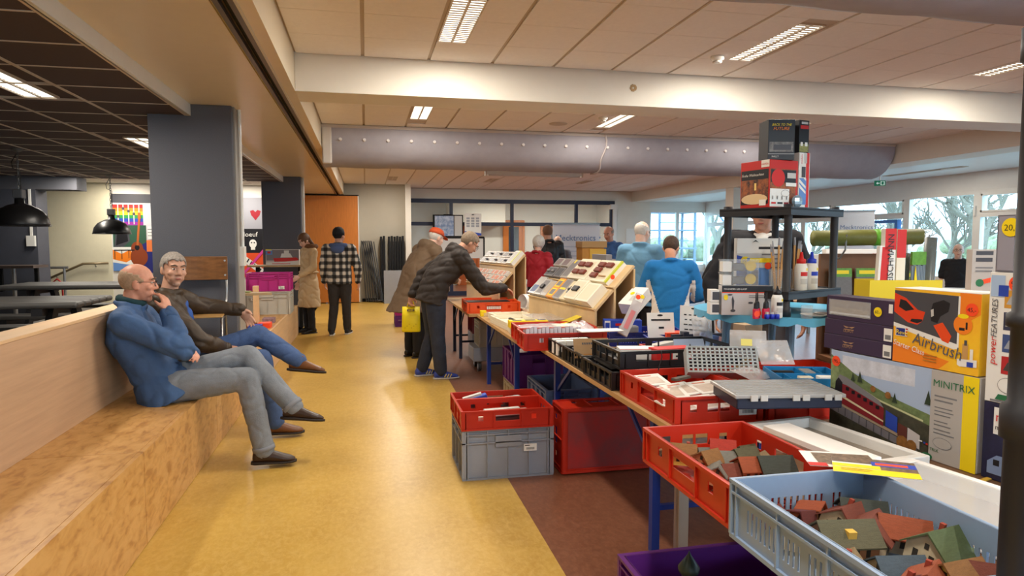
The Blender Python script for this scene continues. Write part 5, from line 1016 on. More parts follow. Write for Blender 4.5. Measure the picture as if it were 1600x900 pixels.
lowrow = [(.02, .17, .22, clrpk, [(.1, .1, .9, .5, M('blue_model', (60, 84, 130), .4), None)], 'clear pack with a blue model, first in the lower row'), (.20, .15, .20, clrpk, [(.1, .1, .9, .9, grm, dk)], 'grey clear pack, second in the lower row'), (.36, .13, .19, clrpk, [(.1, .2, .9, .9, M('pack_tan', (176, 160, 140), .4), None)], 'tan clear pack in the lower row'),
          (.50, .15, .23, M('pack_orange', (236, 150, 30), .4), [(.12, .08, .88, .46, yel, None), (.2, .14, .8, .4, grm, None), (.12, .54, .88, .92, yel, None), (.2, .6, .8, .86, grm, None)], 'orange and yellow twin pack in the lower row'), (.66, .15, .23, clrpk, [(.1, .05, .9, .95, grm, None), (.1, .45, .9, .55, yel, None)], 'grey pack with yellow band in the lower row'),
          (.82, .15, .22, M('pack_cream', (222, 208, 170), .5), [(.25, .35, .75, .7, grm, dk)], 'cream pack with grey wagon, lower row'), (.98, .22, .22, cream, [(.1, .1, .9, .9, M('foam_inner', (226, 214, 186), .6), dk)], 'white foam pack with a dark loco in the lower row'), (1.22, .24, .20, cream, [(.1, .1, .9, .9, M('foam_inner'), None)], 'plain white box ending the lower row')]
for (x, w, h, m, wins, nm) in lowrow: winbox(nm + ' of the nearer stand', onstand(SB0, rzB, tB[0], .80, x, .005), rzB, .80, w, h, .045 if x < .95 else .08, m, wins)
uprow = [(.02, .22, .12, grm, [(.04, .15, .47, .85, dgreyp, grm), (.53, .15, .96, .85, dgreyp, grm)], .0, 'grey twin pack of silver wagons, upper row'), (.04, .16, .10, clrpk, [(.1, .1, .9, .9, M('pack_mauve', (120, 104, 108), .4), None)], .14, 'mauve clear pack behind silver wagons'), (.22, .16, .10, clrpk, [(.1, .1, .9, .9, M('pack_mauve'), None)], .14, 'mauve clear pack, second at the top left'),
         (.27, .15, .12, grm, [(.1, .1, .9, .9, dgreyp, None)], .0, 'grey pack right of the silver wagons'), (.44, .15, .23, clrpk, [(.1, .1, .9, .9, grm, None), (.3, .8, .5, 1, yel, None)], .0, 'tall grey clear pack')]
for (x, w, h, m, wins, up, nm) in uprow: winbox(nm + ' of the nearer stand', onstand(SB0, rzB, tB[1], .80, x, .005 + up), rzB, .80, w, h, .04, m, wins)
for k, x in enumerate((.62, 1.02)):
    t = thing('boxed_wagons', ('left white box with four brown wagons on the upper tier', 'right white box with brown wagons, yellow edge and red dot')[k], 'boxed model', onstand(SB0, rzB, tB[1], .80, x, .005), rzB, None, .80)
    MB().box(0, .38, 0, .24, 0, .05).build('carton', cream, t, bevel=.003); prints(t, FT(.05), [(R4(.03, .03, .35, .21), M('foam_inner'))], 'foam_insert')
    for (a, b) in (((.06, .05), (.2, .05), (.06, .14), (.2, .14)) if k == 0 else ((.06, .15), (.2, .15), (.06, .09), (.06, .03))): MB().box(a, a + .11, b, b + .05, .05, .075).build('wagon', rd, t, bevel=.008)
    if k: 
        MB().box(.2, .32, .05, .062, .05, .06).build('track_piece', M('track_tan', (170, 130, 80), .5), t); prints(t, FR(.38), [(R4(0, .0, .24, .05), cardw), (R4(0, .035, .24, .05), M('lime', (200, 206, 50), .5)), (circ(.08, .025, .02, 14), orgd)], 'printed_panel'); prints(t, FT(.05), [(R4(.355, 0, .38, .24), M('lime'))], 'yellow_edge')
carton('boxed_model', 'grey box with orange label on top of the nearer stand', 'boxed model', onstand(SB0, rzB, tB[1], .80, .75, .25, .01), rzB, (.28, .06, .07), grm)
SA0, SA1 = (1.30, 8.78), (1.50, 7.62); tA = [(0, .98, .24), (.19, 1.22, .20)]
t, rzA, LA = stand('farther tiered wooden display stand of small boxed trains', SA0, SA1, 1.0, tA)
n = 0
for r in range(3):
    for k in range(8):
        col = [(190, 120, 90), (170, 160, 150), (206, 110, 70), (150, 130, 120)][(k + r) % 4]
        t = winbox('small boxed wagon, %s from the left in the %s row of the farther stand' % (ORD[k], ('bottom', 'middle', 'upper')[r]), onstand(SA0, rzA, tA[0], .80, .02 + .145 * k, .004 + .078 * r), rzA, .80, .13, .07, .03, M('pack_white_clear', (214, 206, 198), .4), [(.1, .1, .48, .9, M('wag_%d' % ((k + r) % 4), col, .5), None), (.52, .1, .9, .9, M('wag_%d' % ((k + r + 1) % 4), col, .5), None)], grp='small boxed wagons on the farther stand'); n += 1
for r in range(2):
    for k in range(6):
        t = winbox('window boxed coach, %s from the left, %s row atop the farther stand' % (ORD[k], ('front', 'back')[r]), onstand(SA0, rzA, tA[1], .80, .02 + .16 * k, .004 + .10 * r), rzA, .80, .145, .09, .035, M('pack_white_clear'), [(.08, .15, .92, .85, grm, dgreyp if k % 2 else None)], grp='boxed coaches on the upper tier')
t = winbox('white box with a lime edge on the farther stand', onstand(SA0, rzA, tA[1], .80, .99, .004), rzA, .80, .17, .2, .05, cardw, [(.1, .1, .8, .9, lgp, None), (.85, 0, 1, 1, M('lime'), None)])
t = thing('tissue_roll', 'white curled paper roll beside the farther stand', 'roll', (1.72, 7.36, TZ + .001), .4); MB().tube([(0, 0, .10), (.16, 0, .10)], .09, 18, cap=False).build('paper_curl', cardw, t, True); MB().box(.0, .16, -.09, .09, 0, .03).build('base', cream, t)
for k, (x, y, h, nm) in enumerate(((1.90, 7.30, .14, 'left'), (1.96, 7.28, .17, 'right'))): tag(MB().lathe([(.025, 0), (.028, .02), (.022, h * .6), (.012, h * .8), (.014, h)], 12).build('figurine', M('figurine_grey', (166, 156, 150), .4, var=.3, vscale=40), loc=(x, y, TZ)), 'small grey figurine beside the orange crate, ' + nm + ' one', 'figurine')
tag(MB().box(-.25, .25, -.1, .1, 0, .02).build('black_tray', dk, loc=(1.32, 7.42, TZ + .10)), 'flat black tray lying in the front orange crate', 'tray')
tag(MB().box(-.13, .13, -.09, .09, 0, .02).build('white_leaflet', cardw, loc=(2.06, 7.50, TZ + .10)), 'white leaflets lying in the blue crate of the far table', 'leaflet')
prints(thing('crate_label', 'white lettering strip on the front of the orange crate', 'label', (1.37, 7.226, TZ + .045)), fr((0, 0, 0), (1, 0, 0), (0, 0, 1)), [(R4(-.08 + .023 * k, 0, -.062 + .023 * k, .03), cardw) for k in range(7)], 'lettering', off=.0015, step=0)
# --- floor stack contents
for k, (x, y, z, a, b, m, nm) in enumerate(((.72, 4.58, .40, .20, .06, blup, 'blue and silver loose models in the rear red crate'), (.86, 4.27, .375, .36, .06, lgp, 'long silver model in the front red crate on the grey crate'), (.72, 4.24, .36, .14, .08, cream, 'pale packets in the front red crate on the grey crate'), (1.0, 4.57, .38, .16, .06, dgreyp, 'dark loose models in the rear red crate'))):
    t = thing('loose_model', nm, 'model', (x, y, z), .1 * k, None, 0, -.25 if k == 0 else 0)
    MB().box(-a / 2, a / 2, -b / 2, b / 2, 0, .03).build('hull', m, t, bevel=.006); MB().box(-a / 3, a / 3, -b / 3, b / 3, .03, .045).build('deck', lgp, t); MB().box(-a / 2, a / 2, -b / 2, b / 2, -.045, -.012).build('packing', dgreyp, t)
t = thing('tower_model', 'white model tower with dark green onion spire in the purple crate', 'model house', (.985, 2.06, .335)); 
t.location = (1.03, 1.98, .30)
MB().box(-.028, .028, -.028, .028, 0, .09).build('tower', cream, t); MB().lathe([(.034, .09), (.03, .10), (.018, .108), (.034, .128), (.036, .142), (.020, .165), (.006, .185), (0, .20)], 16).build('spire', M('spire_green', (30, 44, 38), .4), t, True); prints(t, fr((-.028, -.0285, 0), (1, 0, 0), (0, 0, 1)), [(circ(.028, .055, .013, 16), M('dial', (206, 190, 60), .5)), (circ(.028, .055, .009, 12), cardb)], 'clock')
# ================================================================== LEFT ZONE AND BACKGROUND
# school chair on the platform
t = thing('school_chair', 'wooden school chair with steel frame on the platform beside the grey pillar', 'chair', (-1.36, 5.95, .475), .1)
vn = M('chair_veneer', (132, 88, 50), .4, var=.35, vscale=7, stretch=(1, 1, 5))
def curved(mb, w, z0, z1, y, bow, th, n=10):
    vs = []; fs = []
    for i in range(n + 1):
        u = -1 + 2 * i / n; yy = y - bow * (1 - u * u)
        vs += [(u * w, yy, z0), (u * w, yy + th, z0), (u * w, yy + th, z1), (u * w, yy, z1)]
    for i in range(n):
        a = 4 * i; b = a + 4
        for k in range(4): fs.append((a + k, b + k, b + (k + 1) % 4, a + (k + 1) % 4))
    fs += [(0, 1, 2, 3), (4 * n + 3, 4 * n + 2, 4 * n + 1, 4 * n)]; return mb.add(vs, fs)
curved(MB(), .235, .72, .915, .0, -.03, .010).build('backrest', vn, t, bevel=.004)
MB().box(-.22, .22, -.40, .0, .445, .458).build('seat', M('seat_veneer', (196, 152, 92), .4, var=.15, vscale=6), t, bevel=.006)
stl = M('chair_steel', (170, 170, 170), .3, .9)
for s in (-1, 1):
    MB().tube([(s * .21, -.36, 0), (s * .21, -.34, .43), (s * .21, -.02, .435), (s * .222, .02, .62), (s * .222, .02, .88)], .011, 8).build('side_frame', stl, t, True); MB().tube([(s * .21, .05, 0), (s * .21, -.02, .435)], .011, 8).build('rear_leg', stl, t)
    for z in (.76, .88): MB().tube([(s * .215, -.004, z), (s * .215, -.010, z)], .008, 8).build('rivet', stl, t)
# writing ledge
t = thing('ledge_table', 'small wooden ledge table right of the chair against the pillar', 'table', (-1.15, 6.55, .475)); MB().prism([(-.12, -.1), (.30, -.04), (.24, .12), (-.12, .14)], .545, .565).build('table_top', M('ledge_top', (186, 156, 112), .45, var=.1), t); MB().tube([(0, .03, 0), (0, .03, .545)], .02, 8).build('leg', M('lamp_black'), t)
tag(MB().box(-.05, .05, -.05, .05, 0, .012).build('leaflet_stack', M('leaflet_green', (150, 156, 90), .5), loc=(-1.10, 6.60, 1.041)), 'small green leaflet stack on the ledge table', 'leaflets')
t = thing('low_partition', 'low slanted plywood partition behind the ledge table', 'partition', (-1.72, 7.4, .475)); MB().prism([(0, 0), (2.4, 0), (2.4, .62), (0, .50)], -.03, .03, 'x').build('panel', ply, t); MB().bar((0, 0, .51), (0, 2.4, .63), .09, .02).build('cap', ply, t)
tag(MB().box(-.03, .03, -.04, .04, 0, .50).build('wood_post', ply, loc=(-1.30, 8.55, .475)), 'pale plywood post left of the grey crate', 'post')
for k, (x, y, m, nm) in enumerate(((-1.28, 8.3, blup, 'small blue carton'), (-1.20, 8.5, orgd, 'small orange carton'), (-1.22, 9.0, M('mag_mix', (150, 120, 130), .5, var=.5, vscale=30), 'pile of picture magazines'), (-1.36, 8.55, M('rack_brown'), 'brown carton'))): tag(MB().box(-.07, .07, -.09, .09, 0, .06).build('small_carton' if k != 2 else 'magazine_pile', m, loc=(x, y, .476)), nm + ' on the platform before the light grey crate', 'carton')
# shelf with boat box
t = thing('wall_shelf', 'narrow wooden shelf against the far grey pillar', 'shelf', (-1.35, 12.3, 0)); MB().box(-.62, .36, -.22, .13, 1.07, 1.10).build('board', M('ledge_top'), t); MB().box(-.5, -.44, -.1, .0, 0, 1.07).box(.2, .26, -.1, 0, 0, 1.07).build('supports', matblack, t)
t = carton('boat_box', 'white model boat box with a red fire boat picture on the shelf', 'box', (-1.67, 12.12, 1.101), .0, (.55, .12, .27), M('box_paper', (206, 200, 196), .5)); F = FF()
prints(t, F, [(R4(.01, .08, .54, .26), M('print_dusk', (128, 122, 126), .5)), (R4(.0, .0, .55, .05), cardw), ([(.14, .06), (.12, .12), (.50, .13), (.54, .10), (.50, .06)], redp), ([(.24, .13), (.26, .20), (.40, .20), (.44, .13)], cardw), (R4(.30, .20, .38, .25), cardw), ([(.02, .05), (.2, .05), (.55, .08), (.55, .05)], cardw), (R4(.0, .18, .11, .27), midblue), (R4(.03, .20, .08, .235), redp), (R4(0, .25, .1, .27), yel), (R4(.1, .02, .4, .03), redp)], 'printed_picture', step=.0003)
# picnic tables
dkp = M('picnic_plank', (86, 84, 82), .45, var=.1, vscale=5, stretch=(.6, 5, 5)); dkf = M('picnic_frame', (34, 34, 38), .5)
def picnic(label, loc, rz, L=1.9):
    t = thing('picnic_table', label, 'picnic table', loc, rz)
    for k in range(5): MB().box(-L / 2, L / 2, -.37 + .15 * k, -.37 + .15 * k + .14, .68, .73).build('plank', dkp, t, bevel=.02)
    for s in (-1, 1):
        for k in range(2): MB().box(-L / 2, L / 2, s * .62 + .14 * k - .14, s * .62 + .14 * k - .01, .40, .44).build('seat_plank', dkp, t, bevel=.01)
        x = s * (L / 2 - .3); MB().box(x - .04, x + .04, -.36, .36, .62, .68).build('top_bearer', dkf, t); MB().box(x - .035, x + .035, -.75, .75, .32, .40).build('seat_bearer', dkf, t)
        for q in (-1, 1): MB().bar((x + .05, q * .2, .66), (x + .05, q * .52, .0), .05, .09).build('leg', dkf, t)
picnic('black picnic table nearest the bench wall on the left', (-3.05, 6.35, .30), -.02, 1.6); picnic('black picnic table farther back under the second pendant lamp', (-3.0, 8.6, .30), -.05, 1.9)
# bar table, railing
t = thing('bar_table', 'high dark bar table top at the slate wall', 'table', (-5.75, 11.8, .30)); MB().box(-.6, .80, -.25, .25, .80, .84).build('table_top', M('bar_top', (74, 62, 56), .4), t)
for x in (.15, .65): MB().bar((x, .2, .42), (x, .2, .80), .05).build('bracket', matblack, t)
MB().tube([(.42, .0, 0), (.42, .0, .80)], .03, 10).build('leg', alu, t)
t = thing('railing', 'stainless stair railing beside the slate wall', 'railing', (-5.28, 12.9, .30)); MB().tube([(-.15, 0, .76), (.28, 0, .76)], .022, 8).build('handrail', alu, t); MB().tube([(.22, 0, 0), (.22, 0, .76)], .022, 8).build('post', alu, t)
MB().tube([(-.1, .3, 0), (-.1, .3, .48), (-.02, .3, .55), (.06, .3, .48), (.06, .3, 0)], .016, 8).build('red_hoop', M('hoop_red', (170, 30, 30), .4), t, True)
t = thing('wall_handrail', 'sloping stair handrail on the cream wall', 'handrail', (0, 13.93, 0)); MB().tube([(-5.9, 0, .74), (-5.15, 0, 1.09), (-4.72, 0, 1.10)], .022, 8).build('rail', M('rail_brown', (128, 112, 84), .35, .3), t, True)
for x, z in ((-4.95, 1.09), (-5.6, .88)): MB().tube([(x, 0, z), (x, .03, z - .05), (x, .07, z - .05)], .008, 6).build('bracket', alu, t)
# murals
fy = 14.018
t = thing('mural', 'painted mural of guitar, amplifier and rainbow sliders on the back wall', 'mural', (-4.66, fy, .95)); MB().box(0, .745, -.012, 0, 0, 1.45).build('panel', M('mural_white', (206, 206, 208), .6), t); F = fr((0, -.012, 0), (1, 0, 0), (0, 0, 1))
rain = [(150, 40, 150), (40, 70, 170), (40, 140, 70), (240, 210, 40), (236, 130, 30), (206, 40, 40)]
it = [(R4(0, 1.28, .98, 1.45), dgreyp)] + [(R4(.03, .86 + .065 * k, .72, .925 + .065 * k), M('rb_%d' % k, c, .6)) for k, c in enumerate(rain)]
for k in range(5): it += [(R4(.14 + .12 * k, .88, .165 + .12 * k, 1.27), lgp), (R4(.12 + .12 * k, 1.0 + .05 * ((k * 3) % 4), .185 + .12 * k, 1.05 + .05 * ((k * 3) % 4)), dgreyp)]
it += [(R4(.02, .45, .78, .86), M('mural_green', (44, 84, 64), .6)), ([(.04, .45), (.08, .74), (.38, .82), (.40, .56), (.2, .42)], dgreyp), ([(.08, .48), (.11, .70), (.34, .76), (.36, .56)], cardb), (R4(.0, .0, .98, .45), cardw), ([(0, .40), (.2, .32), (.4, .40), (.5, .25), (.3, .16), (0, .22)], og), ([(.0, .16), (.5, .10), (.98, .2), (.98, 0), (0, 0)], midblue), (circ(.85, .25, .3, 20, .3), M('mural_navy', (32, 36, 110), .6)), (R4(.78, .36, .98, .58), M('mural_orange', (226, 120, 60), .6)),
       (circ(.60, .26, .20, 24, .18), M('guitar_brown', (140, 62, 28), .5)), (circ(.56, .42, .14, 22, .13), M('guitar_brown')), (circ(.56, .44, .055, 18), cardb), ([(.545, .48), (.595, .48), (.66, 1.0), (.61, 1.0)], M('guitar_neck', (176, 94, 40), .5)), (R4(.60, .98, .67, 1.10), M('guitar_neck')), (R4(.03, .38, .50, .40), ink), (R4(.04, .22, .055, .40), ink), (R4(.20, .22, .215, .40), ink), (R4(.36, .24, .375, .40), ink), (R4(.82, .60, .96, .84), cardw), (R4(.82, .66, .96, .67), ink), (R4(.82, .72, .96, .73), ink), (R4(.82, .78, .96, .79), ink)]
prints(t, F, [([(min(a, .98) * .755, b) for a, b in p], m) for p, m in it], 'painting', step=.0003)
t = thing('mural', 'painted mural of heart, mask and piano keys between the grey pillars', 'mural', (-2.52, fy, .80)); MB().box(0, .70, -.012, 0, 0, 1.56).build('panel', dgreyp, t); F = fr((0, -.012, 0), (1, 0, 0), (0, 0, 1)); hx = .30
it = [(R4(.06, .95, .70, 1.56), M('mural_grey', (150, 150, 158), .6)), (R4(.06, .48, .70, .95), cardb), (R4(.06, 0, .70, .48), M('mural_red_orange', (220, 76, 30), .6)), (R4(0, .45, .05, .92), cardw)]
for k, c in enumerate([(226, 170, 190), (90, 120, 190), (230, 220, 230), (240, 190, 120), (120, 140, 206), (214, 150, 190)]): it.append((R4(.06, 1.0 + .09 * k, .14, 1.09 + .09 * k), M('str_%d' % k, c, .6)))
it += [([(.42, 1.12), (.50, 1.22), (.52, 1.30), (.46, 1.32), (.42, 1.28), (.38, 1.32), (.32, 1.30), (.34, 1.22)], M('heart_red', (150, 24, 40), .6)), (circ(.36, .66, .07, 16, .085), cardw), (circ(.335, .68, .014, 8), cardb), (circ(.385, .68, .014, 8), cardb), (R4(.32, .54, .40, .60), cardw)]
it += [([(.06, .40), (.14, .48), (.62, .10), (.56, .0)], cardw)]
for k in range(8): x = .12 + .055 * k; y = .40 - .048 * k; it.append(([(x, y), (x + .02, y - .015), (x + .06, y + .05), (x + .04, y + .065)], cardb))
it += [([(.10, .02), (.14, .0), (.58, .52), (.55, .56)], M('mural_pink', (206, 60, 140), .6))]
prints(t, F, it, 'painting', step=.0003); text(t, F, 'loeuf', .19, .80, .13, cardw, off=.012)
# folding wall panel in orange veneer
t = thing('folding_wall', 'orange veneered folding wall panels parked at the end of the rail', 'folding wall', (-.82, 17.2, 0)); 
for k in range(4): MB().box(-.64, .65, -.02 - .09 * k - .07, -.02 - .09 * k, .02, 2.60).build('panel', woodor, t)
MB().box(.65, .67, -.365, -.02, .02, 2.60).build('edge_strip', cardw, t); MB().box(-.66, .67, -.37, -.01, 2.60, 2.625).build('top_track', matblack, t); MB().box(-.70, -.66, -.3, -.05, .02, 2.6).build('edge_profile', M('chair_steel'), t)
# folded trestle frames and dark tables leaning on the back wall
for k in range(6):
    t = thing('folding_trestle', 'folded steel frame leaning on the beige wall, number %s from the left' % ('one', 'two', 'three', 'four', 'five', 'six')[k], 'frame', (.0 + .055 * k, 16.95 - .032 * k, 0), 0, None, -.06, .0); d_ = M('frame_steel', (88, 88, 90), .4, .6)
    MB().tube([(.0, 0, .02), (-.10 - .01 * k, 0, 1.52)], .014, 6).build('upright', d_, t); MB().tube([(.28 - .03 * k, .0, .02), (-.08, .0, 1.50)], .014, 6).build('upright', d_, t); MB().tube([(-.0, 0, .05), (.28 - .03 * k, 0, .05)], .012, 6).build('foot_bar', d_, t)
for k in range(8):
    t = thing('folded_table', 'black folded table standing on edge at the beige wall, %s from the left' % ('first', 'second', 'third', 'fourth', 'fifth', 'sixth', 'seventh', 'eighth')[k], 'folded table', (.38 + .067 * k + (.06 if k > 1 else 0), 16.95, 0), 0, None, -.02); MB().box(-.027, .022, -.10, .10, .0, 1.62 + .015 * (k % 2)).build('table_leaf', matblack, t, bevel=.004); MB().box(.022, .030, -.06, .06, .2, 1.5).build('leg_frame', M('steel_dark'), t)
tag(MB().box(-.2, .3, -.03, .03, 0, .80).build('grey_board', M('board_grey', (150, 152, 158), .5, var=.05), loc=(.62, 16.5, 0)), 'grey flat board standing before the black folded tables', 'board')
tag(MB().box(-.3, .3, -.025, .025, 0, .08).build('dark_plinth', matblack, loc=(.2, 17.1, 0)), 'dark low strip along the foot of the beige wall', 'strip')
# posters hung on the glass
t = thing('poster', 'framed blue photo poster hanging at the glazed partition', 'poster', (1.78, 18.2, 1.62), 0); MB().box(0, .82, 0, .03, 0, .60).build('frame', matblack, t); prints(t, fr((0, 0, 0), (1, 0, 0), (0, 0, 1)), [(R4(.05, .03, .56, .57), M('photo_blue', (92, 122, 170), .5, rgb2=(196, 206, 222), vscale=9)), (R4(.58, .03, .79, .57), lgp)], 'photo'); MB().box(.3, .5, .0, .26, .58, .61).build('hanger', matblack, t)
t = thing('poster', 'white notice poster right of the blue photo', 'poster', (2.64, 18.2, 1.66), 0); MB().box(0, .46, 0, .02, 0, .60).build('board', cardw, t); prints(t, fr((0, 0, 0), (1, 0, 0), (0, 0, 1)), [(R4(.05 + .13 * i, .44 - .07 * j, .14 + .13 * i, .49 - .07 * j), M('notice_grey', (160, 164, 170), .5)) for i in range(3) for j in range(4)] + [([(0, 0), (.46, 0), (.46, .06), (0, .12)], blup)], 'notice'); MB().box(.2, .26, .0, .28, .55, .58).build('hanger', matblack, t)
t = thing('desk_screen', 'dark empty screen frame standing below the posters', 'screen', (1.9, 17.9, 0)); MB().box(0, 1.2, 0, .04, 1.05, 1.62).build('panel', M('screen_grey', (196, 194, 190), .5), t); MB().box(-.03, 1.23, -.01, .05, 1.58, 1.63).box(1.2, 1.24, -.01, .05, .02, 1.6).box(-.03, .0, -.01, .05, .02, 1.6).build('frame', matblack, t)
# roll up banners
def banner(label, loc, rz, w, h, name_, size, blue=False):
    t = thing('roll_up_banner', label, 'banner', loc, rz); MB().box(0, w, -.005, .005, .06, h).build('sheet', M('banner_white', (222, 222, 226), .5), t); MB().box(-.03, w + .03, -.08, .08, 0, .06).build('base', alu, t); MB().box(-.01, w + .01, -.015, .015, h, h + .03).build('top_bar', alu, t); MB().tube([(w / 2, .03, .05), (w / 2, .03, h)], .01, 6).build('pole', alu, t)
    F = fr((0, -.006, 0), (1, 0, 0), (0, 0, 1)); text(t, F, name_, .05, h - .32, size, M('banner_text', (96, 124, 166), .5), off=.002, bold=.003)
    prints(t, F, lines(.05, w - .08, h - .45, 9, .09, .025, M('banner_line', (198, 202, 212), .5), .4) + ([([(w * .35, .06), (w, .06), (w, h * .62), (w * .7, h * .45), (w * .5, h * .25)], midblue)] if blue else []), 'printed_panel')
banner('white roll-up banner with blue lettering behind the man in black', (3.55, 12.6, 0), 0, .95, 1.84, 'Mecktronics', .165)
banner('white roll-up banner with a blue curve by the window wall', (8.55, 10.95, 0), -.55, .62, 2.05, 'Mecktronics', .11, True)
# sign in the glass
t = thing('notice_sign', 'small blue lettered sign hanging behind the glass at the right', 'sign', (6.0, 18.44, 1.58)); MB().box(0, .62, 0, .02, 0, .36).build('board', cardw, t); prints(t, fr((0, 0, 0), (1, 0, 0), (0, 0, 1)), lines(.08, .5, .26, 2, .09, .05, blup, .2) + [([(.0, 0), (.62, 0), (.62, .05), (.3, .09), (0, .06)], midblue)], 'print'); MB().box(.28, .34, .0, .06, .33, .40).build('hanger', alu, t)
tag(MB().box(0, .30, 0, .01, 0, .42).build('paper_notice', cardw, loc=(7.42, 18.48, 1.45)), 'white paper notice on the corner wall', 'notice')
# far tables with cabinet and black engines
ft = thing('vendor_table', 'long far vendor table with a pale top behind the displays', 'table', (4.0, 10.2, 0)); MB().box(-.85, 2.2, -.35, .35, .72, .75).build('table_top', M('vendor_top', (170, 150, 126), .5), ft)
for x in (-.75, .3, 2.0):
    for y in (-.3, .3): MB().box(x - .02, x + .02, y - .02, y + .02, 0, .72).build('leg', alu, ft)
ca = thing('wood_cabinet', 'yellowish wooden drawer cabinet on the far vendor table', 'cabinet', (3.30, 10.02, .75)); cm = M('cab_wood', (182, 126, 48), .5, var=.12, vscale=5)
MB().box(0, .36, 0, .30, 0, .66).build('body', cm, ca, bevel=.004); MB().box(-.01, .40, -.02, .31, .66, .76).build('top_box', M('cab_top', (168, 130, 80), .5), ca, bevel=.004); MB().box(.12, .39, -.012, 0, .47, .64).build('drawer', M('cab_yellow', (206, 162, 60), .5), ca); MB().box(.14, .36, -.012, 0, .04, .44).build('door', M('cab_grey', (150, 140, 132), .4), ca)
for k, (x, w, h, m, nm) in enumerate(((3.72, .12, .48, M('cab_grey'), 'tall grey box'), (3.60, .10, .16, orgd, 'small orange box'), (3.02, .14, .42, dgreyp, 'dark slim frame'))): tag(MB().box(0, w, 0, .1, 0, h).build('far_box', m, loc=(x if k != 2 else 3.17, 9.98 if k == 0 else 9.88, .75)), nm + ' beside the wooden cabinet on the far table', 'box')
for k in range(2):
    t = thing('steam_engine_model', ('left black model steam engine beside the cabinet', 'right black and gold steam model beside the cabinet')[k], 'model', (3.86 + .36 * k, 10.0, .75)); MB().box(0, .30, 0, .14, 0, .36 + .06 * k).build('block', dk, t, bevel=.01); MB().lathe([(.05, 0), (.05, .05), (.02, .08), (.015, .14), (.03, .16), (0, .165)], 12, (.15, .07, .36 + .06 * k)).build('finial', M('finial', (90, 84, 70), .3, .7), t, True); MB().tube([(.03, .07, .36), (.03, .07, .56)], .012, 6).build('pipe', M('finial'), t)
    if k: prints(t, fr((0, -.001, 0), (1, 0, 0), (0, 0, 1)), [(R4(.04, .26, .26, .27), goldp), (R4(.04, .12, .26, .13), goldp), (circ(.15, .2, .04, 16, .055), lgp), (circ(.15, .2, .02, 12, .03), dgreyp)], 'badge')
# far right vendor table with goods behind the two men
ft = thing('vendor_table', 'far vendor table with goods under the back window', 'table', (5.6, 9.4, 0)); MB().box(-1.6, 1.6, -.35, .35, .76, .79).build('table_top', M('vendor_top'), ft)
for x in (-1.5, 1.5):
    for y in (-.3, .3): MB().box(x - .02, x + .02, y - .02, y + .02, 0, .76).build('leg', alu, ft)
for k, (x, w, d, h, m, nm) in enumerate(((4.45, .26, .2, .36, grm, 'grey'), (4.80, .36, .2, .26, M('box_slate', (112, 126, 146), .5), 'slate blue'), (4.86, .24, .15, .10, M('cab_wood'), 'wooden'), (5.25, .30, .2, .22, cream, 'cream'), (5.65, .25, .2, .42, M('photo_brown', (150, 126, 116), .5, var=.4, vscale=14), 'brown picture'), (6.0, .3, .2, .3, cardw, 'white'), (6.4, .3, .2, .24, M('cab_wood'), 'ochre'))): tag(MB().box(0, w, 0, d, 0, h).build('vendor_box', m, loc=(x, 9.25 if k != 2 else 9.06, .79), bevel=.003), nm + ' box on the vendor table under the back window', 'box')
t = thing('picture_stand', 'slate blue display tray standing before the back window', 'picture stand', (5.05, 8.7, 0), -.2); MB().box(0, .34, 0, .05, 1.05, 1.25).build('panel', M('box_slate'), t); MB().box(.05, .29, .01, .04, 1.25, 1.42).build('picture', M('photo_brown'), t); MB().box(.02, .06, 0, .05, 0, 1.05).box(.28, .32, 0, .05, 0, 1.05).build('stand_legs', alu, t)
# ================================================================== OUTSIDE
S('ground_outside', M('grass_ground', (150, 156, 148), .9, var=.2, vscale=2), (10.3, 90, -40, 90, -.25, -.15), (-20, 10.3, 24.2, 90, -.25, -.15))
bark = M('bark', (128, 124, 108), .9, var=.25, vscale=20)
def tree(label, loc, h, seed, spread=1.0, tf=.28):
    rnd = random.Random(seed); t = thing('bare_tree', label, 'tree', loc); tr_ = MB(); br = MB(); tw_ = MB()
    def grow(mb, p, d, L, r, lev):
        q = p + d * L; m_ = p.lerp(q, .5) + Vector((rnd.uniform(-1, 1), rnd.uniform(-1, 1), rnd.uniform(-.5, .5))) * L * .06; (tr_ if lev == 0 else br if lev < 3 else tw_).tube([p, m_, q], [r, r * .85, r * .68], 6 if lev < 3 else 4, cap=False)
        if lev >= 5: return
        for k in range(3 if lev else 4):
            nd = (d + Vector((rnd.uniform(-1, 1), rnd.uniform(-1, 1), rnd.uniform(-.25, .75))) * (.75 * spread)).normalized(); grow(mb, p.lerp(q, rnd.uniform(.6, 1)), nd, (L if lev else h * .24) * rnd.uniform(.66, .86), r * .62, lev + 1)
    grow(None, Vector((0, 0, 0)), Vector((0, 0, 1)), h * tf, h * .022, 0)
    tr_.build('trunk', bark, t, True); br.build('branches', bark, t, True); tag(tw_.build('twigs', bark, t, True), kind='stuff')
tree('bare winter tree filling the right window', (15.8, 14.6, -.15), 7.0, 3, 1.15); tree('bare winter tree left of the exit sign window', (19.5, 22, -.15), 8, 11); tree('bare winter tree at the far right pane', (17.5, 13.0, -.15), 7, 5); tree('bare tree behind the back window', (15.2, 27, -.15), 7.5, 8)
tree('low branching bare tree in the middle of the right window', (16.6, 16.6, -.15), 5.2, 21, 1.2, .16); tree('low bare tree at the left of the right window', (18.2, 20.6, -.15), 5.6, 23, 1.2, .16); tree('low bare tree behind the blue door', (17.0, 23.5, -.15), 5.5, 29, 1.2, .16)
shm = M('shrub', (150, 160, 122), .95, var=.5, vscale=4)
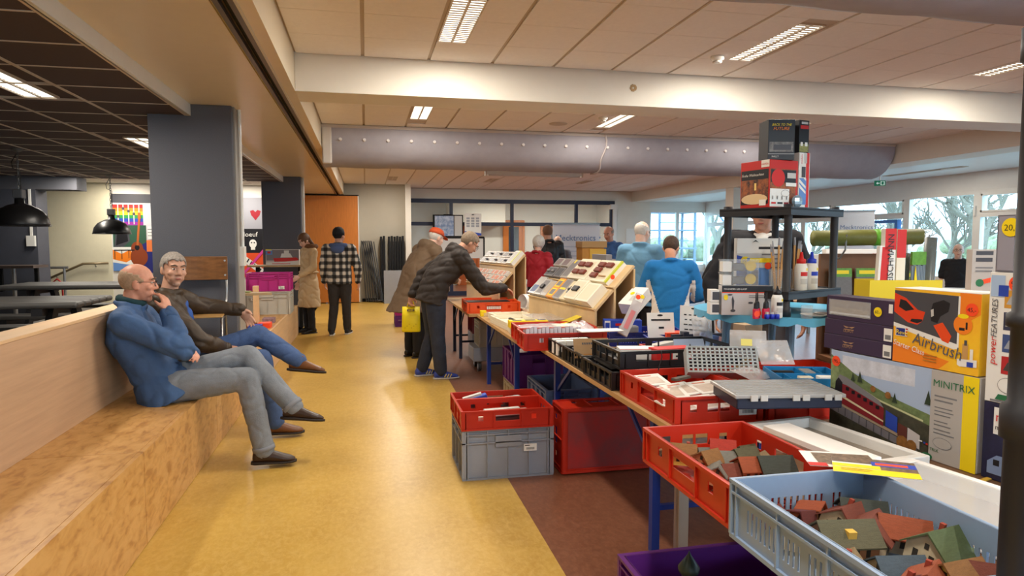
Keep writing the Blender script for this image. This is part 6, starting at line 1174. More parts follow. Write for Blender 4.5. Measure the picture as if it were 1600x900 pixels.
for k, (x, y, r) in enumerate(((34, 30, 2.0), (38, 44, 2.2), (26, 52, 2.2), (5, 52, 2.0), (40, 22, 2.0))):
    mb = MB(); rnd = random.Random(k)
    for j in range(40): mb.ell((rnd.uniform(-1, 1) * r * 1.3, rnd.uniform(-1, 1) * r * 1.3, rnd.uniform(.1, 1) * r * .8), r * .3 * rnd.uniform(.5, 1), 8, 6)
    t = thing('hedge', 'distant hedge clump outside, %s' % ('behind the right tree', 'behind the left tree', 'at the far corner of the lawn', 'beyond the back window', 'at the far right')[k], 'hedge', (x, y, -.15)); mb.build('foliage', shm, t, True)
t = thing('brick_building', 'pale brick building with grey stair frame outside the back window', 'building', (11.5, 34, -.15)); MB().box(-2.5, 3.4, 0, 6, 0, 6).build('wall', M('pale_brick', (206, 196, 192), .8, var=.08, vscale=3), t)
for k in range(26): MB().box(-2.5, 3.4, -.012, 0, .22 * k + .1, .22 * k + .13).build('brick_course', M('mortar', (176, 168, 164), .9), t)
wm_ = MB().box(-.6, 1.6, -.05, 0, 1.0, 2.4).build('window', cardw, t); MB().box(-.5, .45, -.07, -.05, 1.1, 2.3).build('pane', M('dark_glass'), wm_); MB().box(.55, 1.5, -.07, -.05, 1.1, 2.3).build('pane', M('dark_glass'), wm_)
t = thing('stair_tower', 'grey steel stair tower in front of the pale building', 'stairs', (14.2, 31, -.15)); sg_ = M('stair_steel', (96, 118, 140), .5)
for x in (0, 1.9):
    for y in (0, 1.4): MB().box(x - .05, x + .05, y - .05, y + .05, 0, 5.4).build('post', sg_, t)
for k in range(6): MB().box(-.1, 2.0, -.06, 1.46, .9 * k + .35, .9 * k + .42).build('landing', sg_, t); MB().box(-.1, 2.0, -.06, -.02, .9 * k + .75, .9 * k + .79).build('rail', sg_, t)
MB().bar((2.0, 0, 4.4), (5.5, 0, .2), .08).build('flight', sg_, t); MB().bar((2.0, 1.4, 4.4), (5.5, 1.4, .2), .08).build('flight', sg_, t)
# ================================================================== PEOPLE
skinm = M('skin', (206, 150, 122), .5, var=.10, vscale=22, bump=.05, bscale=120)
skin2 = M('skin_pale', (222, 178, 156), .5, var=.08, vscale=22)
denim_g = M('denim_grey', (124, 130, 138), .8, var=.22, vscale=7, bump=.25, bscale=160); denim_b = M('denim_blue', (66, 90, 134), .8, var=.25, vscale=7, bump=.25, bscale=160); denim_d = M('denim_dark', (44, 50, 66), .8, var=.25, vscale=7, bump=.2, bscale=160)
blkt = M('black_cloth', (26, 26, 30), .8, var=.1, vscale=10, bump=.2, bscale=90)
leather = M('brown_leather', (54, 36, 27), .38, var=.2, vscale=14, bump=.1, bscale=60); leather2 = M('tan_leather', (108, 66, 36), .38, var=.2, vscale=14, bump=.1, bscale=60); sole = M('sole_dark', (40, 32, 28), .7)
def V(*a): return Vector(a)
def remeshed(mb, vox, it=5, wr=0.0, wscale=9.0, quilt=None, seed=0, dec=None):
    me = bpy.data.meshes.new('r'); me.from_pydata(mb.v, [], mb.f)
    bm = bmesh.new(); bm.from_mesh(me); bmesh.ops.recalc_face_normals(bm, faces=bm.faces); bm.to_mesh(me); bm.free()
    o = bpy.data.objects.new('r', me); m = o.modifiers.new('r', 'REMESH'); m.mode = 'VOXEL'; m.voxel_size = vox
    if it: s = o.modifiers.new('s', 'SMOOTH'); s.factor = .5; s.iterations = it
    if dec: d = o.modifiers.new('d', 'DECIMATE'); d.ratio = dec
    out = bake(o); bpy.data.meshes.remove(me)
    if wr or quilt:
        off = Vector((seed * 3.7, seed * 1.3, 0)); nn = [v.normal.copy() for v in out.vertices]
        for v, n in zip(out.vertices, nn):
            d = 0
            if wr: d += wr * (.8 * noise.noise(v.co * wscale + off) - 1.1 * (1 - min(1, 5 * abs(noise.noise(v.co * wscale * .8 + off * 2)))) + .3 * noise.noise(v.co * wscale * 3 + off) + .25)
            if quilt: d += quilt[0] * (abs(sin((v.co.z + .25 * v.co.y) * quilt[1])) - .6)
            v.co += n * d
    out.polygons.foreach_set('use_smooth', [True] * len(out.polygons)); out.update(); return out
def limb(mb, pts, rs, seg=12):
    pts = [Vector(p) for p in pts]
    for i in range(len(pts) - 1): mb.tube([pts[i], pts[i + 1]], [rs[i], rs[i + 1]], seg)
    for p, r in zip(pts, rs): mb.ell(p, r * .995, seg, 8)
def hand(mb, wrist, dirv, palm_n, side, curl=.5, s=1.0, spread=.10, thumb=.6):
    """dirv: wrist->knuckles, palm_n: direction the palm faces, side +1: thumb towards lateral"""
    d = Vector(dirv).normalized(); n = Vector(palm_n); n = (n - d * n.dot(d)).normalized(); l = d.cross(n) * side
    w = Vector(wrist); R = Matrix((l, d, n)).transposed()
    mb.ell(w + d * .048 * s, (.040 * s, .056 * s, .017 * s), 12, 8, R); limb(mb, [w - d * .03 * s, w + d * .03 * s], [.027 * s, .026 * s], 10)
    for k, (off, L) in enumerate(((.029, .072), (.010, .080), (-.010, .075), (-.028, .060))):
        p = w + d * (.092 - .006 * abs(k - 1.3)) * s + l * off * s; a = 0; pts = [p - d * .03 * s, p]
        fd = (d + l * spread * (1.4 - k) * .6).normalized()
        for j, f in enumerate((.45, .32, .25)):
            a += curl * (.7, 1.0, .7)[j]; p = p + (fd * cos(a) + n * sin(a)) * L * f * s; pts.append(p)
        limb(mb, pts, [.0105 * s, .0098 * s, .009 * s, .0083 * s, .0072 * s], 8)
    p = w + d * .028 * s + l * .030 * s; q = p + (d * .6 + l * .75 * thumb + n * .35).normalized() * .036 * s; r = q + (d * .9 + l * .25 * thumb + n * (.3 + .5 * curl)).normalized() * .032 * s
    limb(mb, [w + d * .015 * s + l * .012 * s, p, q, r], [.016 * s, .0135 * s, .0112 * s, .0085 * s], 8)
def head_shapes(mb, T):
    def E(c, r): 
        R = T.to_3x3(); mb.ell(T @ Vector(c), r, 16, 11, R)
    E((0, -.012, .035), (.076, .096, .088)); E((0, .018, -.012), (.066, .074, .085)); E((0, .030, -.058), (.050, .054, .052)); E((0, .062, -.092), (.024, .022, .020))
    E((0, .074, .036), (.050, .016, .014))
    for s in (-1, 1):
        E((s * .038, .062, -.018), (.026, .024, .022)); E((s * .077, -.006, -.005), (.010, .020, .032)); E((s * .074, .002, -.026), (.009, .012, .012)); E((s * .032, .076, .036), (.022, .012, .008)); E((s * .011, .096, -.026), (.009, .010, .008)); E((s * .030, .055, -.05), (.022, .03, .03))
    for k in range(5): f = k / 4; E((0, .080 + .026 * f, .026 - .046 * f), (.0095 + .004 * f, .012, .012))
    E((0, .080, -.050), (.022, .012, .0065)); E((0, .079, -.061), (.019, .012, .007))
def hair_mesh(T, style, m, hs=1.0):
    mb = MB(); R = T.to_3x3(); seg, rings = 48, 32; vs = []; keep = []
    rad = {'short': 1.045, 'crew': 1.03, 'fringe': 1.010, 'curly': 1.28, 'bob': 1.13, 'long': 1.10, 'comb': 1.07}[style]
    for i in range(rings + 1):
        t = pi * i / rings
        for k in range(seg):
            a = 2 * pi * k / seg; u = Vector((sin(t) * cos(a), sin(t) * sin(a), cos(t))); q = Vector((u.x * .079, u.y * .099 - .012, u.z * .092 + .033))
            g = rad + (.035 if style == 'short' or style == 'comb' else .012 if style != 'curly' else .13) * noise.noise(u * (13 if style != 'curly' else 9)); q = Vector((q.x * g, (q.y + .012) * g - .012, (q.z - .033) * g + .033)); vs.append(q)
    fs = []
    def ok(c):
        x, y, z = c
        if style == 'short' or style == 'crew': return z + .020 * noise.noise(Vector((x, y, z)) * 50) > (.075 if y > .045 else (.038 if y > .015 else (-.015 if abs(x) > .05 and y > -.02 else -.085)))
        if style == 'comb': return z > (.085 if y > .05 else (.045 if y > .015 else (-.01 if abs(x) > .05 and y > -.02 else -.07)))
        if style == 'fringe': q = .016 * noise.noise(Vector((x, y, z)) * 45); return y < .028 + q - .4 * max(0, -z) and (-.08 + q < z < .078 + q - .25 * max(0, y + .09)) and not (abs(x) > .06 and y > -.025 and z < .004)
        if style == 'curly': return z > (.05 if y > .05 else (.0 if y > .02 else -.07))
        if style in ('bob', 'long'): return z > (.072 if y > .055 and abs(x) < .055 else (-.08 if y < .04 else .02))
    for i in range(rings):
        for k in range(seg):
            f = (i * seg + k, (i + 1) * seg + k, (i + 1) * seg + (k + 1) % seg, i * seg + (k + 1) % seg); c = sum((vs[j] for j in f), Vector()) / 4
            if ok(c): fs.append(f)
    used = sorted({j for f in fs for j in f}); ix = {j: n for n, j in enumerate(used)}
    n0 = len(used); cen = Vector((0, -.012, .03)); outer = [T @ vs[j] for j in used]; inner = [T @ (cen + (vs[j] - cen) * (.90 if style != 'curly' else .75)) for j in used]
    mb.add([tuple(p) for p in outer + inner], [tuple(ix[j] for j in f) for f in fs] + [tuple(n0 + ix[j] for j in reversed(f)) for f in fs])
    ed = {}
    for f in fs:
        for a, b in zip(f, f[1:] + f[:1]):
            if ix[a] == ix[b]: continue
            ed[(ix[a], ix[b])] = 1
    mb2 = [(a, n0 + a, n0 + b, b) for (a, b) in ed if (b, a) not in ed]; mb.f += mb2; mb.mi += [0] * len(mb2)
    return mb
def person(label, at, face, h=1.75, vox=.010, skin=None, top=None, legs=None, shoe=None, hair=None, pose=None, head=(0, 0, 0), lean=0.0, twist=0.0, topstyle='jacket', hem=.88, hood=False, hair_m=None, glasses=False, cap=None, sit=False, bulk=1.0, hands=None, beard=None, wr=.010, quilt=None, sleeve='long', collar=True, name='person', seed=1, no_legs=False, skirt=None, hemw=None, tp=0, boots=False):
    """at: base on the floor; face: heading in degrees (0 = +Y, 90 = +X). joints in local x right, y forward, z up (for 1.75 m)"""
    k = h / 1.75; skin = skin or skinm
    J = dict(an=(.10, 0, .08), kn=(.10, .02, .48), hi=(.092, 0, .90), pel=(0, 0, .95), wai=(0, 0, 1.10), che=(0, 0, 1.30), nek=(0, -.01, 1.47), hed=(0, .035, 1.625), sh=(.19, -.01, 1.41), el=(.25, -.03, 1.13), wr=(.255, .07, .88))
    P = {}
    for q in ('pel', 'wai', 'che', 'nek', 'hed'): P[q] = Vector(J[q])
    for q in ('an', 'kn', 'hi', 'sh', 'el', 'wr'):
        x, y, z = J[q]; P[q + 'R'] = V(x, y, z); P[q + 'L'] = V(-x, y, z)
    if lean or twist:
        piv = P['pel']; R = Matrix.Rotation(-twist, 3, 'Z') @ Matrix.Rotation(-lean, 3, 'X')
        for q in ('wai', 'che', 'nek', 'hed', 'shR', 'shL', 'elR', 'elL', 'wrR', 'wrL'):
            f = .5 if q == 'wai' else 1.0; P[q] = piv + (Matrix.Rotation(-twist * f, 3, 'Z') @ Matrix.Rotation(-lean * f, 3, 'X')) @ (P[q] - piv)
    for q, v in (pose or {}).items(): P[q] = Vector(v)
    for q in P: P[q] = P[q] * k
    th = radians(face); W = Matrix(((cos(th), sin(th), 0), (-sin(th), cos(th), 0), (0, 0, 1)))
    t = thing(name, label, 'person', (at[0], at[1], at[2]), 0)
    for q in P: P[q] = W @ P[q]
    # head frame
    hy, hp, hr = (radians(a) for a in head); TH = Matrix.Translation(P['hed']) @ (W @ Matrix.Rotation(-hy, 3, 'Z') @ Matrix.Rotation(-hp, 3, 'X') @ Matrix.Rotation(hr, 3, 'Y')).to_4x4() @ Matrix.Diagonal((k, k, k, 1)) @ Matrix.Diagonal((1.03, 1.03, 1.03, 1))
    b = MB(); head_shapes(b, TH)
    limb(b, [P['nek'] + (P['che'] - P['nek']) * .25, TH @ V(0, -.025, -.055)], [.060 * k, .055 * k])
    limb(b, [P['nek'], P['che'], P['wai'], P['pel']], [.055 * k, .07 * k, .07 * k, .07 * k])
    for s in 'LR':
        limb(b, [P['che'].lerp(P['sh' + s], .3), P['sh' + s], P['el' + s], P['wr' + s]], [.05 * k, .042 * k, .035 * k, .026 * k])
        if not no_legs: limb(b, [P['pel'], P['hi' + s], P['kn' + s], P['an' + s]], [.06 * k, .06 * k, .045 * k, .035 * k])
        hd = (hands or {}).get(s, {}); fa = (P['wr' + s] - P['el' + s]).normalized(); dv = W @ Vector(hd['dir']) if 'dir' in hd else fa; pn = W @ Vector(hd['palm']) if 'palm' in hd else W @ Vector((-1 if s == 'R' else 1, .2, 0))
        # thumb side: lateral l = d x n
        l = dv.normalized().cross(pn); want = W @ Vector(hd.get('thumb', (0, 1, .2))); sd = 1 if l.dot(want) >= 0 else -1
        hand(b, P['wr' + s], dv, pn, sd, hd.get('curl', .35), k * 1.02)
    body = link('body', remeshed(b, vox, 3), t); body.data.materials.append(skin)
    # face details
    for s in (-1, 1):
        e = MB(); e.m = 0; e.ell(TH @ V(s * .031, .0785, .012), (.0125 * k, .0085 * k, .0062 * k), 12, 8, TH.to_3x3().normalized()); e.m = 1; e.ell(TH @ V(s * .031, .0850, .012), (.0060 * k, .004 * k, .0056 * k), 10, 6, TH.to_3x3().normalized()); e.build('eye', [M('eye_white', (226, 218, 210), .3), M('iris', (46, 36, 30), .2)], body, True)
    hm = hair_m or M('hair_grey', (150, 142, 132), .8, var=.25, vscale=60)
    e = MB()
    for s in (-1, 1): e.tube([TH @ V(s * .014, .093, .033), TH @ V(s * .032, .094, .040), TH @ V(s * .052, .078, .034)], [.0042 * k, .005 * k, .003 * k], 6)
    e.build('eyebrows', M('brow', (96, 78, 64), .8), body)
    e = MB(); e.ell(TH @ V(0, .0895, -.0555), (.021 * k, .0045 * k, .0065 * k), 12, 6, TH.to_3x3().normalized()); e.build('lips', M('lips', (168, 96, 84), .5), body, True)
    if beard:
        mb = MB(); R3 = TH.to_3x3().normalized(); mb.ell(TH @ V(0, .029, -.062), (.0515 * k, .0545 * k, .051 * k), 16, 10, R3); mb.ell(TH @ V(0, .063, -.093), (.026 * k, .0225 * k, .0205 * k), 12, 8, R3); mb.build('beard', beard, body, True)
    if hair: o = hair_mesh(TH, hair, hm).build('hair', hm, t, True)
    if hair == 'long': MB().loft([(TH @ V(0, -.06, .02), TH.to_3x3() @ V(.08, 0, 0), TH.to_3x3() @ V(0, .05, 0)), (TH @ V(0, -.075, -.12), TH.to_3x3() @ V(.085, 0, 0), TH.to_3x3() @ V(0, .035, 0)), (TH @ V(.0, -.05, -.26), TH.to_3x3() @ V(.06, 0, 0), TH.to_3x3() @ V(0, .03, 0))], 14).build('hair_length', hm, t, True)
    if cap:
        kind, cmn = cap; mb = MB(); R3 = TH.to_3x3().normalized()
        ring = lambda z, rx, ry, y0=0: (TH @ V(0, -.012 + y0, z), TH.to_3x3() @ V(rx, 0, 0), TH.to_3x3() @ V(0, ry, 0))
        if kind == 'beanie': mb.loft([ring(.005, .084, .106), ring(.05, .088, .110), ring(.10, .075, .095), ring(.135, .045, .06), ring(.145, .01, .012)], 24)
        else:
            mb.loft([ring(.045, .084, .106), ring(.08, .082, .104), ring(.115, .062, .08), ring(.13, .03, .04), ring(.132, .005, .006)], 24)
            mb.loft([(TH @ V(0, .085, .050), TH.to_3x3() @ V(.068, 0, 0), TH.to_3x3() @ V(0, 0, .006)), (TH @ V(0, .125, .045), TH.to_3x3() @ V(.062, 0, 0), TH.to_3x3() @ V(0, 0, .005)), (TH @ V(0, .160, .030), TH.to_3x3() @ V(.035, 0, 0), TH.to_3x3() @ V(0, 0, .004))], 12)
        mb.build('cap', cmn, t, True)
    if glasses:
        mb = MB(); fm = M('glasses_dark', (36, 32, 32), .3)
        for s in (-1, 1):
            mb.tube([TH @ V(s * .033 + .025 * (abs(cos(a)) ** .7) * (1 if cos(a) > 0 else -1), .104 - .006 * abs(cos(a)), .008 + .017 * (abs(sin(a)) ** .7) * (1 if sin(a) > 0 else -1)) for a in [2 * pi * i / 16 for i in range(16)]], .0017 * k, 5, closed=True); mb.tube([TH @ V(s * .058, .098, .016), TH @ V(s * .080, .04, .016), TH @ V(s * .082, -.01, .012)], .0017 * k, 5)
        mb.tube([TH @ V(-.009, .106, .013), TH @ V(.009, .106, .013)], .0017 * k, 5); mb.build('glasses', fm, t)
    # trousers
    if legs and not no_legs:
        mb = MB(); r = bulk
        for s in 'LR':
            limb(mb, [P['hi' + s], P['hi' + s].lerp(P['kn' + s], .5), P['kn' + s], P['kn' + s].lerp(P['an' + s], .4), P['an' + s] + (P['kn' + s] - P['an' + s]).normalized() * .015], [.098 * k * r, .088 * k * r, .068 * k * r, .066 * k * r, .058 * k * r], 14)
        lat = (P['hiR'] - P['hiL']).normalized(); fwd = W @ V(0, 1, 0); up = (P['wai'] - P['pel']).normalized(); dep = up.cross(lat)
        c = P['hiR'].lerp(P['hiL'], .5); mb.loft([(c - up * .05 * k, lat * .14 * k * r, dep * .08 * k * r), (c + up * .02 * k, lat * .178 * k * r, dep * .125 * k * r), (P['pel'] + up * .05 * k, lat * .14 * k * r, dep * .095 * k * r), (P['pel'] + up * .12 * k, lat * .11 * k * r, dep * .07 * k * r)], 20)
        o = link('trousers', remeshed(mb, max(vox, .009), 4, wr * .42, 9, seed=seed), t); o.data.materials.append(legs)
        if tp: tag(o, kind=None)
    # upper garment
    if top:
        mb = MB(); r = bulk; lat = (P['shR'] - P['shL']).normalized(); hl = (P['hiR'] - P['hiL']).normalized()
        pts = [(P['pel'] + (P['pel'] - P['wai']).normalized() * ((.95 - hem) * k) if hem < .95 else P['pel'], hl, *(hemw or (.185, .135))), (P['pel'].lerp(P['wai'], .5), hl.lerp(lat, .3), .175, .128), (P['wai'], hl.lerp(lat, .5), .172, .125), (P['che'], lat, .185, .135), (P['che'].lerp(P['nek'], .55), lat, .165, .11), (P['nek'].lerp(P['che'], .1), lat, .085, .075)]
        rings = []
        for i, (c, l, a, bb) in enumerate(pts):
            u = (pts[min(i + 1, 5)][0] - pts[max(i - 1, 0)][0]).normalized(); l = (l - u * l.dot(u)).normalized(); dd = u.cross(l); rings.append((c, l * a * k * r, dd * bb * k * r))
        mb.loft(rings, 24, .9)
        for s in 'LR':
            S_, E_, Wp = P['sh' + s], P['el' + s], P['wr' + s]
            limb(mb, [P['che'].lerp(P['nek'], .5).lerp(S_, .45), S_], [.085 * k * r, .080 * k * r], 14)
            if sleeve == 'long': limb(mb, [S_, S_.lerp(E_, .5), E_, E_.lerp(Wp, .5), Wp - (Wp - E_).normalized() * .01], [.078 * k * r, .070 * k * r, .062 * k * r, .056 * k * r, .046 * k * r], 14)
            else: limb(mb, [S_, S_.lerp(E_, .75)], [.078 * k, .072 * k], 14)
        if collar: mb.tube([P['nek'] + lat * .082 * k * cos(a) + (W @ V(0, 1, 0)) * (.078 * k * sin(a) + .005) + V(0, 0, .012 - .018 * sin(a)) * k for a in [2 * pi * i / 16 for i in range(16)]], .024 * k, 8, closed=True)
        if hood:
            up = (P['nek'] - P['che']).normalized(); bk = up.cross(lat); bk = bk if bk.dot(W @ V(0, -1, 0)) > 0 else -bk
            mb.ell(P['nek'] + bk * .075 * k - up * .01 * k, (.125 * k, .07 * k, .085 * k), 16, 10, Matrix((lat, bk, up)).transposed()); mb.tube([P['nek'] + lat * .11 * k * cos(a) + bk * (.02 - .085 * sin(a)) * k + up * .035 * k for a in [2 * pi * i / 16 for i in range(16)]], .032 * k, 8, closed=True)
        if skirt:
            z0, a, bb = skirt; c = P['pel']; mb.loft([(V(c.x, c.y, z0 * k), hl * a * k, (W @ V(0, 1, 0)) * bb * k), (c - V(0, 0, .1 * k), hl * (a * .4 + .11) * k, (W @ V(0, 1, 0)) * (bb * .4 + .08) * k), (P['pel'].lerp(P['wai'], .6), hl * .172 * k, (W @ V(0, 1, 0)) * .125 * k)], 24)
        o = link('coat' if skirt else 'jacket' if topstyle == 'jacket' else 'shirt', remeshed(mb, max(vox, .009), 4, wr, 8, quilt, seed), t); o.data.materials.append(top)
    # shoes
    if shoe and not no_legs:
        um, sm = shoe
        for s in 'LR':
            a = P['an' + s]; tip = (pose or {}).get('toe' + s); d = (W @ Vector(tip)).normalized() if tip else W @ V(.12 if s == 'R' else -.12, 1, 0).normalized()
            upv = (P['kn' + s] - a).normalized() if tip else V(0, 0, 1); upv = (upv - d * upv.dot(d)).normalized(); l = d.cross(upv); o = a - upv * .08 * k if not tip else a - upv * .075 * k
            q = lambda f, u: o + d * f * k + upv * u * k
            mb = MB(); mb.loft([(q(-.075, .045), l * .030 * k, upv * .03 * k), (q(-.055, .05), l * .038 * k, upv * .045 * k), (q(.0, .055), l * .041 * k, upv * .05 * k), (q(.06, .045), l * .044 * k, upv * .04 * k), (q(.12, .034), l * .047 * k, upv * .029 * k), (q(.165, .028), l * .042 * k, upv * .022 * k), (q(.195, .022), l * .022 * k, upv * .013 * k)], 16)
            mb.tube([q(-.012, .05), q(-.012, .12 if not boots else .28)], [.047 * k, .049 * k], 14)
            oo = link('shoe', remeshed(mb, .006 if vox < .008 else .01, 3), t); oo.data.materials.append(um)
            sb = MB(); sb.loft([(q(-.085, .008), l * .028 * k, upv * .010 * k), (q(-.06, .008), l * .040 * k, upv * .013 * k), (q(.05, .008), l * .044 * k, upv * .011 * k), (q(.13, .008), l * .050 * k, upv * .011 * k), (q(.18, .010), l * .040 * k, upv * .010 * k), (q(.205, .012), l * .018 * k, upv * .008 * k)], 16, .7); sb.build('sole', sm, oo, True)
            if vox < .008:
                lb = MB()
                for j in range(4): lb.tube([q(.02 + .02 * j, .083 - .008 * j) - l * .02 * k, q(.025 + .02 * j, .092 - .009 * j), q(.02 + .02 * j, .083 - .008 * j) + l * .02 * k], .003, 5)
                lb.build('laces', M('laces', (60, 44, 36), .8), oo)
    return t, P, TH, W
def recolour(t, m, f):
    # panels of another cloth sewn into the garment
    for o in t.children:
        if o.name.startswith('jacket'):
            o.data.materials.append(m); Wt = W_.transposed()
            for p in o.data.polygons:
                if f(Wt @ (p.center - P['pel']), p): p.material_index = 1
# ---- 1: seated man in a blue jacket, hand at the mouth; he faces the aisle (+X)
bluej = M('jacket_blue', (58, 88, 130), .7, var=.16, vscale=6, bump=.15, bscale=60); brownj = M('jacket_brown', (62, 48, 34), .55, var=.2, vscale=8, bump=.15, bscale=60)
t, P, TH, W_ = person('seated man with glasses in a blue jacket, hand held to his mouth', (-1.30, 4.78, 0), 84, 1.76, .0065, skin=M('skin_ruddy', (214, 152, 126), .5, var=.12, vscale=20), top=bluej, legs=denim_g, shoe=(leather, sole), hair='fringe', hair_m=M('hair_sandy', (176, 146, 118), .8, var=.2, vscale=70), glasses=True, head=(-4, 4, 0), hem=.84, hemw=(.225, .185), bulk=1.12, wr=.010, seed=2,
    pose=dict(pel=(0, -.02, .575), hiR=(.10, .0, .565), hiL=(-.10, .0, .57), wai=(0, -.10, .72), che=(0, -.19, .91), nek=(0, -.20, 1.09), hed=(0, -.145, 1.235), shR=(.20, -.20, 1.01), shL=(-.20, -.19, 1.02),
              elR=(.22, .14, .82), wrR=(.075, .035, 1.05), elL=(-.22, .03, .80), wrL=(-.02, .16, .76),
              knR=(.13, .50, .60), anR=(.16, .60, .10), toeR=(.10, 1, -.02), knL=(-.03, .50, .725), anL=(.12, .80, .37), toeL=(.2, .95, -.10)),
    hands={'R': dict(dir=(-.45, -.22, .85), palm=(-.55, -.8, 0), curl=.45, thumb=(.3, -.6, .6)), 'L': dict(dir=(.9, .2, .1), palm=(0, -.5, -.8), curl=.5, thumb=(0, 0, 1))})
mb = MB(); mb.tube([P['anL'] + (P['knL'] - P['anL']).normalized() * .10, P['anL'] - (P['knL'] - P['anL']).normalized() * .02], [.046, .044], 14); mb.build('sock', M('sock_navy', (34, 38, 52), .9), t, True)
mb = MB(); mb.tube([P['nek'] + W_ @ V(.066 * cos(a), .068 * sin(a) + .012, .035 - .02 * sin(a)) for a in [2 * pi * i / 16 for i in range(16)]], .024, 8, closed=True); mb.build('scarf', M('scarf_teal', (24, 56, 62), .9), t, True)
def cuffs(t, P, m, r=.048):
    for s in 'LR':
        d = (P['el' + s] - P['wr' + s]).normalized(); MB().tube([P['wr' + s] + d * .004, P['wr' + s] + d * .05], [r, r + .006], 16).build('cuff', m, t, True)
cuffs(t, P, M('jacket_blue')); lat = W_ @ V(1, 0, 0)
for s in 'LR':
    d = (P['kn' + s] - P['an' + s]).normalized(); MB().tube([P['an' + s] + d * .016, P['an' + s] + d * .045], [.0735, .073], 18).build('trouser_hem', M('denim_hem', (126, 130, 138), .85), t, True)
# ---- 2: seated man in a brown jacket looking at the viewer
t, P, TH, W_ = person('seated grey-haired man in a brown jacket, arm laid on the chair', (-1.30, 5.47, 0), 86, 1.80, .0065, skin=M('skin_olive', (206, 156, 130), .5, var=.10, vscale=20), top=brownj, legs=denim_b, shoe=(leather2, sole), hair='short', hair_m=M('hair_silver', (158, 148, 138), .7, var=.35, vscale=70), beard=M('stubble', (182, 146, 126), .7, var=.12, vscale=160), head=(58, 3, -4), hem=.84, hemw=(.225, .185), bulk=1.10, wr=.010, seed=5,
    pose=dict(pel=(0, -.03, .575), hiR=(.10, .0, .57), hiL=(-.10, .0, .575), wai=(0, -.09, .73), che=(0, -.15, .93), nek=(0, -.15, 1.11), hed=(.01, -.105, 1.265), shR=(.20, -.16, 1.03), shL=(-.20, -.15, 1.05),
              elR=(.26, .10, .76), wrR=(.08, .24, .68), elL=(-.34, .06, .95), wrL=(-.30, .31, .93),
              knR=(.12, .49, .60), anR=(.12, .58, .10), toeR=(.05, 1, -.02), knL=(-.04, .46, .76), anL=(.08, .76, .56), toeL=(.25, .95, -.10)),
    hands={'L': dict(dir=(.1, .6, -.75), palm=(.9, -.1, -.2), curl=.35, thumb=(.2, .5, .5)), 'R': dict(dir=(-.8, .5, 0), palm=(0, 0, -1), curl=.4, thumb=(0, 1, 0))})
recolour(t, M('shirt_blue', (40, 84, 160), .7), lambda u, q: u.y > .0 and abs(u.x + .015) < .05 + .05 * max(0, .3 - u.z) and u.z < .50)
cuffs(t, P, M('jacket_brown')); mb = MB(); mb.tube([P['wrL'] + (P['elL'] - P['wrL']).normalized() * .02, P['wrL'] + (P['elL'] - P['wrL']).normalized() * .055], .034, 14); mb.build('watch', M('lamp_black'), t, True)
# ---- 3: woman in a beige coat
coatb = M('coat_beige', (196, 166, 124), .6, var=.08, vscale=5, bump=.1, bscale=40)
t, P, TH, W_ = person('woman in a long beige belted coat looking down into the crates', (-.92, 11.50, 0), -118, 1.66, .011, skin=skin2, top=coatb, legs=blkt, shoe=(M('boot_black', (18, 17, 18), .4), sole), hair='long', hair_m=M('hair_brown', (98, 68, 44), .6, var=.25, vscale=50), head=(-8, 34, 0), hood=False, skirt=(.46, .235, .19), wr=.010, seed=7, bulk=.94, boots=True, pose=dict(hed=(0, .07, 1.60), elL=(-.24, .02, 1.14), wrL=(-.22, .26, 1.0), elR=(.25, -.02, 1.12), wrR=(.24, .08, .88)))
mb = MB(); mb.tube([P['wai'] + W_ @ V(.180 * cos(a), .135 * sin(a), -.04) for a in [2 * pi * i / 20 for i in range(20)]], .018, 8, closed=True); mb.build('belt', coatb, t, True)
mb = MB(); mb.tube([P['nek'] + W_ @ V(.10 * cos(a), .08 * sin(a) - .03, .03) for a in [2 * pi * i / 16 for i in range(16)]], .045, 8, closed=True); mb.build('fur_collar', M('fur_brown', (112, 76, 48), .9, var=.3, vscale=60), t, True)
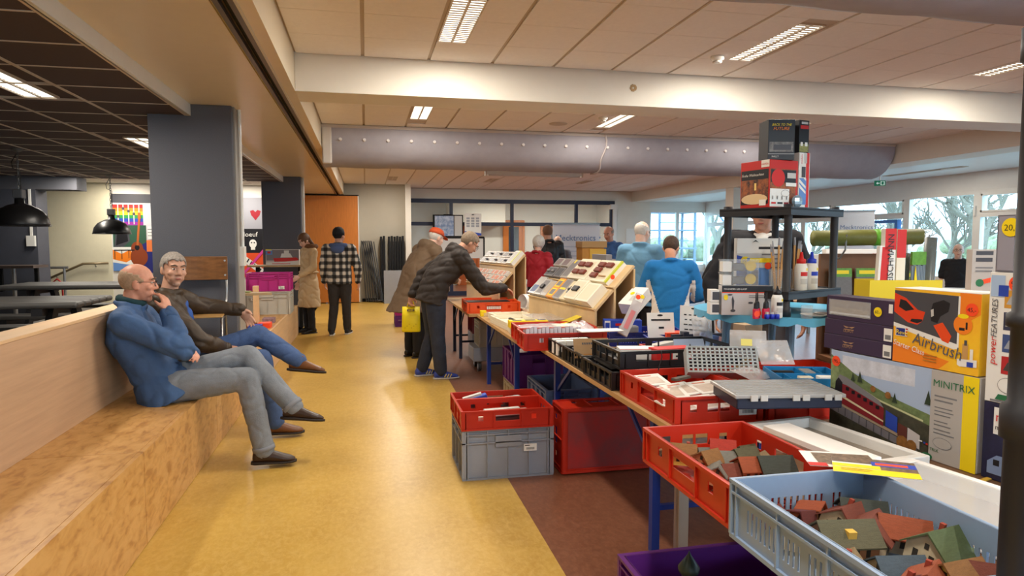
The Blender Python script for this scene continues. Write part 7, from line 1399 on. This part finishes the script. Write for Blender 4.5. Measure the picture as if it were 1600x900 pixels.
# ---- 4: man in checked jacket
def plaid():
    m = bpy.data.materials.new('plaid'); m.use_nodes = True; nt = m.node_tree; bs = nt.nodes['Principled BSDF']; bs.inputs['Roughness'].default_value = .85; tc = nt.nodes.new('ShaderNodeTexCoord'); sp = nt.nodes.new('ShaderNodeSeparateXYZ'); nt.links.new(tc.outputs['Object'], sp.inputs[0])
    def stripe(sock, freq):
        a = nt.nodes.new('ShaderNodeMath'); a.operation = 'MULTIPLY'; a.inputs[1].default_value = freq; nt.links.new(sock, a.inputs[0]); s_ = nt.nodes.new('ShaderNodeMath'); s_.operation = 'SINE'; nt.links.new(a.outputs[0], s_.inputs[0]); g = nt.nodes.new('ShaderNodeMapRange'); g.inputs[1].default_value = -.5; g.inputs[2].default_value = .5; nt.links.new(s_.outputs[0], g.inputs[0]); return g.outputs[0]
    u = nt.nodes.new('ShaderNodeMath'); u.operation = 'ADD'; v = nt.nodes.new('ShaderNodeMath'); v.operation = 'MULTIPLY'; v.inputs[1].default_value = .4; nt.links.new(sp.outputs['Y'], v.inputs[0]); nt.links.new(sp.outputs['X'], u.inputs[0]); nt.links.new(v.outputs[0], u.inputs[1])
    a = stripe(u.outputs[0], 62); b = stripe(sp.outputs['Z'], 58); m1 = nt.nodes.new('ShaderNodeMath'); m1.operation = 'ADD'; nt.links.new(a, m1.inputs[0]); nt.links.new(b, m1.inputs[1]); r = nt.nodes.new('ShaderNodeValToRGB'); e = r.color_ramp.elements; e[0].position = .1; e[0].color = lin((24, 24, 26)) + (1,); e[1].position = .95; e[1].color = lin((214, 206, 192)) + (1,); x = r.color_ramp.elements.new(.5); x.color = lin((84, 82, 78)) + (1,); h_ = nt.nodes.new('ShaderNodeMath'); h_.operation = 'MULTIPLY'; h_.inputs[1].default_value = .5; nt.links.new(m1.outputs[0], h_.inputs[0]); nt.links.new(h_.outputs[0], r.inputs[0]); nt.links.new(r.outputs[0], bs.inputs['Base Color']); return m
t, P, TH, W_ = person('man in a black and white checked jacket and black cap, seen from behind', (-.42, 11.15, 0), 8, 1.72, .011, top=plaid(), legs=M('trousers_charcoal', (46, 42, 40), .8, var=.1), shoe=(M('shoe_black', (24, 22, 24), .6), M('sole_white', (190, 184, 176), .6)), hair='short', hair_m=M('hair_black', (28, 24, 22), .8), cap=('beanie', blkt), head=(28, 0, 0), bulk=1.12, hem=.84, seed=9, pose=dict(knL=(-.10, .04, .48), anL=(-.13, -.06, .08), anR=(.10, .10, .08), elR=(.30, -.02, 1.12), wrR=(.30, .05, .87)))
mb = MB(); mb.tube([P['nek'] + W_ @ V(.115 * cos(a), .085 * sin(a) - .035, .0) for a in [2 * pi * i / 16 for i in range(16)]], .038, 8, closed=True); mb.ell(P['nek'] + W_ @ V(0, -.11, -.05), (.11, .05, .08), 14, 8, W_); mb.build('hood', M('hood_blue', (74, 92, 134), .85), t, True)
# ---- 5: man in brown cape coat and orange cap
t, P, TH, W_ = person('man in a wide brown hooded coat and orange cap bending over the tables', (.60, 8.80, 0), 62, 1.78, .011, skin=skin2, top=M('coat_brown', (104, 84, 64), .8, var=.08, vscale=4, bump=.15, bscale=60), legs=blkt, shoe=(M('boot_black'), sole), hair='fringe', hair_m=M('hair_white', (206, 200, 192), .8, var=.15, vscale=60), cap=('cap', M('cap_orange', (206, 84, 44), .8, var=.1)), head=(0, 20, 0), lean=.50, hood=True, skirt=(.60, .33, .36), bulk=1.22, wr=.008, seed=11, pose=dict(elR=(.30, .26, 1.06), wrR=(.22, .50, .98), elL=(-.30, .28, 1.06), wrL=(-.2, .52, .98)))
# ---- 6: man in dark puffer jacket with a yellow bag
t, P, TH, W_ = person('man in a dark brown puffer jacket leaning over the orange crate', (.72, 7.42, 0), 80, 1.76, .0085, skin=skinm, top=M('jacket_umber', (46, 38, 34), .7, var=.12, vscale=6, bump=.1, bscale=50), legs=denim_d, shoe=(M('shoe_blue', (52, 72, 160), .6), M('sole_white')), hair='comb', hair_m=M('hair_greybrown', (136, 118, 98), .7, var=.3, vscale=60), glasses=True, head=(0, 42, 0), lean=.62, hood=True, bulk=1.20, hem=.82, wr=.008, quilt=(.009, 34), seed=13,
    pose=dict(elR=(.27, .50, .99), wrR=(.18, .76, .985), elL=(-.34, -.02, 1.12), wrL=(-.30, -.16, .90), anR=(.11, .05, .08), anL=(-.13, -.10, .08)), hands={'L': dict(dir=(0, -.2, -1), palm=(.9, .2, 0), curl=.9, thumb=(0, 1, 0)), 'R': dict(dir=(-.1, .9, -.35), palm=(0, -.3, -1), curl=.5, thumb=(-1, 0, 0))})
for s in 'LR':
    a = P['an' + s]; f_ = W_ @ V(.12 if s == 'R' else -.12, 1, 0).normalized(); l_ = V(f_.y, -f_.x, 0)
    for j in range(3): MB().bar(a + f_ * (.035 + .03 * j) + l_ * .044 - V(0, 0, .055), a + f_ * (.055 + .03 * j) + l_ * .040 - V(0, 0, .022), .012, .008).build('shoe_stripe', M('stripe_yellow', (226, 206, 110), .5), t)
wl = P['wrL'] + W_ @ V(0, -.015, -.06) + Vector(t.location)
b = thing('shopping_bag', 'bright yellow shopping bag hanging from the hand behind the puffer jacket', 'bag', (wl.x, wl.y, wl.z), -.15); b.scale = (.82, .82, .82); bm_ = M('bag_yellow', (238, 214, 20), .45, var=.05)
MB().loft([((0, 0, -.44), V(.125, 0, 0), V(0, .05, 0)), ((0, 0, -.42), V(.13, 0, 0), V(0, .055, 0)), ((0, 0, -.22), V(.125, 0, 0), V(0, .04, 0)), ((0, 0, -.09), V(.12, 0, 0), V(0, .012, 0))], 20, .6).build('bag_body', bm_, b, True)
for s in (-1, 1): MB().tube([(-.055, .008 * s, -.10), (-.03, .008 * s, -.02), (0, .004 * s, .012), (.03, .008 * s, -.02), (.055, .008 * s, -.10)], .007, 6).build('bag_handle', bm_, b, True)
prints(b, fr((-.05, -.055, -.15), (1, 0, 0), (0, 0, 1)), [(R4(0, 0, .10, .028), dgreyp)], 'printed_panel'); prints(b, fr((-.05, -.055, -.15), (1, 0, 0), (0, 0, 1)), [(R4(.012 + .013 * k, .008, .021 + .013 * k, .020), yel) for k in range(6)], 'lettering', off=.003, step=0); prints(b, fr((-.10, -.058, -.40), (1, 0, 0), (0, 0, 1)), [(circ(.02 + .03 * i, .02 + .025 * (i % 3), .008, 10), M('bag_mark', (206, 178, 10), .5)) for i in range(6)], 'pattern', step=0)
# ---- 7, 8: vendors behind the displays
person('grey curly haired woman in a red top behind the displays', (2.62, 10.15, 0), 40, 1.58, .012, skin=skin2, top=M('top_red', (166, 28, 44), .7, var=.08), legs=blkt, shoe=(M('boot_black'), sole), hair='curly', hair_m=M('hair_white'), head=(-10, 12, 0), bulk=1.05, seed=15, pose=dict(elL=(-.26, .0, 1.12), wrL=(-.2, .2, .98), elR=(.26, .0, 1.12), wrR=(.20, .22, .98)))
t, P, TH, W_ = person('man in a black polo shirt standing with his back turned', (2.98, 10.85, 0), -12, 1.78, .012, top=M('polo_black', (28, 28, 32), .5, var=.2, vscale=5, bump=.2, bscale=30), topstyle='shirt', legs=blkt, shoe=(M('boot_black'), sole), hair='crew', hair_m=M('hair_cropped', (120, 88, 68), .8), head=(10, 0, 0), sleeve='short', bulk=1.12, seed=17, hem=.80)
for k in range(3): MB().tube([P['shL'] + W_ @ V(-.076 + .004 * k, -.02 + .022 * k, .02), P['shL'].lerp(P['elL'], .7) + W_ @ V(-.072, -.02 + .022 * k, 0)], .004, 5).build('sleeve_stripe', cardw, t)
# ---- 9, 10: heads of people further back
person('white haired person partly hidden beside the wooden cabinet', (3.45, 11.9, 0), -160, 1.60, .014, skin=skin2, top=M('top_grey', (110, 110, 116), .8), legs=blkt, shoe=(M('boot_black'), sole), hair='fringe', hair_m=M('hair_white'), head=(0, 15, 0), seed=19)
person('fair haired person in a blue top in front of the glazed partition', (4.65, 14.2, 0), -170, 1.78, .014, skin=skin2, top=M('top_blue', (60, 96, 150), .8), legs=blkt, shoe=(M('boot_black'), sole), hair='short', hair_m=M('hair_fair', (206, 186, 150), .8), seed=21)
# ---- 11: bald man in light blue sweater
person('bald man in a light blue sweater with glasses seen from behind', (3.06, 7.20, 0), 38, 1.74, .011, skin=skin2, top=M('sweater_blue', (100, 146, 178), .85, var=.08, vscale=8, bump=.25, bscale=140), legs=blkt, shoe=(M('boot_black'), sole), hair='fringe', hair_m=M('hair_white'), glasses=True, head=(18, 16, 0), bulk=1.08, lean=.08, wr=.005, hem=.78, seed=23, pose=dict(elL=(-.27, .08, 1.12), wrL=(-.18, .30, 1.0), elR=(.27, .08, 1.12), wrR=(.18, .30, 1.0)))
# ---- 12: person in blue and white fleece
fl = M('fleece_blue', (24, 112, 180), .85, var=.08, vscale=7, bump=.2, bscale=140)
t, P, TH, W_ = person('short haired person in a bright blue and white fleece seen from behind', (2.80, 5.85, 0), 24, 1.57, .011, top=fl, legs=blkt, shoe=(M('boot_black'), sole), hair='short', hair_m=M('hair_darkbrown', (72, 54, 44), .7, var=.3, vscale=50), glasses=True, head=(12, 30, 0), bulk=1.12, lean=.12, wr=.005, hem=.76, seed=25, pose=dict(elL=(-.29, .08, 1.14), wrL=(-.16, .30, 1.05), elR=(.31, .06, 1.12), wrR=(.17, .30, 1.05)))
recolour(t, M('fleece_white', (222, 220, 218), .85), lambda u, q: .10 + .32 * max(0, u.z) < abs(u.x) < .225 and u.z < .30 and u.y < .09)
# ---- 13: man's head between
person('grey haired man in a blue shirt beyond the bald man', (4.10, 10.95, 0), -130, 1.76, .014, skin=M('skin_ruddy'), top=M('top_blue'), legs=blkt, shoe=(M('boot_black'), sole), hair='fringe', hair_m=M('hair_grey', (150, 142, 132), .8, var=.25, vscale=60), head=(0, 20, 0), seed=27)
# ---- 14: man in black behind the shelf
t, P, TH, W_ = person('man in a black sweater with a white collar behind the black shelf', (3.02, 4.72, 0), -150, 1.86, .011, top=M('sweater_black', (22, 22, 28), .85, var=.1), legs=M('trousers_grey', (104, 104, 108), .8, var=.1), shoe=(M('boot_black'), sole), hair='short', hair_m=M('hair_grey'), head=(10, 10, 0), bulk=1.30, seed=29, hem=.84, collar=False, pose=dict(elL=(-.34, .0, 1.14), wrL=(-.30, .10, .88), elR=(.34, .0, 1.14), wrR=(.32, .10, .90)))
mb = MB(); mb.tube([P['nek'] + W_ @ V(.075 * cos(a), .075 * sin(a) + .015, .01 - .02 * sin(a)) for a in [2 * pi * i / 16 for i in range(16)]], .022, 8, closed=True); mb.ell(P['nek'] + W_ @ V(0, .085, -.05), (.06, .04, .07), 12, 8, W_); mb.build('white_collar', cardw, t, True)
# ---- 15: bald man by the window
person('bald man with glasses in a black shirt behind the white table by the window', (8.55, 8.30, 0), -125, 1.47, .013, skin=skin2, top=M('shirt_black', (24, 24, 28), .8), topstyle='shirt', legs=blkt, shoe=(M('boot_black'), sole), glasses=True, sleeve='short', head=(-10, 0, 0), seed=31, bulk=1.1)
t = thing('white_table', 'white table in front of the man by the window', 'table', (7.75, 7.75, 0), -.6); MB().box(-.6, .6, -.3, .3, .82, .86).build('table_top', cardw, t)
for sx in (-.55, .55):
    for sy in (-.25, .25): MB().box(sx - .02, sx + .02, sy - .02, sy + .02, 0, .82).build('leg', alu, t)
bpy.data.scenes.remove(TMP)
